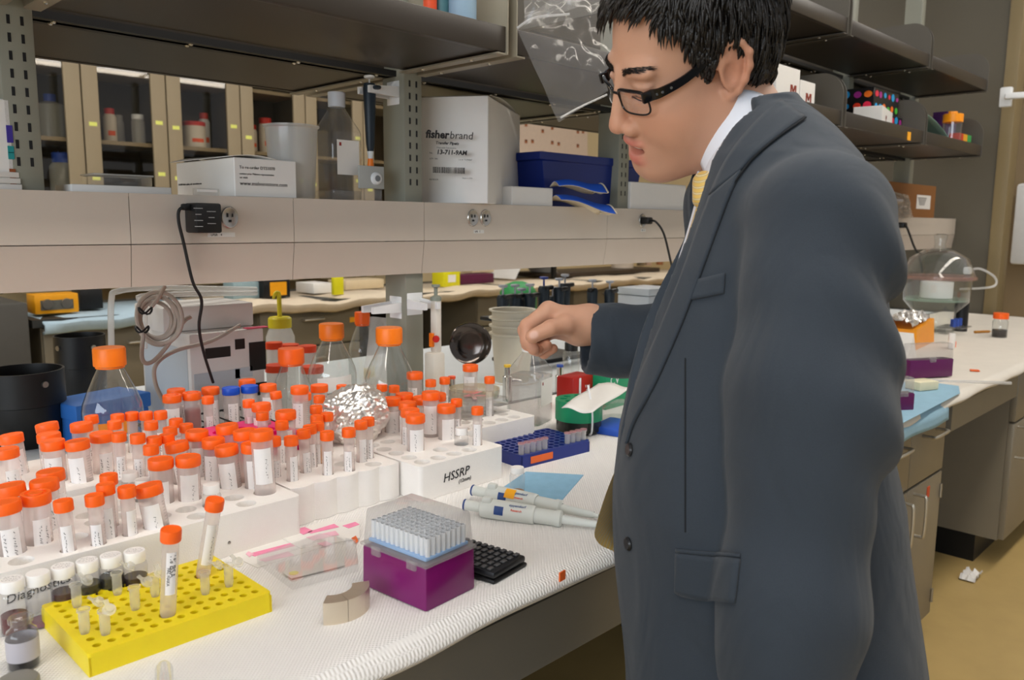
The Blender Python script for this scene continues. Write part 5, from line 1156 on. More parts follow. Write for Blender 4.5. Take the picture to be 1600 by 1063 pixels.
farbox(540, 600, 436, 452, 4.35, 'cream rounded device behind the yellow card on the far bench', mat('cream_plastic', '#d8c4a0', .5), 'device', 'device', .2)
farbox(490, 520, 442, 455, 4.25, 'stack of cream papers on the far bench', PAPER, 'paper_stack', 'paper', .2)
t, w, h, dp = farbox(693, 719, 422, 443, 4.15, 'lemon yellow tip box on the far bench right of the post', YL2); MB().box((0, -dp/2-.001, h*.5), (w*.45, .002, h*.45)).build('label', PAPER, t, world=False)
farbox(720, 772, 427, 438, 4.25, 'plum purple flat box on the far bench', PUR2); farbox(738, 772, 416, 426, 4.3, 'cream box lying on the plum flat box', mat('cream_plastic', '#d8c4a0', .5), z0=at(738, 427, Y=4.3)[2])
q = at(810, 440, Y=3.2); t = thing('gas_cylinder', 'green rounded drum behind the upright pipettes', 'drum', (q[0], q[1], 0)); zc = at(810, 440, Y=3.2)[2]
MB().lathe([(0, 0), (.10, 0), (.105, .01), (.105, zc-.06), (.08, zc-.02), (.03, zc), (0, zc)], 32).build('body', GRN2, t, world=False)
q = at(812, 425, Y=4.4); m = MB(); m.grid(lambda uu, w_: (q[0]-.15+.5*uu, 4.3+.3*w_, ZB+.02+.16*math.sin(math.pi*uu)*(1-.4*w_)+.03*math.sin(uu*9)), 14, 6); tag(m.build('cloth_heap', PAPER), 'cream cloth heap on the far bench under the raceway', 'cloth')
# shallow dark tray with bucket and bottles on the right part of the far bench
t = thing('basin_tray', 'shallow dark basin tray on the far bench above the sleeve', 'tray', (5.5, 4.5, ZB+.012)); MB().rbox((5.55, 4.5, ZB+.030), (1.5, .42, .036), .006).build('tray', mat('dark_basin', '#3a2e22', .5), t); MB().box((4.82, 4.28, ZB+.14), (.035, .03, .26)).build('frame_post', BLACK, t)
q = at(972, 430, Y=4.5); t = thing('white_bucket', 'white plastic bucket on the far basin tray', 'bucket', (q[0], 4.5, ZB+.049)); MB().lathe([(0, 0), (.10, 0), (.12, .22), (.125, .22), (.125, .235), (0, .235)], 32).build('body', mat('warm_bucket', '#d8c8b4', .5), t, world=False)
for px, c_, lb in ((1000, '#7a6a50', 'small dark bottle on the far basin tray, left of three'), (1012, '#c8a890', 'small bottle with red cap on the far basin tray, middle of three'), (1030, '#a86a40', 'small amber bottle on the far basin tray, right of three')):
    q = at(px, 432, Y=4.6); t = thing('reagent_bottle', lb, 'bottle', (q[0], 4.6, ZB+.049), 0, 'bottles on the far basin tray'); MB().lathe([(0, 0), (.032, 0), (.034, .01), (.034, .10), (.018, .12), (.018, .13), (0, .13)], 20).build('body', mat('b_'+c_.strip('#'), c_, .4), t, world=False); MB().lathe([(.02, .122), (.02, .15), (0, .15)], 16).build('cap', RO if px == 1012 else BLACK, t, world=False)
# glass-fronted cabinets
YG = 5.0; CF = mat('cabinet_frame_enamel', '#9a8a6e', .5, .05, .04, 8); CI = mat('cabinet_interior', '#4a4234', .7)
PANE = clear('cabinet_glass', (.88, .86, .82), 1.0, .02, .0)
edges = [at(x, 200, Y=YG)[0] for x in (136, 262, 368, 478)]; pitch = .472
xs0 = at(262, 200, Y=YG)[0]
CL = ['leftmost, holding jugs', 'second, holding a red-capped bottle', 'third, holding red-lidded jars', 'fourth, behind the beaker', 'fifth, behind the square bottle', 'sixth, behind the upright']
REDC = mat('red_lid', '#c8281a', .45); TEAL = mat('teal_lid', '#3a8a8c', .5); BLC = mat('blue_lid', '#2a4aa0', .5); ORL = mat('orange_label', '#e8571c', .6); JAR = mat('jar_white', '#d8cfc0', .5); JUG = clear('jug_plastic', (.9, .9, .85), .6, .2, .6, (.75, .75, .68))
def jar(x, z, r, h, lid, lb, lidm=REDC, body=JAR, lab=True, y=YG+.14, sh=.8):
    t = thing('reagent_jar', lb, 'jar', (x, y, z), 0, 'jars in the glass cabinets'); lid_h = h*.16
    MB().lathe([(0, .001), (r*.95, 0), (r, .004), (r, h*sh-.01), (lid*1.02, h-lid_h), (lid, h-lid_h)], 24).build('body', body, t, world=False)
    MB().lathe([(lid*1.05, h-lid_h*1.05), (lid*1.07, h-.003), (lid, h), (0, h)], 24).build('lid', lidm, t, world=False)
    if lab: MB().grid(lambda u, v: (r*1.01*math.cos(-2.2+1.1*u), r*1.01*math.sin(-2.2+1.1*u), h*.20+h*.14*v), 8, 1).build('label', ORL, t, world=False)
ZSH = at(200, 223, Y=YG+.1)[2]; ZSL = .86
for i in range(6):
    xa_ = xs0+pitch*(i-2); xb_ = xa_+pitch
    t = thing('glass_cabinet', 'tan steel cabinet with glass door at the back, '+CL[i], 'cabinet', ((xa_+xb_)/2, YG+.2, .8), 0, 'glass-fronted cabinets along the back')
    z0, z1 = .80, 2.6
    MB().box(((xa_+xb_)/2, YG+.40, (z0+z1)/2), (pitch-.01, .02, z1-z0)).build('back', CI, t)
    for x in (xa_+.010, xb_-.010): MB().box((x, YG+.21, (z0+z1)/2), (.018, .38, z1-z0)).build('side', CI, t)
    dr = thing('x', '', ''); bpy.data.objects.remove(dr)
    fw_ = .085
    for x in (xa_+.004+fw_/2, xb_-.004-fw_/2): MB().rbox((x, YG+.01, (z0+z1)/2), (fw_, .022, z1-z0-.01), .003).build('door_stile', CF, t)
    for z in (z0+.04, z1-.04): MB().box(((xa_+xb_)/2, YG+.01, z), (pitch-.01-2*fw_, .022, .08)).build('door_rail', CF, t)
    MB().box(((xa_+xb_)/2, YG+.012, (z0+z1)/2), (pitch-.01-2*fw_, .004, z1-z0-.16)).build('pane', PANE, t, smooth=False)
    for z in (ZSH, ZSL, 2.05): MB().box(((xa_+xb_)/2, YG+.21, z-.012), (pitch-.04, .34, .022)).build('shelf_board', CF, t)
    for k, (px_, z, mm) in enumerate(((-1, ZSH+.14, 'amber_sticker'), (1, ZSH+.10, 'yellow_dot'))):
        if i == 0 and k == 0: continue
        MB().box(((xa_+.05) if px_ > 0 else (xb_-.05), YG-.002, z-.02*(i % 2)), (.042, .002, .022)).build('sticker', MATS[mm if not (i > 0 and k == 0) else 'yellow_dot'], t)
        MB().box(((xa_+.05) if px_ > 0 else (xb_-.05), YG-.002, z-.30-.02*(i % 2)), (.042, .002, .022)).build('sticker', MATS[mm if not (i > 0 and k == 0) else 'yellow_dot'], t)
def cabx(px): return at(px, 220, Y=YG+.14)[0]
z = ZSH; s1 = (1/F)*pj((2.0, YG, 1.4))[2]
for px, hpx, wpx, lidr, lm, bm_, lb in ((92, 66, 40, .4, BLC, JUG, 'large translucent jug with blue lid in the leftmost cabinet'), (178, 52, 20, .7, REDC, JAR, 'slim white bottle with red cap in the second cabinet'), (197, 45, 18, .8, FROST, FROST, 'clear cylinder in the second cabinet'), (216, 45, 20, .85, WHITEP, FROST, 'white-lidded clear jar in the second cabinet'), (281, 58, 20, .6, REDC, JAR, 'tall white bottle with red cap at the left of the third cabinet'), (303, 42, 36, .95, REDC, JAR, 'wide white jar with red lid in the third cabinet'), (332, 62, 19, .7, REDC, WHITEP, 'tall white bottle with red cap at the right of the third cabinet'), (397, 48, 24, .85, REDC, JAR, 'white jar with red lid at the left of the fourth cabinet'), (414, 60, 22, .9, REDC, JAR, 'tall white jar with red lid in the fourth cabinet'), (432, 50, 30, .9, REDC, JAR, 'white jar with red lid half behind the beaker')):
    r = wpx*s1/2*1.0; jar(cabx(px), ZSH, r, hpx*s1, r*lidr, lb, lm, bm_, lab=(lm is REDC), y=YG+.13+.06*(px % 3))
for px, lm, lb in ((95, BLC, 'lower jug with blue lid in the leftmost cabinet'),): jar(cabx(px), ZSH-.42, 36*s1/2, .34, 26*s1/2, lb, lm, JUG, False)
for px, lb in ((183, 'teal-lidded jar low in the second cabinet, left one'), (205, 'teal-lidded jar low in the second cabinet, right one')): jar(cabx(px), ZSH-.52, 18*s1/2, .20, 16*s1/2, lb, TEAL, FROST, False)
# notice sheet with small portraits on the back wall
YW = 5.64
t = thing('notice_poster', 'pinkish notice sheet with rows of small portrait photos', 'poster', at(868, 215, Y=YW)); c = [at(812, 180, Y=YW), at(918, 192, Y=YW), at(918, 256, Y=YW), at(812, 256, Y=YW)]
MB().add([tuple(q) for q in c]+[tuple(q+np.array((0, .006, 0))) for q in c], [(0, 1, 2, 3), (7, 6, 5, 4), (0, 4, 5, 1), (1, 5, 6, 2), (2, 6, 7, 3), (3, 7, 4, 0)]).build('sheet', mat('pink_paper', '#e4cdb8', .8), t, smooth=False)
PF = mat('portrait_tone', '#b0683e', .7, 0, .5, 12); PH = mat('portrait_dark', '#5a3420', .7, 0, .3, 20)
for px, py in ((822, 195), (848, 205), (863, 200), (822, 221), (832, 221), (863, 223), (873, 225), (848, 239), (822, 247), (832, 247), (863, 248), (874, 248), (903, 206), (911, 206), (903, 228), (903, 247)):
    a = at(px, py, Y=YW-.003); MB().box(a, (.034, .004, .034)).build('portrait_photo', PF, t, smooth=False); MB().box(a+np.array((0, -.003, .010)), (.026, .002, .012)).build('portrait_hair', PH, t, smooth=False)

# ------------------------------------------------------------------ right-hand shelves and bench
def on_shelf(xl, xc, xr, ytop, yb, name, label, cat, m, th=0, z0=ZS+.0145, Y=1.16, lv=None, **kw): return carton(name, label, cat, xl, xc, xr, ytop, yb, th, m, None, z0=z0, Y=Y, lv=lv, **kw)
MR = mat('maroon_print', '#8a3018', .6, 0, 0)
for xl, xc, xr, yt, lb in ((None, 1212, 1250, 100, 'white carton printed with a maroon M beside the hair'), (None, 1250.5, 1274, 125, 'smaller white carton printed with a maroon M, right of the other')):
    t, a, b, h = on_shelf(xl, xc, xr, yt, 150, 'carton', lb, 'box', WC, Y=1.135, lv=.10)
    ox = a*(.62 if xc == 1212 else .40); sz = .034
    for dx, wx in ((0, .007), (sz*.85, .007)): MB().box((ox+dx, -.0008, h*.48), (wx, .001, sz)).build('printed_letter', MR, t, world=False, smooth=False)
    MB().prism([(ox, h*.48+sz/2), (ox+.008, h*.48+sz/2), (ox+sz*.425+.003, h*.48-sz*.1), (ox+sz*.425-.003, h*.48-sz*.1)], 1, -.0012, -.0004).build('printed_letter', MR, t, world=False, smooth=False)
    MB().prism([(ox+sz*.85, h*.48+sz/2), (ox+sz*.85-.008, h*.48+sz/2), (ox+sz*.425-.003, h*.48-sz*.1), (ox+sz*.425+.003, h*.48-sz*.1)], 1, -.0012, -.0004).build('printed_letter', MR, t, world=False, smooth=False)
t, a, b, h = on_shelf(1333, 1378, 1395, 165, 190, 'carton', 'white carton lying in front of the spotted glove boxes', 'box', WC, th=math.radians(12), Y=1.14); text('printed_text', 'M', .03, MR, t, Vector(t.location)+Vector((a*.3, -.001, h*.5)), (1, 0, 0), (0, 0, 1))
# spotted black glove boxes: black card with coloured round spots
SPB = mat('black_gloss_card', '#100f12', .35); SPC = [mat('spot_'+c.strip('#'), c, .4, 0, 0) for c in ('#d82a4a', '#4cb83a', '#1c9ad8', '#f0741c', '#a82a8c', '#e83a1c')]
disc = [MB().lathe([(0, .0006), (1, .0006), (1, 0)], 12).mesh('spot') for _ in SPC]
for d_, m_ in zip(disc, SPC): d_.materials.append(m_)
rr = random.Random(12)
def glove_box(X_, Y_, Z_, w, dp, h, th, label):
    t = thing('glove_box', label, 'box', (X_, Y_, Z_), th, 'spotted glove boxes'); MB().rbox((w/2, dp/2, h/2), (w, dp, h), .002, seg=1).build('body', SPB, t, world=False)
    st = .040
    for face in (0, 1):
        L = w if face == 0 else dp
        for i in range(int(L/st)):
            for j in range(int(h/st)):
                k = rr.randrange(6); s_ = rr.uniform(.010, .016); o = put('spot', disc[k], None, t); a = (i+.5)*L/int(L/st)+rr.uniform(-.004, .004); b_ = (j+.5)*h/int(h/st)+rr.uniform(-.004, .004)
                o.scale = (s_, s_*rr.uniform(.7, 1), 1)
                if face == 0: o.location = (a, -.0003, b_); o.rotation_euler = (math.pi/2, 0, 0)
                else: o.location = (-.0003, a, b_); o.rotation_euler = (math.pi/2, 0, -math.pi/2)
    return t
ZZ = ZS+.0145; g0 = at(1395, 200, Y=1.20)
glove_box(g0[0]-.14, 1.19, ZZ, .24, .16, .085, 0, 'spotted black glove box, lowest of the stack on the right shelf')
glove_box(g0[0]-.20, 1.20, ZZ+.0862, .24, .16, .085, 0, 'spotted black glove box, topmost of the stack on the right shelf')
t = thing('shelf_tag', 'amber tag on the front lip of the right shelf', 'tag', at(1420, 213, Y=SF)); q = at(1420, 213, Y=SF); MB().box((q[0], SF-.001, q[2]), (.03, .002, .030)).build('tag', MATS['amber_sticker'], t)
m = MB(); A, E_ = at(1408, 168, Y=1.2), at(1485, 200, Y=1.2); m.grid(lambda uu, w: (A[0]+(E_[0]-A[0])*uu, 1.17+.14*w, ZZ+.004+(A[2]-ZZ)*(1-uu**2.2)*(1-.2*w)), 14, 6); o = m.build('teal_wrap', mat('pale_teal_sheet', '#8fb0a0', .6)); tag(o, 'pale teal wrapping sheet sloping over the right shelf', 'wrap'); sm = o.modifiers.new('t', 'SOLIDIFY'); sm.thickness = .002
for px, py, lb in ((1488, 184, 'clear jar with orange cap on the right shelf, left one'), (1503, 186, 'clear jar with orange cap on the right shelf, right one')):
    c = at(px, py, Y=1.17+.04*(px > 1490)); c[0] = 3.86 if px < 1490 else 3.955; t = thing('capped_jar', lb, 'jar', (c[0], c[1], ZZ), 0, 'orange-capped jars on the right shelf'); h = max(.05, c[2]+.015-ZZ); r = .040 if px < 1490 else .028; MB().lathe([(0, .001), (r*.9, 0), (r*.95, h-.03)], 24).build('body', CLEAR, t, world=False); MB().lathe([(r, h-.034), (r, h-.002), (r*.95, h), (0, h)], 36, knurl=(0, 1, -.0006)).build('cap', mat('gold_orange_cap', '#ff9a10', .4), t, world=False)
t = thing('carton', 'violet patterned carton at the right end of the shelf', 'box', (3.98, 1.24, ZZ)); MB().rbox((0, 0, .085), (.13, .06, .17), .002).build('body', mat('violet_card', '#4c1c5c', .5, 0, .3, 40), t, world=False)
RB = [('#c83a1c'), ('#e0a01c'), ('#3a9a4c')]
q0 = 3.86
t = thing('carton', 'small rainbow striped carton in front of the violet one', 'box', (q0, 1.14, ZZ));
for k, c_ in enumerate(RB): MB().box((.03+.055*k, .02, .035), (.054, .04, .07)).build('stripe', mat('rb_'+c_.strip('#'), c_, .5), t, world=False)
# cardboard carton and plastic clump on the raceway beyond the man
CBD = mat('brown_cardboard', '#8a5a2c', .75, 0, .06, 20)
t, a, b, h = carton('carton', 'brown cardboard carton with white label on the raceway at right', 'box', None, 1300, 1462, 274, 335, 0, CBD, Y=1.392, lv=.085)
MB().box((a*.86, -.001, h*.48), (a*.16, .001, h*.42)).build('label', PAPER, t, world=False)
for k in range(5): MB().box((a*.84, -.002, h*(.60-.05*k)), (a*.10*(1-.1*k), .0006, .003)).build('print_line', INK, t, world=False, smooth=False)
t = thing('plastic_clump', 'crumpled clear plastic wrap in front of the cardboard carton', 'wrap', at(1398, 320, Y=1.36)); Q = [at(1370, 345, Y=1.37), at(1425, 340, Y=1.37), at(1418, 305, Y=1.37), at(1375, 295, Y=1.37)]; bagmesh(Q, 16, 14, .04, 7.7, .03).build('film', clear('bubble_film', (.95, .93, .9), 2, .1, .35, (.9, .85, .8)), t, angle=10)
q = at(1403, 352, Y=YR); t = thing('power_plug', 'black plug with a curved cable on the raceway right of the jacket', 'plug', (q[0], YR, q[2])); MB().rbox((q[0], YR-.018, q[2]), (.045, .034, .025), .006).build('body', BLACK, t)
MB().tube(spline([(q[0], YR-.03, q[2]), at(1418, 358, Y=YR-.06), at(1428, 385, Y=YR-.06), at(1438, 405, Y=YR-.05), at(1441, 425, Y=YR)], 6), .005, 8).build('cable', RUB, t)
# bell-shaped desiccator
c = at(1465, 432, Y=1.16); D_ = pj(c)[2]; k = D_/F; t = thing('desiccator', 'clear bell-shaped desiccator with knob on the right bench', 'desiccator', (c[0], c[1], B)); r = 52*k; zf = at(1465, 432, D=D_)[2]-B
MB().lathe([(r*1.02, zf), (r, zf+.004), (r*.97, zf+.020), (r*.80, zf+28*k), (r*.45, zf+40*k), (r*.17, zf+44*k), (r*.15, zf+50*k), (r*.19, zf+64*k), (r*.10, zf+66*k), (0, zf+66*k)], 40).build('dome', CLEAR, t, world=False)
MB().lathe([(r*.95, zf-.012), (r*1.06, zf-.010), (r*1.06, zf+.004), (r*.95, zf+.004)], 40).build('flange', clear('rosy_plastic', (.9, .75, .7), 1.2, .1, .35, (.7, .42, .36)), t, world=False)
MB().lathe([(0, .002), (r*.55, 0), (r*.6, .004), (r*.62, zf*.35), (r*.9, zf*.55), (r*.95, zf-.010)], 40).build('bowl', CLEAR, t, world=False)
MB().lathe([(0, zf*.60), (r*.88, zf*.60), (r*.88, zf*.56), (0, zf*.56)], 36).build('plate', clear('green_plate', (.8, .95, .85), 1.2, .1, .4, (.6, .75, .65)), t, world=False)
MB().lathe([(0, zf*.61), (r*.45, zf*.61), (r*.45, zf*.9), (0, zf*.9)], 28).build('dish', WHITEP, t, world=False)
cw = np.array((c[0], c[1], B))
MB().tube(spline([np.array(at(1508, 425, D=D_))-0, at(1530, 420, D=D_), at(1553, 432, D=D_), at(1556, 445, D=D_), at(1540, 450, D=D_), at(1500, 452, D=D_+.1)], 6), .005, 8).build('hose', FROST, t)
MB().rbox(at(1512, 423, D=D_), (.03, .03, .03), .006).build('valve', WHITEP, t)
MB().lathe([(0, 0), (.028, 0), (.028, .13), (0, .13)], 20, (at(1503, 480, D=D_)[0], at(1503, 480, D=D_)[1], B)).build('black_support', BLACK, t)
# amber-orange block with foil, purple tip boxes, tray, bottle etc. on the right bench
AMO = mat('amber_orange_plastic', '#f09a10', .45, 0, .04, 30)
C = at(1430, 548, Z=B); t = thing('orange_block', 'amber orange plastic block rack behind the purple tip box', 'rack', (C[0], C[1], B), .1); MB().prism([(0, 0), (.30, 0), (.27, .095), (0, .075)], 1, 0, .13).build('body', AMO, t, world=False)
m = MB(); m.grid(lambda uu, w: (-.02+.28*uu, .01+.12*w, .085+.03*uu*.3+.03*abs(NZ.noise(Vector((uu*7, w*6, 2))))+.02*math.sin(math.pi*w)), 26, 16); l = t.location; o = tag(m.build('foil_sheet', MATS['aluminium_foil'], None, angle=5), 'crumpled foil on the amber orange block', 'foil'); o.location = l; o.rotation_euler = (0, 0, .1)
def tipbox(px, py, xl, xr, ytop, ysplit, th, label):
    C = at(px, py, Z=B+.004); u, v, a, b = cbox(xl, px, xr, C, th, py); D_ = pj(C)[2]; h = at(px, ytop, D=D_)[2]-B; hs = at(px, ysplit, D=D_)[2]-B; t = thing('tip_box', label, 'tip box', (C[0], C[1], B+.003), th)
    b = min(b if b and b > 0 else .1, .13); a = min(max(a, .05), .2)
    MB().rbox((a/2, b/2, hs/2), (a, b, hs), .003).build('base', mat('plum_box_plastic', '#5c1250', .35), t, world=False); MB().rbox((a/2, b/2, (h+hs)/2), (a-.002, b-.002, h-hs), .003, top=.95).build('lid', LIDM, t, world=False); MB().box((a/2, -.002, hs), (.02, .004, .014)).build('latch', LIDM, t, world=False); return t
tipbox(1421, 592, 1405, 1488, 540, 565, math.radians(-28), 'purple tip box with clear lid standing on the right blue pad')
tipbox(1392, 642, 1380, 1428, 592, 617, math.radians(-35), 'purple tip box with yellowish lid half behind the jacket')
t = thing('folded_card', 'white folded card leaning behind the purple tip box', 'card', at(1440, 572, Z=B)); A = at(1412, 572, Z=B); m = MB(); m.prism([(0, 0), (.10, 0), (.05, .10)], 1, 0, .12); m.v = [(x+A[0]+.02, y+A[1]+.0, z+B) for x, y, z in m.v]; m.build('card', PAPER, t)
t = thing('sample_tray', 'clear tray of dark blue samples leaning by the orange block', 'tray', at(1492, 520, Z=B)); A = at(1490, 522, Z=B); MB().rbox((A[0], A[1], B+.03), (.13, .10, .006), .002).build('tray', CLEARP, t)
for k in range(5): MB().lathe([(0, 0), (.008, 0), (.008, .03), (0, .03)], 10, (A[0]-.04+.02*k, A[1]-.01+.012*(k % 2), B+.034)).build('sample', BLC, t)
MB().box((A[0], A[1]+.03, B+.014), (.10, .03, .024)).build('support', CLEARP, t)
o = MB().rbox(at(1487, 533, Z=B+.03), (.05, .02, .055), .002, .3).build('label_card', WC); tag(o, 'small white carton with orange and green marks by the tray', 'box')
q = at(1489, 536, Z=B+.03); MB().box(q+np.array((-.006, -.0115, -.004)), (.018, .002, .02), .3).build('mark', ORL, o, world=False); o.children[0].matrix_parent_inverse = o.matrix_world.inverted()
c = at(1561, 527, Z=B); t = thing('reagent_bottle', 'small bottle of dark liquid with orange cap on the right bench', 'bottle', c); k = pj(c)[2]/F; r = 11*k
MB().lathe([(0, .001), (r*.95, 0), (r, .003), (r, 24*k), (r*.7, 30*k), (r*.7, 34*k)], 24).build('glass', CLEAR, t, world=False); MB().lathe([(0, .003), (r*.94, .003), (r*.94, 12*k), (0, 12*k)], 24).build('contents', liquid('#1c100c'), t, world=False); MB().lathe([(r*.85, 29*k), (r*.98, 29*k), (r*.98, 38*k), (0, 38*k)], 36, knurl=(1, 2, -.0005)).build('cap', OCAP, t, world=False)
flat('blue_pad', [(1330, 700), (1410, 662), (1500, 615), (1498, 604), (1440, 596), (1380, 600), (1330, 620)], B+.0030, PAD if False else mat('blue_pad2', '#8fb4c8', .9, 0, .1, 30, .3, 200), th=.0012); tag([o for o in bpy.data.objects if o.name.startswith('blue_pad')][-1], 'light blue pad draped at the edge of the right bench', 'pad')
m = MB(); xa_, xb_ = 1.72, 2.27; m.grid(lambda u, v: (xa_+(xb_-xa_)*u+.03*v*(u-.5), YF+.02-.036*min(1, v*1.6)+.003*math.sin(u*14), B+.004-.050*max(0, v-.3)/.7-.010*u*max(0, v-.3)), 24, 8); o = m.build('draped_edge', MATS['blue_pad2']); sm = o.modifiers.new('t', 'SOLIDIFY'); sm.thickness = .0015; pd = [q for q in bpy.data.objects if q.name.startswith('blue_pad')][-1]; o.parent = pd
C = at(1452, 610, Z=B+.004); o = MB().rbox((C[0], C[1]+.02, B+.017), (.07, .05, .024), .003, -.4).build('cream_sponge', mat('cream_foam', '#dcd4b4', .9)); tag(o, 'cream foam block on the right blue pad', 'block')
A, E_ = at(1425, 594, Z=B+.012), at(1580, 599, Z=B+.012); t = thing('serological_pipette', 'long thin clear pipette lying across the right bench edge', 'pipette', (A+E_)/2); MB().tube([A, A*.4+E_*.6, E_], [.002, .0045, .0045], 8).build('tube', FROST, t)
A, E_ = at(1523, 519, Z=B+.006), at(1548, 518, Z=B+.006); t = thing('pencil', 'short ochre pencil stub on the right bench', 'pencil', (A+E_)/2); MB().tube([A, A*.15+E_*.85, E_], [.006, .006, .0015], 6).build('shaft', mat('ochre_paint', '#a8701c', .5), t)
o = MB().box(at(1523, 579, Z=B+.003), (.025, .025, .003), .4).build('orange_tape', MATS['orange_tape']); tag(o, 'orange tape bit on the right blue pad corner', 'tape')
# hook and tall cabinet beyond the partition
q = at(1572, 152, Y=1.12); t = thing('wall_hook', 'white plastic hook on the trim at the far right', 'hook', q); MB().rbox(q, (.03, .05, .09), .006).build('plate', WHITEP, t); MB().rbox(q+np.array((-.02, -.06, .0)), (.03, .12, .028), .006, .3).build('arm', WHITEP, t)
t = thing('tall_cabinet', 'tan cabinet beyond the partition at the right edge', 'cabinet', (6.2, 1.1, 0)); MB().box((6.3, .95, 1.25), (.6, 1.1, 2.5)).build('body', TANP, t); MB().box((5.985, 1.02, .98), (.03, .30, .14)).build('bracket', mat('pale_steel', '#b4b4b8', .4, .3), t)
q = at(1597, 330, X=5.9); t = thing('wall_dispenser', 'pale wall dispenser at the extreme right edge', 'dispenser', (q[0], q[1], 1.0)); MB().rbox((q[0], q[1]-.05, 1.22), (.12, .16, .50), .02).build('body', WHITEP, t)
# ------------------------------------------------------------------ the man
def nets(fn, lo, hi, h):
    """surface of fn(P) = 0 by surface nets"""
    lo = np.array(lo, float); n = np.ceil((np.array(hi)-lo)/h).astype(int)+1
    ax = [lo[i]+h*np.arange(n[i]) for i in range(3)]; f = np.empty(n, np.float32)
    for i0 in range(0, n[0], 24):
        X, Y, Z = np.meshgrid(ax[0][i0:i0+24], ax[1], ax[2], indexing='ij'); f[i0:i0+24] = fn(np.stack((X, Y, Z), -1).reshape(-1, 3)).reshape(X.shape)
    s = f < 0; c = s[:-1, :-1, :-1].astype(np.int8)
    cnt = sum(s[a:n[0]-1+a, b:n[1]-1+b, e:n[2]-1+e].astype(np.int8) for a in (0, 1) for b in (0, 1) for e in (0, 1))
    act = (cnt > 0) & (cnt < 8); I = np.argwhere(act); idx = -np.ones(act.shape, np.int64); idx[act] = np.arange(len(I))
    acc = np.zeros((len(I), 3)); num = np.zeros(len(I))
    for d in range(3):
        o1, o2 = [(1, 2), (0, 2), (0, 1)][d]
        for a in (0, 1):
            for b in (0, 1):
                k = np.zeros(3, int); k[o1] = a; k[o2] = b; k2 = k.copy(); k2[d] = 1
                f0 = f[tuple((I+k).T)]; f1 = f[tuple((I+k2).T)]; m = (f0 < 0) != (f1 < 0); t = f0/(f0-f1+1e-20)
                p = np.tile(k.astype(float), (len(I), 1)); p[:, d] = t; acc[m] += p[m]; num[m] += 1
    V = lo+h*(I+acc/num[:, None]); Q = []
    for d in range(3):
        o1, o2 = [(1, 2), (2, 0), (0, 1)][d]
        sl0 = [slice(None)]*3; sl1 = [slice(None)]*3; sl0[d] = slice(0, -1); sl1[d] = slice(1, None)
        e = s[tuple(sl0)] != s[tuple(sl1)]; E = np.argwhere(e); E = E[(E[:, o1] > 0) & (E[:, o2] > 0) & (E[:, o1] < n[o1]-1) & (E[:, o2] < n[o2]-1)]
        inside = s[tuple(E.T)]
        q = []
        for a, b in ((1, 1), (0, 1), (0, 0), (1, 0)):
            k = E.copy(); k[:, o1] -= a; k[:, o2] -= b; q.append(idx[tuple(k.T)])
        q = np.stack(q, 1); q[~inside] = q[~inside][:, ::-1]; Q.append(q)
    return V, np.concatenate(Q)
def smin(a, b, k):
    hh = np.clip(.5+.5*(b-a)/k, 0, 1); return b*(1-hh)+a*hh-k*hh*(1-hh)
def smax(a, b, k): return -smin(-a, -b, k)
def rc(P, a, b, ra, rb):
    a, b = np.array(a, float), np.array(b, float); d = b-a; t = np.clip(((P-a)@d)/(d@d), 0, 1); return np.linalg.norm(P-a-t[:, None]*d, axis=1)-(ra+(rb-ra)*t)
def el(P, c, r, M=None):
    q = P-np.array(c, float); q = q@M if M is not None else q; r = np.array(r, float); k0 = np.linalg.norm(q/r, axis=1); k1 = np.linalg.norm(q/(r*r), axis=1)+1e-9; return k0*(k0-1)/k1
def chain(P, pts, rad, k=.004):
    f = None
    for (a, b, ra, rb) in zip(pts, pts[1:], rad, rad[1:]):
        g = rc(P, a, b, ra, rb); f = g if f is None else smin(f, g, k)
    return f
def mesh_np(name, V, Q, smooth=True):
    me = bpy.data.meshes.new(name); me.from_pydata(V.tolist(), [], Q.tolist()); me.update()
    if smooth: me.polygons.foreach_set('use_smooth', [True]*len(me.polygons))
    return me
def vcol(me, colr, name='tint'):
    a = me.color_attributes.new(name, 'FLOAT_COLOR', 'POINT'); a.data.foreach_set('color', np.c_[colr, np.ones(len(colr))].astype(np.float32).ravel())
# head frame
def Rh(yaw, pitch, roll):
    cy, sy, cp, sp, cr, sr = math.cos(yaw), math.sin(yaw), math.cos(pitch), math.sin(pitch), math.cos(roll), math.sin(roll)
    return np.array([[cy, -sy, 0], [sy, cy, 0], [0, 0, 1]])@np.array([[cp, 0, sp], [0, 1, 0], [-sp, 0, cp]])@np.array([[1, 0, 0], [0, cr, -sr], [0, sr, cr]])
HM = Rh(math.radians(145.7), math.radians(23.2), math.radians(-21.2)); HP = at(1083.6, 95.9, D=1.016)
def toW(p): return np.asarray(p)@HM.T+HP
def toL(p): return (np.asarray(p)-HP)@HM
NECK = toL(at(1184, 238, D=1.035)); 
EARO = [(.010, .076, .010), (.007, .078, .024), (-.004, .083, .035), (-.017, .088, .032), (-.0245, .090, .018), (-.0235, .089, .002), (-.017, .086, -.013), (-.009, .081, -.024), (-.001, .076, -.028), (.003, .073, -.022)]
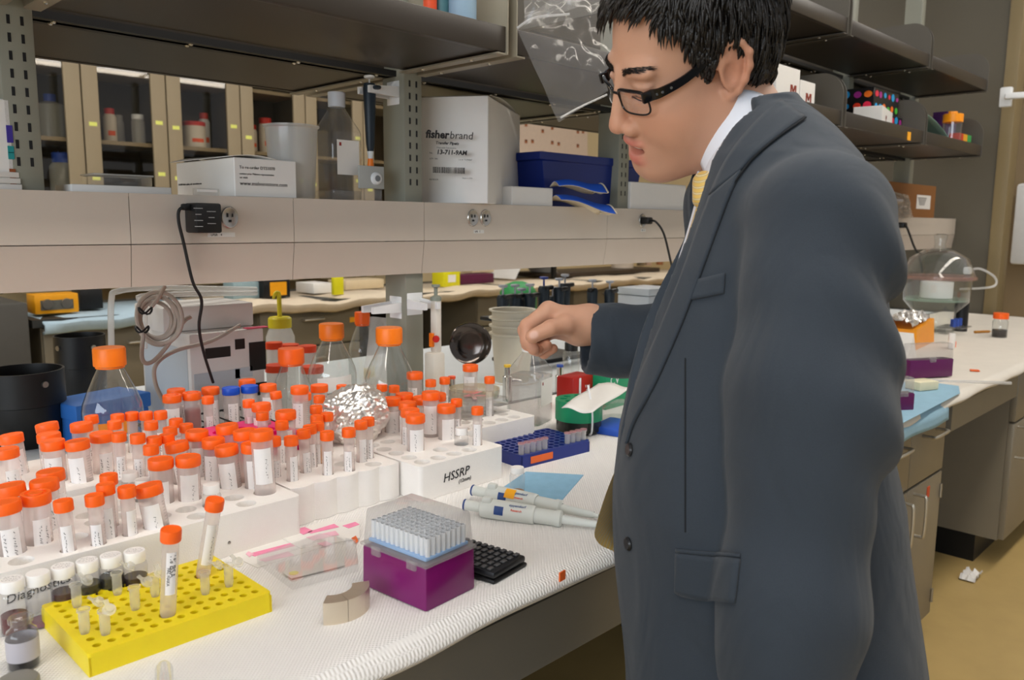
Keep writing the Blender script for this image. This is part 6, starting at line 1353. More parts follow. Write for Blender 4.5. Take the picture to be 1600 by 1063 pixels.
def head_sdf(P):
    f = el(P, (-.006, 0, .052), (.097, .077, .088))
    f = smin(f, el(P, (.040, 0, -.018), (.060, .064, .088)), .03)
    A = P.copy(); A[:, 1] = np.abs(A[:, 1])
    f = smin(f, el(A, (.050, .036, -.048), (.040, .034, .040)), .03)
    f = smin(f, rc(A, (.004, .050, -.050), (.074, .014, -.102), .024, .019), .03)
    f = smin(f, el(P, (.083, 0, -.106), (.017, .022, .017)), .02)
    f = smin(f, el(P, (.036, 0, -.100), (.050, .046, .034)), .03)
    f = smin(f, rc(P, (-.028, 0, -.045), NECK, .056, .057), .035)
    f = smin(f, el(A, (.084, .030, .026), (.013, .026, .011)), .014)
    f = smax(f, -el(A, (.113, .033, .004), (.020, .021, .013)), .012)
    f = smin(f, el(A, (.0805, .033, .001), (.0145, .0165, .0120)), .003)
    f = smin(f, el(A, (.0845, .033, .0095), (.0125, .018, .006)), .003)
    # nose
    f = smin(f, rc(P, (.097, 0, .020), (.113, 0, -.030), .0060, .0095), .012)
    f = smin(f, el(P, (.1145, 0, -.0395), (.0120, .0125, .0105)), .007)
    f = smin(f, el(A, (.1025, .0150, -.0450), (.0125, .0095, .0095)), .006)
    f = smax(f, -el(A, (.1100, .0075, -.0530), (.0060, .0038, .0045)), .003)
    # mouth
    f = smin(f, el(P, (.078, 0, -.074), (.024, .034, .027)), .014)
    f = smin(f, el(P, (.0995, 0, -.0655), (.0095, .023, .0060)), .005)
    f = smin(f, el(P, (.0965, 0, -.0890), (.0100, .020, .0085)), .005)
    f = smax(f, -el(P, (.108, 0, -.0765), (.034, .0240, .0066)), .0025)
    f = np.minimum(f, el(P, (.0845, 0, -.0735), (.0160, .0215, .0064)))
    # ears
    ear = el(A, (-.008, .080, .004), (.0190, .0065, .0310)); M = Matrix.Rotation(.28, 3, 'Z')
    ear = np.minimum(ear, chain(A, EARO, [.004, .0042, .0042, .0042, .0042, .004, .004, .0048, .0055, .004], .004))
    ear = smax(ear, -el(A, (.000, .0875, -.001), (.0095, .0075, .0140)), .004)
    ear = smax(ear, -el(A, (-.010, .0915, .016), (.0065, .0055, .0110)), .004)
    f = smin(f, ear, .006)
    return f
V, Q = nets(head_sdf, (-.125, -.105, -.20), (.140, .105, .150), .0021)
gx, gy, gz = V[:, 0], np.abs(V[:, 1]), V[:, 2]
base = np.array(hexc('#c4957a')[:3]); colr = np.tile(base, (len(V), 1))
def blend(mask, c): 
    global colr
    c = np.array(hexc(c)[:3]); colr = colr*(1-mask[:, None])+c*mask[:, None]
def gs(c, r, sym=True): return np.exp(-((gx-c[0])/r[0])**2-(((gy if sym else V[:, 1])-c[1])/r[1])**2-((gz-c[2])/r[2])**2)
blend(.35*gs((.07, .05, -.035), (.05, .03, .025)), '#c07a58')
blend(.30*gs((.115, 0, -.04), (.02, .02, .015)), '#c47a5c')
blend(.45*gs((-.01, .085, 0), (.03, .02, .035)), '#c4785a')
blend(.22*gs((.07, .0, -.10), (.06, .05, .03)), '#8a6450'); blend(.18*gs((.105, 0, -.058), (.02, .02, .006)), '#7a5a4c')
lip = np.exp(-((gz+.0660)/.0060)**4-(gy/.025)**4)*(gx > .090)+np.exp(-((gz+.0885)/.0085)**4-(gy/.022)**4)*(gx > .089); blend(np.clip(lip, 0, 1)*.75, '#c4695e')
inm = ((np.abs(gz+.0765) < .0075) & (gx < .0915) & (gx > .05) & (gy < .022)); blend(inm*.9, '#5a2420')
tee = (np.abs(el(V, (.0845, 0, -.0735), (.0160, .0215, .0064))) < .0018) & (gx > .07) & (gz > -.0805) & (gz < -.0695); blend(tee*1.0, '#e6ded4')
if False: brow = np.exp(-(((gz-.0285-.004*np.sin((gy-.012)/.042*3.1))/.0058)**2))*((gy > .011) & (gy < .066))*(gx > .05)*np.clip((gy-.010)/.006, 0, 1)*np.clip((.067-gy)/.014, 0, 1)
lash = np.exp(-((gz+.0035+.10*(gy-.033)**2/.01)/.0014)**2)*(np.abs(gy-.033) < .0155)*(gx > .082); blend(np.clip(lash, 0, 1)*.9, '#1c1412')
mole = np.exp(-(((gx-.052)**2+(V[:, 1]-.068)**2+(gz+.062)**2)/.0016**2)); blend(np.clip(mole, 0, 1)*.8, '#5a382a')
HV, HQ, HC = toW(V), Q, colr
# right hand (far arm), holding something small
HD = 1.13
def hp_(x, y, d): return at(x, y, D=HD+d)
FINGERS = [([(857, 485, 0), (824, 509, -.004), (824, 532, -.006), (834, 546, -.008)], [.0115, .0102, .0096, .0084]),
           ([(855, 489, .020), (820, 516, .020), (825, 538, .014), (840, 547, .006)], [.0115, .0100, .0092, .0080]),
           ([(856, 500, .040), (826, 528, .038), (840, 547, .026), (854, 540, .012)], [.0110, .0095, .0088, .0078]),
           ([(862, 515, .056), (838, 541, .052), (850, 552, .038), (864, 545, .024)], [.0100, .0085, .0080, .0070])]
THUMB = ([(908, 512, .004), (884, 508, -.016), (860, 513, -.031), (832, 526, -.034)], [.0180, .0135, .0112, .0096])
WR, WR2 = hp_(922, 506, .016), at(985, 518, D=1.15)
def hand_sdf(P, fl=FINGERS, th_=THUMB, conv=lambda p: hp_(*p)):
    f = None
    for pts, r in fl:
        q = [conv(p) for p in pts]; g = chain(P, q, r, .003); f = g if f is None else np.minimum(f, g)
    palm = None
    for (pts, r), w in zip(fl, (.020, .021, .020, .018)):
        g = rc(P, conv(pts[0]), conv((905, 506+4*(pts[0][2]/.02), .010+pts[0][2]*.45)), .0125, .019); palm = g if palm is None else smin(palm, g, .012)
    tq = [conv(p) for p in th_[0]]; palm = smin(palm, rc(P, tq[0], tq[1], th_[1][0], th_[1][1]), .012)
    palm = smin(palm, rc(P, conv((905, 508, .016)), WR, .024, .0250), .018); palm = smin(palm, rc(P, WR, WR2, .0250, .029), .012)
    f = smin(f, palm, .006); f = smin(f, chain(P, tq[1:], th_[1][1:], .003), .004)
    # nail beds
    return f
allp = np.array([hp_(*p) for pts, r in FINGERS+[THUMB] for p in pts]+[WR, WR2]); V, Q = nets(hand_sdf, allp.min(0)-.035, allp.max(0)+.035, .0017)
colh = np.tile(base, (len(V), 1)); colr = colh
kn = np.zeros(len(V))
for pts, r in FINGERS+[THUMB]:
    for p in pts[1:]: kn += np.exp(-(np.linalg.norm(V-hp_(*p), axis=1)/.012)**2)
blend(np.clip(kn, 0, 1)*.35, '#c47f66'); nl = hp_(834, 523, -.043); blend(np.clip(np.exp(-(np.linalg.norm(V-nl, axis=1)/.0062)**6), 0, 1)*.8, '#dcb4a4')
HV2, HQ2, HC2 = V, Q, colr
BV = np.concatenate((HV, HV2)); BQ = np.concatenate((HQ, HQ2+len(HV))); BC = np.concatenate((HC, HC2))
# torso, hips and legs of the same figure (under the clothes)
TC = lambda px, py, D: at(px, py, D=D)
PH_ = math.radians(135); tf = np.array((math.cos(PH_), math.sin(PH_), 0)); tl_ = np.array((-math.sin(PH_), math.cos(PH_), 0))
TD = .985
#        py     L     R    width/depth
LOFT = [(160, 1150, 1225, 1.00), (205, 1118, 1272, 1.25), (250, 1092, 1318, 1.35), (300, 1078, 1345, 1.28), (370, 1060, 1360, 1.15), (440, 1038, 1366, 1.05), (520, 1010, 1368, 1.0), (600, 984, 1368, .98), (680, 967, 1368, .98), (770, 962, 1392, .98), (880, 967, 1404, .98), (1000, 974, 1414, .98), (1063, 977, 1420, .98), (1200, 980, 1425, .98)]
lz, lc, la, lb = [], [], [], []
for py, L_, R_, wd in LOFT:
    c = at((L_+R_)/2, py, D=TD); lz.append(c[2]); lc.append(c[:2]); al = math.radians(18); half = (R_-L_)/2*TD/F/math.sqrt(math.cos(al)**2+(wd*math.sin(al))**2); la.append(half); lb.append(half*wd)
lz = np.array(lz)[::-1]; lc = np.array(lc)[::-1]; la = np.array(la)[::-1]; lb = np.array(lb)[::-1]
def loft(P, off=0.):
    z = P[:, 2]; cx = np.interp(z, lz, lc[:, 0]); cy = np.interp(z, lz, lc[:, 1]); a = np.interp(z, lz, la)+off; b = np.interp(z, lz, lb)+off
    u = (P[:, 0]-cx)*tf[0]+(P[:, 1]-cy)*tf[1]; v = (P[:, 0]-cx)*tl_[0]+(P[:, 1]-cy)*tl_[1]
    k = (np.abs(u/a)**2.3+np.abs(v/b)**2.3)**(1/2.3); f = (k-1)*np.minimum(a, b)*.85
    return f, u, v, a, b
ZTOP = lz[-1]
SHL = [TC(1222, 214, 1.00), TC(1268, 312, .90)]; LARM = [TC(1280, 352, .85), TC(1266, 640, .82), TC(1234, 960, .79), TC(1218, 1110, .785)]; LRAD = [.077, .0735, .061, .055]
SHR = [TC(1165, 225, 1.07), TC(1150, 310, 1.13)]; RARM = [TC(1160, 335, 1.15), TC(1120, 540, 1.17), TC(919, 530, 1.155)]; RRAD = [.078, .062, .0500]
ZB_ = TC(980, 690, TD)[2]      # height of the jacket button
def wob(P):
    x, y, z = P[:, 0], P[:, 1], P[:, 2]
    return (np.sin(x*23+z*17+1.0)+np.sin(y*29-z*21+2.)*.8+np.sin((x+y)*37+z*11)*.5)
def jacket_sdf(P, hollow=True):
    f, u, v, a, b = loft(P)
    f = np.maximum(f, P[:, 2]-ZTOP)
    f = smin(f, rc(P, SHL[0], SHL[1], .040, .056), .05); f = smin(f, rc(P, SHR[0], SHR[1], .045, .066), .05)
    f = f-.0016*wob(P)
    dz = P[:, 2]; side = v/b
    # left sleeve with folds running down from the shoulder to the back of the elbow
    s = chain(P, LARM, LRAD, .05); q = P-np.array(LARM[0]); w = np.array(LARM[1])-np.array(LARM[0]); w = w/np.linalg.norm(w); t = q@w; lat = q@rt
    ph = t*64-lat*44+2.0*np.sin(lat*16+1.2)
    amp = .0066*np.exp(-((t-.09)/.10)**2)*np.clip((lat+.03)/.07, 0, 1)+.0030*np.exp(-((t-.27)/.06)**2)*np.clip((lat+.02)/.07, 0, 1)+.0012
    s = s-amp*np.sin(ph)-.0012*wob(P*1.6)
    s = np.maximum(s, (LARM[3][2]+.02)-P[:, 2])
    f = smin(f, s, .012)
    # right sleeve
    r = chain(P, RARM, RRAD, .03); d = np.array(RARM[2])-np.array(RARM[1]); d /= np.linalg.norm(d); tt = (P-np.array(RARM[2]))@d
    r = r-.0022*np.sin(tt*70+P[:, 2]*55)*np.clip(-tt/.05, 0, 1)
    r = np.maximum(r, tt-.004)
    if hollow: r = np.maximum(r, -np.maximum(rc(P, np.array(RARM[2])-d*.05, np.array(RARM[2])+d*.05, RRAD[2]-.010, RRAD[2]-.010), -.025-tt))
    f = smin(f, r, .015)
    # opening: neck, then the V between the lapels
    nk = rc(P, toW(np.array((-.03, 0, -.02))), toW(NECK)+np.array((0, 0, -.01)), .066, .074); f = smax(f, -nk, .006)
    wv = np.clip((P[:, 2]-ZB_)/(ZTOP-ZB_), 0, 1)
    vcut = np.maximum(np.abs(v+.050*wv)-.095*wv, .02-u); vcut = np.maximum(vcut, ZB_-P[:, 2]); f = smax(f, -vcut, .004)
    f = np.maximum(f, (TC(980, 1150, TD)[2])-P[:, 2])
    return f
lo = np.minimum(np.min(lc, 0)-.26, 0); pts = np.array(LARM+RARM+SHL+SHR); lo = np.r_[np.minimum(np.min(lc, 0)-.24, pts[:, :2].min(0)-.10), TC(980, 1160, TD)[2]-.02]; hi = np.r_[np.maximum(np.max(lc, 0)+.24, pts[:, :2].max(0)+.10), ZTOP+.05]
V, Q = nets(jacket_sdf, lo, hi, .0046)
man = thing('person', 'man in a grey suit, striped yellow tie and glasses leaning over the bench', 'person', (float(lc[4][0]), float(lc[4][1]), 0)); ML = np.array(man.location)
def suit():
    m = mat('suit_wool', '#2b333c', .85, 0, .14, 700, .35, 1600, sheen=.10); return m
SUIT = suit()
def creases(m):
    nt = m.node_tree; N = nt.nodes; L = nt.links; p = N['Principled BSDF']; old = p.inputs['Normal'].links[0].from_socket
    tc = N.new('ShaderNodeTexCoord'); mp = N.new('ShaderNodeMapping'); mp.inputs['Scale'].default_value = (1, 1, .55); L.new(tc.outputs['Object'], mp.inputs[0])
    n = N.new('ShaderNodeTexNoise'); n.inputs['Scale'].default_value = 9; n.inputs['Detail'].default_value = 2.5; n.inputs['Distortion'].default_value = .9; L.new(mp.outputs[0], n.inputs['Vector'])
    b = N.new('ShaderNodeBump'); b.inputs['Strength'].default_value = .55; b.inputs['Distance'].default_value = .022; L.new(n.outputs['Fac'], b.inputs['Height']); L.new(old, b.inputs['Normal']); L.new(b.outputs[0], p.inputs['Normal'])
creases(SUIT); SUITD = mat('suit_seam', '#14171b', .9)
JK = put('jacket', mesh_np('jacket', V-ML, Q), SUIT, man)
# shirt, under the jacket
def shirt_sdf(P):
    f, u, v, a, b = loft(P, -.012); f = np.maximum(f, P[:, 2]-ZTOP+.03); f = smin(f, rc(P, SHL[0], SHL[1], .035, .050), .04); f = smin(f, rc(P, SHR[0], SHR[1], .035, .050), .04); f = np.maximum(f, TC(980, 1000, TD)[2]-P[:, 2]); return f
V, Q = nets(shirt_sdf, lo, hi, .009); SHIRT = mat('white_shirt', '#dfe2ea', .8, 0, .02, 80, .1, 900); put('shirt', mesh_np('shirt', V-ML, Q), SHIRT, man)
# legs and shoes
hipz = TC(980, 1150, TD)[2]; cc = np.array((*np.mean(lc[:3], 0), 0)); TR = mat('suit_trousers', '#25292f', .85, 0, .1, 700, .3, 1600, sheen=.25)
hL, hR = cc+tl_*.09, cc-tl_*.09
def trou(P):
    f = None
    for hpt, kx in ((hL, .02), (hR, .05)):
        g = chain(P, [hpt+(0, 0, hipz+.12), hpt+tf*kx+(0, 0, .42), hpt-tf*.02+(0, 0, .05)], [.115, .085, .075], .05); f = g if f is None else smin(f, g, .03)
    return np.maximum(np.maximum(f, .03-P[:, 2]), P[:, 2]-hipz-.14)
V, Q = nets(trou, (cc[0]-.32, cc[1]-.32, 0), (cc[0]+.32, cc[1]+.32, hipz+.2), .012); put('trousers', mesh_np('trousers', V-ML, Q), TR, man)
for hpt in (hL, hR):
    V, Q = nets(lambda P: np.maximum(smin(rc(P, hpt-tf*.06+(0, 0, .045), hpt+tf*.13+(0, 0, .035), .042, .040), rc(P, hpt-tf*.04+(0, 0, .05), hpt-tf*.03+(0, 0, .11), .04, .042), .03), .002-P[:, 2]), np.r_[hpt[:2]-.22, 0], np.r_[hpt[:2]+.22, .18], .006); put('shoe', mesh_np('shoe', V-ML, Q), mat('black_leather', '#0e0d0d', .3), man)
# inner body parts: torso core and left hand below the frame
def core(P):
    f, u, v, a, b = loft(P, -.03); f = np.maximum(f, P[:, 2]-ZTOP+.05); f = smin(f, rc(P, toW(NECK), toW(NECK)-np.array((0, 0, .10)), .055, .06), .03); return np.maximum(f, TC(980, 1100, TD)[2]-P[:, 2])
V1, Q1 = nets(core, lo, hi, .014)
W3 = LARM[3]; dn = np.array((0, 0, -1.)); 
def lhand(P):
    f = rc(P, W3+dn*-.05, W3+dn*.03, .028, .027)
    f = smin(f, el(P, W3+dn*.075, (.036, .022, .050)), .015)
    for i, (o_, L_) in enumerate(((-.027, .060), (-.009, .068), (.009, .064), (.026, .052))):
        b0 = W3+dn*.112+tf*o_; g = chain(P, [b0, b0+dn*L_*.5+tl_*-.006, b0+dn*L_*.95+tl_*-.020], [.0095, .0088, .0078], .003); f = smin(f, g, .004)
    g = chain(P, [W3+dn*.05+tf*.02, W3+dn*.085+tf*.046-tl_*.006, W3+dn*.12+tf*.050-tl_*.014], [.014, .011, .009], .003); return smin(f, g, .006)
V2, Q2 = nets(lhand, W3-np.array((.09, .09, .24)), W3+np.array((.09, .09, .07)), .003)
for v_, q_ in ((V1, Q1), (V2, Q2)): BQ = np.concatenate((BQ, q_+len(BV))); BV = np.concatenate((BV, v_)); BC = np.concatenate((BC, np.tile(base, (len(v_), 1))))
me = mesh_np('body', BV-ML, BQ); vcol(me, BC)
SKIN = mat('skin', '#b9805c', .5, 0, 0, spec=.35, sss=.12, bump=.12, bscale=900); nt = SKIN.node_tree; at_ = nt.nodes.new('ShaderNodeVertexColor'); at_.layer_name = 'tint'; nt.links.new(at_.outputs[0], nt.nodes['Principled BSDF'].inputs['Base Color'])
put('body', me, SKIN, man)

# hair: a close cap with many locks
def hairline(x):
    return np.interp(x, [-.12, -.07, -.045, -.030, -.012, .006, .016, .026, .034, .050, .070, .090, .12], [-.062, -.060, -.045, -.012, .034, .036, -.014, -.016, .018, .060, .086, .098, .100])
def hair_sdf(P):
    f = el(P, (-.010, 0, .056), (.108, .088, .100)); f = smin(f, el(P, (-.045, 0, .0), (.060, .070, .075)), .03)
    n = .0025*(np.sin(P[:, 0]*190+P[:, 1]*60)+np.sin(P[:, 1]*210+P[:, 2]*90)+np.sin(P[:, 2]*170-P[:, 0]*80)); f = f-n*.5
    hl = hairline(P[:, 0]); f = smax(f, (hl-P[:, 2])*.7, .010); return f
V, Q = nets(hair_sdf, (-.13, -.105, -.08), (.115, .105, .175), .0036)
HAIR = mat('black_hair', '#171310', .38, 0, .3, 260, .5, 420, spec=.5)
CR = np.array((-.055, .0, .12)); rr = np.random.default_rng(5); hm = MB(); sel = V[rr.choice(len(V), 5200)]
fv = hair_sdf(sel); cen = np.array((-.010, 0, .045))
for p in sel:
    if p[2] < hairline(p[0])+.004: continue
    if abs(p[1]) < .06 and p[2] < .03 and p[0] > -.02: continue
    n = p-cen; n /= np.linalg.norm(n); d = p-CR; d = d-n*(d@n); L = np.linalg.norm(d)+1e-6; d /= L
    g = np.array((.25, 0, -1.)); g = g-n*(g@n); d = d*.75+g*.5+rr.normal(0, .22, 3); d = d-n*(d@n)*.9; d /= np.linalg.norm(d)
    fr = (p[0] > .050 and p[2] > .085); ln = rr.uniform(.020, .036)*(1.0 if fr else 1.0)
    if fr:
        d = d*.5+np.array((.75, -.35, -.30+(-.55 if p[1] < 0 else 0)))+rr.normal(0, .15, 3); d /= np.linalg.norm(d); ln *= 1.25 if p[1] < 0 else .85
    if p[2] < .0: ln *= .55
    if -.03 < p[0] < .03 and p[2] < .05: ln *= .5
    if .015 < p[0] < .06 and p[2] < .075: ln *= .6
    w0 = rr.uniform(.0016, .0030); P_ = [p-n*.003]; cur = p.copy(); dd = d.copy()
    for k in range(4):
        dd = dd+n*(.16-.14*k)+np.array((0, 0, -.10)); dd /= np.linalg.norm(dd); cur = cur+dd*ln/4; P_.append(cur.copy())
    hm.tube(P_, [w0, w0*1.1, w0*.9, w0*.55, .0002], 4, caps=False)
LV = np.array(hm.v); HVv = np.concatenate((toW(V), toW(LV))); faces = Q.tolist()+[tuple(i+len(V) for i in q) for q in hm.f]
me = bpy.data.meshes.new('hair'); me.from_pydata((HVv-ML).tolist(), [], faces); me.update(); me.polygons.foreach_set('use_smooth', [True]*len(me.polygons)); put('hair', me, HAIR, man)

# eyebrows and lashes: short hairs on the skin
def skin_x(y, z):
    x = np.full(len(y), .14)
    for _ in range(90): x = x-np.clip(head_sdf(np.c_[x, y, z])*.8, -.01, .02)
    return x
bm_ = MB(); re_ = np.random.default_rng(8)
for s in (1, -1):
    n = 230; u_ = re_.uniform(0, 1, n); wv_ = re_.uniform(-1, 1, n); y = .011+.041*u_; z = .0245+.0080*np.sin(np.minimum(u_/.75, 1.25)*1.5)+wv_*.0046*(1-.45*u_); y2 = y+.0065; z2 = z+.0030*(1-1.6*u_)
    xa, xb = skin_x(y, z), skin_x(y2, z2)
    pf = np.polyfit(np.r_[y, y2], np.r_[xa, xb], 2); xa = np.maximum(xa, np.polyval(pf, y)-.0006)+.0007; xb = np.maximum(xb, np.polyval(pf, y2)-.0006)+.0007
    for i in range(n): bm_.tube([(xa[i]-.0005, s*y[i], z[i]), ((xa[i]+xb[i])/2+.0012, s*(y[i]+y2[i])/2, (z[i]+z2[i])/2), (xb[i]+.0004, s*y2[i], z2[i])], [.00035, .0003, .0001], 3, caps=False)
    u_ = np.linspace(0, 1, 14); y = .018+.032*u_; z = -.0045-.0035*np.sin(u_*3.14); xa = skin_x(y, z); bm_.tube([(x+.0004, s*b_, c_) for x, b_, c_ in zip(xa, y, z)], .0009, 5)
bm_.v = [tuple(q) for q in toW(np.array(bm_.v))]; bm_.build('eyebrows', HAIR, man)
# glasses
def local(mb): mb.v = [tuple(q) for q in (toW(np.array(mb.v)))]; return mb
GBK = mat('black_acetate', '#0b0b0d', .22); GX, GZ = .1080, -.0045
gl = thing('x', '', ''); bpy.data.objects.remove(gl)
def rim(s):
    P = []
    for k in range(41):
        a = 2*math.pi*k/40; ca, sa = math.cos(a), math.sin(a); e = 4.0; r = 1/((abs(ca)**e+abs(sa)**e)**(1/e)); y = .0340+.0255*r*ca; z = GZ+.0150*r*sa-.001
        P.append((GX-.0035*((y-.01)/.05)**2*4+.0-.004*(z-GZ)/.015*-.3, s*y, z))
    return P
g0 = None
for s in (1, -1):
    R_ = rim(s); m = MB().tube(R_, [.0012+.0012*max(0, math.sin(2*math.pi*k/40)) for k in range(41)], 8, closed=True)
    o = local(m).build('glasses_rim', GBK, man)
    m = MB(); c_ = np.mean(R_[:-1], 0); m.add([tuple(c_)]+R_[:-1], [(0, 1+k, 1+(k+1) % 40) for k in range(40)]); local(m).build('lens', clear('lens_glass', (.96, .97, .97), 1.0, .02, .03), man)
    tp = [(GX-.017, s*.0615, GZ+.009), (GX-.028, s*.069, GZ+.0105), (.050, s*.0745, .012), (.018, s*.0790, .026), (-.004, s*.0815, .036), (-.018, s*.082, .034), (-.030, s*.080, .018)]
    T = spline(tp, 5); m = MB(); T = np.array(T); hh = np.interp(np.linspace(0, 1, len(T)), [0, .25, .7, 1], [.0066, .0052, .0034, .003])
    tan = np.gradient(T, axis=0); tan /= np.linalg.norm(tan, axis=1)[:, None]; V_ = []
    for p, tt, h_ in zip(T, tan, hh):
        sd = np.array((0, 1., 0)); sd = sd-tt*(sd@tt); sd /= np.linalg.norm(sd); u_ = np.cross(tt, sd); V_ += [p+sd*.0013+u_*h_, p+sd*.0013-u_*h_, p-sd*.0013-u_*h_, p-sd*.0013+u_*h_]
    n_ = len(T); m.add(V_, [(i*4+k, i*4+(k+1) % 4, i*4+4+(k+1) % 4, i*4+4+k) for i in range(n_-1) for k in range(4)]+[(0, 1, 2, 3), (n_*4-4, n_*4-3, n_*4-2, n_*4-1)]); to = local(m).build('glasses_temple', GBK, man)
    m = MB().rbox((GX-.012, s*.0605, GZ+.0085), (.012, .006, .013), .0015); local(m).build('glasses_hinge', GBK, man)
    for k in range(3): p = T[3+2*k]; m = MB().lathe([(0, .0006), (.0016, .0006), (.0018, 0)], 10, p+np.array((0, s*.0014, 0)), axis=(0, s, 0)); local(m).build('silver_dot', CHROME, man)
m = MB().tube(spline([(GX, .0085, GZ+.006), (GX+.003, 0, GZ+.0075), (GX, -.0085, GZ+.006)], 5), .0017, 8); local(m).build('glasses_bridge', GBK, man)

# ---- pieces laid on the jacket: march from the eye point of each drawn outline to the cloth
def cast(px, py, off=.003, sdf=jacket_sdf):
    d = np.array([ray(x, y) for x, y in zip(px, py)]); n = np.linalg.norm(d, axis=1); d = d/n[:, None]; t = np.full(len(d), .70)
    for _ in range(90): t = t+np.clip(sdf(CAM+d*t[:, None])*.7, -.02, .04)
    P = CAM+d*t[:, None]; e = .004; g = np.stack([sdf(P+np.eye(3)[i]*e)-sdf(P-np.eye(3)[i]*e) for i in range(3)], 1); g /= np.linalg.norm(g, axis=1)[:, None]+1e-9
    return P+g*off, g
def flap(name, left, right, n1, n2, off, thick, m, parent=man, sdf=jacket_sdf):
    """sheet between two drawn edges, lying on the cloth"""
    A = np.array(spline([(*p, 0) for p in left], 12))[:, :2]; Bq = np.array(spline([(*p, 0) for p in right], 12))[:, :2]
    ia = np.linspace(0, 1, n1+1); sa = np.linspace(0, 1, len(A)); sb = np.linspace(0, 1, len(Bq)); A = np.c_[np.interp(ia, sa, A[:, 0]), np.interp(ia, sa, A[:, 1])]; Bq = np.c_[np.interp(ia, sb, Bq[:, 0]), np.interp(ia, sb, Bq[:, 1])]
    uu = np.linspace(0, 1, n2+1); G = A[:, None]*(1-uu)[None, :, None]+Bq[:, None]*uu[None, :, None]; P, g = cast(G[..., 0].ravel(), G[..., 1].ravel(), off, sdf)
    F_ = [(j*(n2+1)+i, j*(n2+1)+i+1, (j+1)*(n2+1)+i+1, (j+1)*(n2+1)+i) for j in range(n1) for i in range(n2)]
    me = bpy.data.meshes.new(name); me.from_pydata((P-ML).tolist(), [], F_); me.update(); bm = bmesh.new(); bm.from_mesh(me); bmesh.ops.recalc_face_normals(bm, faces=bm.faces); bm.to_mesh(me); bm.free()
    nn = np.array([p.normal for p in me.polygons]).mean(0)
    if nn@(-fw) < 0: me.flip_normals()
    me.polygons.foreach_set('use_smooth', [True]*len(me.polygons)); o = put(name, me, m, parent); s = o.modifiers.new('thick', 'SOLIDIFY'); s.thickness = thick; s.offset = -1; return o
def seam(name, pts, r, off, m=SUITD):
    A = np.array(spline([(*p, 0) for p in pts], 10))[:, :2]; P, g = cast(A[:, 0], A[:, 1], off); return MB().tube(P, r, 6).build(name, m, man)
flap('lapel', [(1112, 308), (1092, 362), (1066, 436), (1034, 516), (1004, 586), (984, 650), (980, 692)], [(1160, 268), (1140, 312), (1112, 388), (1070, 500), (1028, 596), (994, 660), (982, 694)], 40, 8, .0045, .004, SUIT)
flap('lapel', [(1219, 160), (1180, 196), (1140, 248), (1112, 306)], [(1256, 186), (1216, 216), (1180, 246), (1162, 266)], 20, 6, .0050, .004, SUIT)
flap('breast_pocket', [(1082, 440), (1110, 433), (1134, 427)], [(1076, 470), (1104, 465), (1132, 459)], 10, 5, .0030, .003, SUIT)
flap('pocket_flap', [(1057, 864), (1100, 868), (1158, 874)], [(1056, 925), (1066, 931), (1100, 938), (1150, 943)], 14, 8, .0035, .003, SUIT)
flap('pocket_welt', [(1057, 857), (1100, 861), (1158, 866)], [(1057, 863), (1100, 867), (1158, 872)], 14, 2, .0028, .002, SUIT)
seam('seam', [(1071, 560), (1071, 640), (1071, 740), (1071, 832)], .0010, .0002)
seam('seam', [(1258, 187), (1215, 218), (1180, 248), (1164, 268), (1148, 290)], .0012, .0030)
for px, py in ((985, 703), (983, 850)): P, g = cast([px], [py], .001); MB().lathe([(0, .003), (.006, .003), (.008, .001), (.008, 0)], 16, P[0], axis=g[0]).build('button', mat('dark_button', '#1c1c1e', .3), man)

# shirt collar: folded band round the neck
nb = toW(NECK); nt_ = toW(np.array((-.028, 0, -.055))); axn = nt_-nb; axn /= np.linalg.norm(axn)
fx = tf-axn*(tf@axn); fx /= np.linalg.norm(fx); ly = np.cross(axn, fx)
CC = nb+axn*.030
def cpt(a, r, hgt):
    r = r-.022*max(0, -math.cos(a))**1.0
    return CC+fx*math.cos(a)*r*1.04+ly*math.sin(a)*r+axn*(hgt-.010*(1+math.cos(a))*.8+(.016*math.sin(a)**2 if hgt > 0 else 0)-(.050 if hgt > 0 else .0)*min(1, max(0, (.45-math.cos(a))/.9-.25)))
m = MB()
for lay, (r0, r1, h0, h1) in enumerate(((.071, .066, -.020, .030), (.082, .069, -.016, .031))):
    def fn(u, v, r0=r0, r1=r1, h0=h0, h1=h1):
        a = .12+(2*math.pi-.24)*u; e = max(0, math.cos(a))**6*.022*lay; return tuple(cpt(a, r0+(r1-r0)*v, (h0-e)*(1-v)+h1*v))
    m.grid(fn, 60, 5)
o = m.build('shirt_collar', SHIRT, man); s = o.modifiers.new('thick', 'SOLIDIFY'); s.thickness = .002
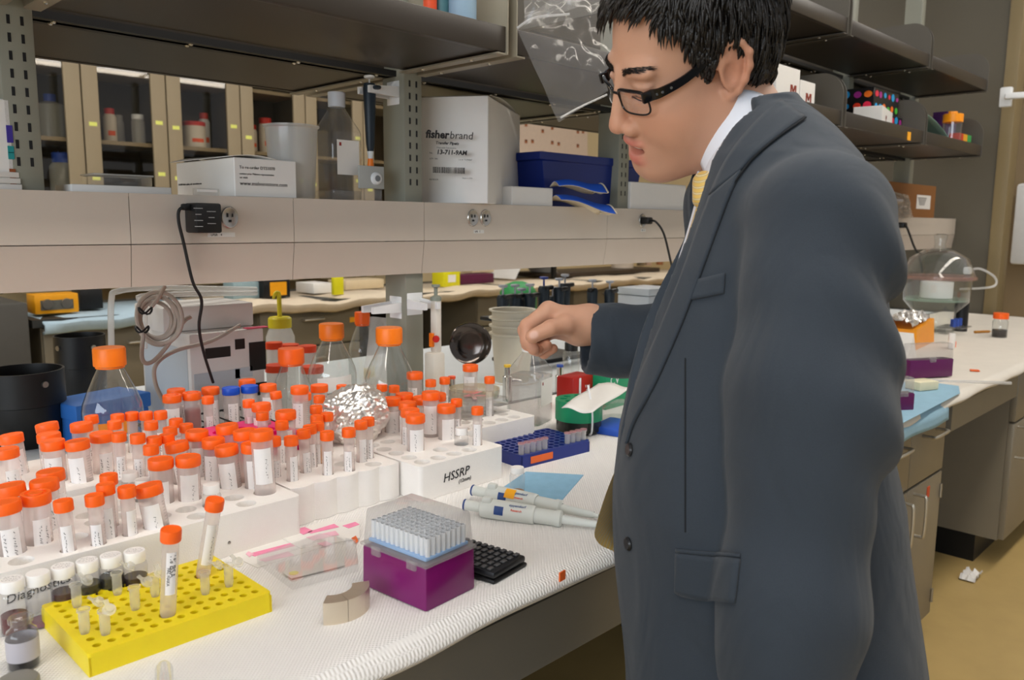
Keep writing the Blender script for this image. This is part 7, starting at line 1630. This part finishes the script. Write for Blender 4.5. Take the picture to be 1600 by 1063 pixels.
# tie: knot and blade down the shirt front, tip swinging clear of the jacket
def tie_mat():
    m = mat('striped_tie_silk', '#c9a84e', .45, 0, 0, sheen=.2); nt = m.node_tree; N = nt.nodes; L = nt.links; tc = N.new('ShaderNodeTexCoord'); mp = N.new('ShaderNodeMapping'); mp.inputs['Rotation'].default_value = (0, math.radians(28), math.radians(20)); L.new(tc.outputs['Object'], mp.inputs[0])
    w = N.new('ShaderNodeTexWave'); w.inputs['Scale'].default_value = 62; w.bands_direction = 'Z'; L.new(mp.outputs[0], w.inputs['Vector'])
    cr = N.new('ShaderNodeValToRGB'); cr.color_ramp.interpolation = 'CONSTANT'; e = cr.color_ramp.elements; e[0].position = 0; e[0].color = hexc('#c9a552'); e[1].position = .80; e[1].color = hexc('#6f7884'); x = e.new(.93); x.color = hexc('#d8c184'); L.new(w.outputs[0], cr.inputs[0]); L.new(cr.outputs[0], N['Principled BSDF'].inputs['Base Color']); return m
TIE = tie_mat()
kn = at(1091, 300, D=.985)
tie_pts = [at(1098, 308, D=.985), at(1086, 355, D=.975), at(1072, 410, D=.965), at(1056, 465, D=.96)]
m = MB(); T = np.array(spline(tie_pts, 6)); 
def blade(T, wid, th, nm, mtl=TIE, sdv=None):
    m = MB(); V_ = []; tan = np.gradient(T, axis=0); tan /= np.linalg.norm(tan, axis=1)[:, None]
    for p, tt, w in zip(T, tan, wid):
        sd = sdv if sdv is not None else (tl_*.95-tf*.1); sd = sd-tt*(sd@tt); sd /= np.linalg.norm(sd); n = np.cross(tt, sd); V_ += [p+sd*w, p+n*th, p-sd*w, p-n*th]
    n_ = len(T); m.add(V_, [(i*4+k, i*4+(k+1) % 4, i*4+4+(k+1) % 4, i*4+4+k) for i in range(n_-1) for k in range(4)]+[(0, 1, 2, 3), (n_*4-4, n_*4-3, n_*4-2, n_*4-1)]); return m.build(nm, mtl, man, angle=70)
blade(T, np.linspace(.013, .028, len(T)), .004, 'tie')
V, Q = nets(lambda P: smax(rc(P, at(1101, 286, D=.99), at(1096, 312, D=.982), .0150, .0110), -1.0+0*P[:, 0], .001), kn-.05, kn+.05, .003); put('tie_knot', mesh_np('tie_knot', V-ML, Q), TIE, man)
T2 = np.array(spline([at(1000, 690, D=1.02), at(976, 740, D=1.035), at(956, 800, D=1.04), at(950, 838, D=1.04), at(962, 862, D=1.035)], 6)); blade(T2, np.r_[np.linspace(.036, .040, len(T2)-8), np.linspace(.038, .002, 8)], .003, 'tie_tip', sdv=fw*.8+rt*.5)
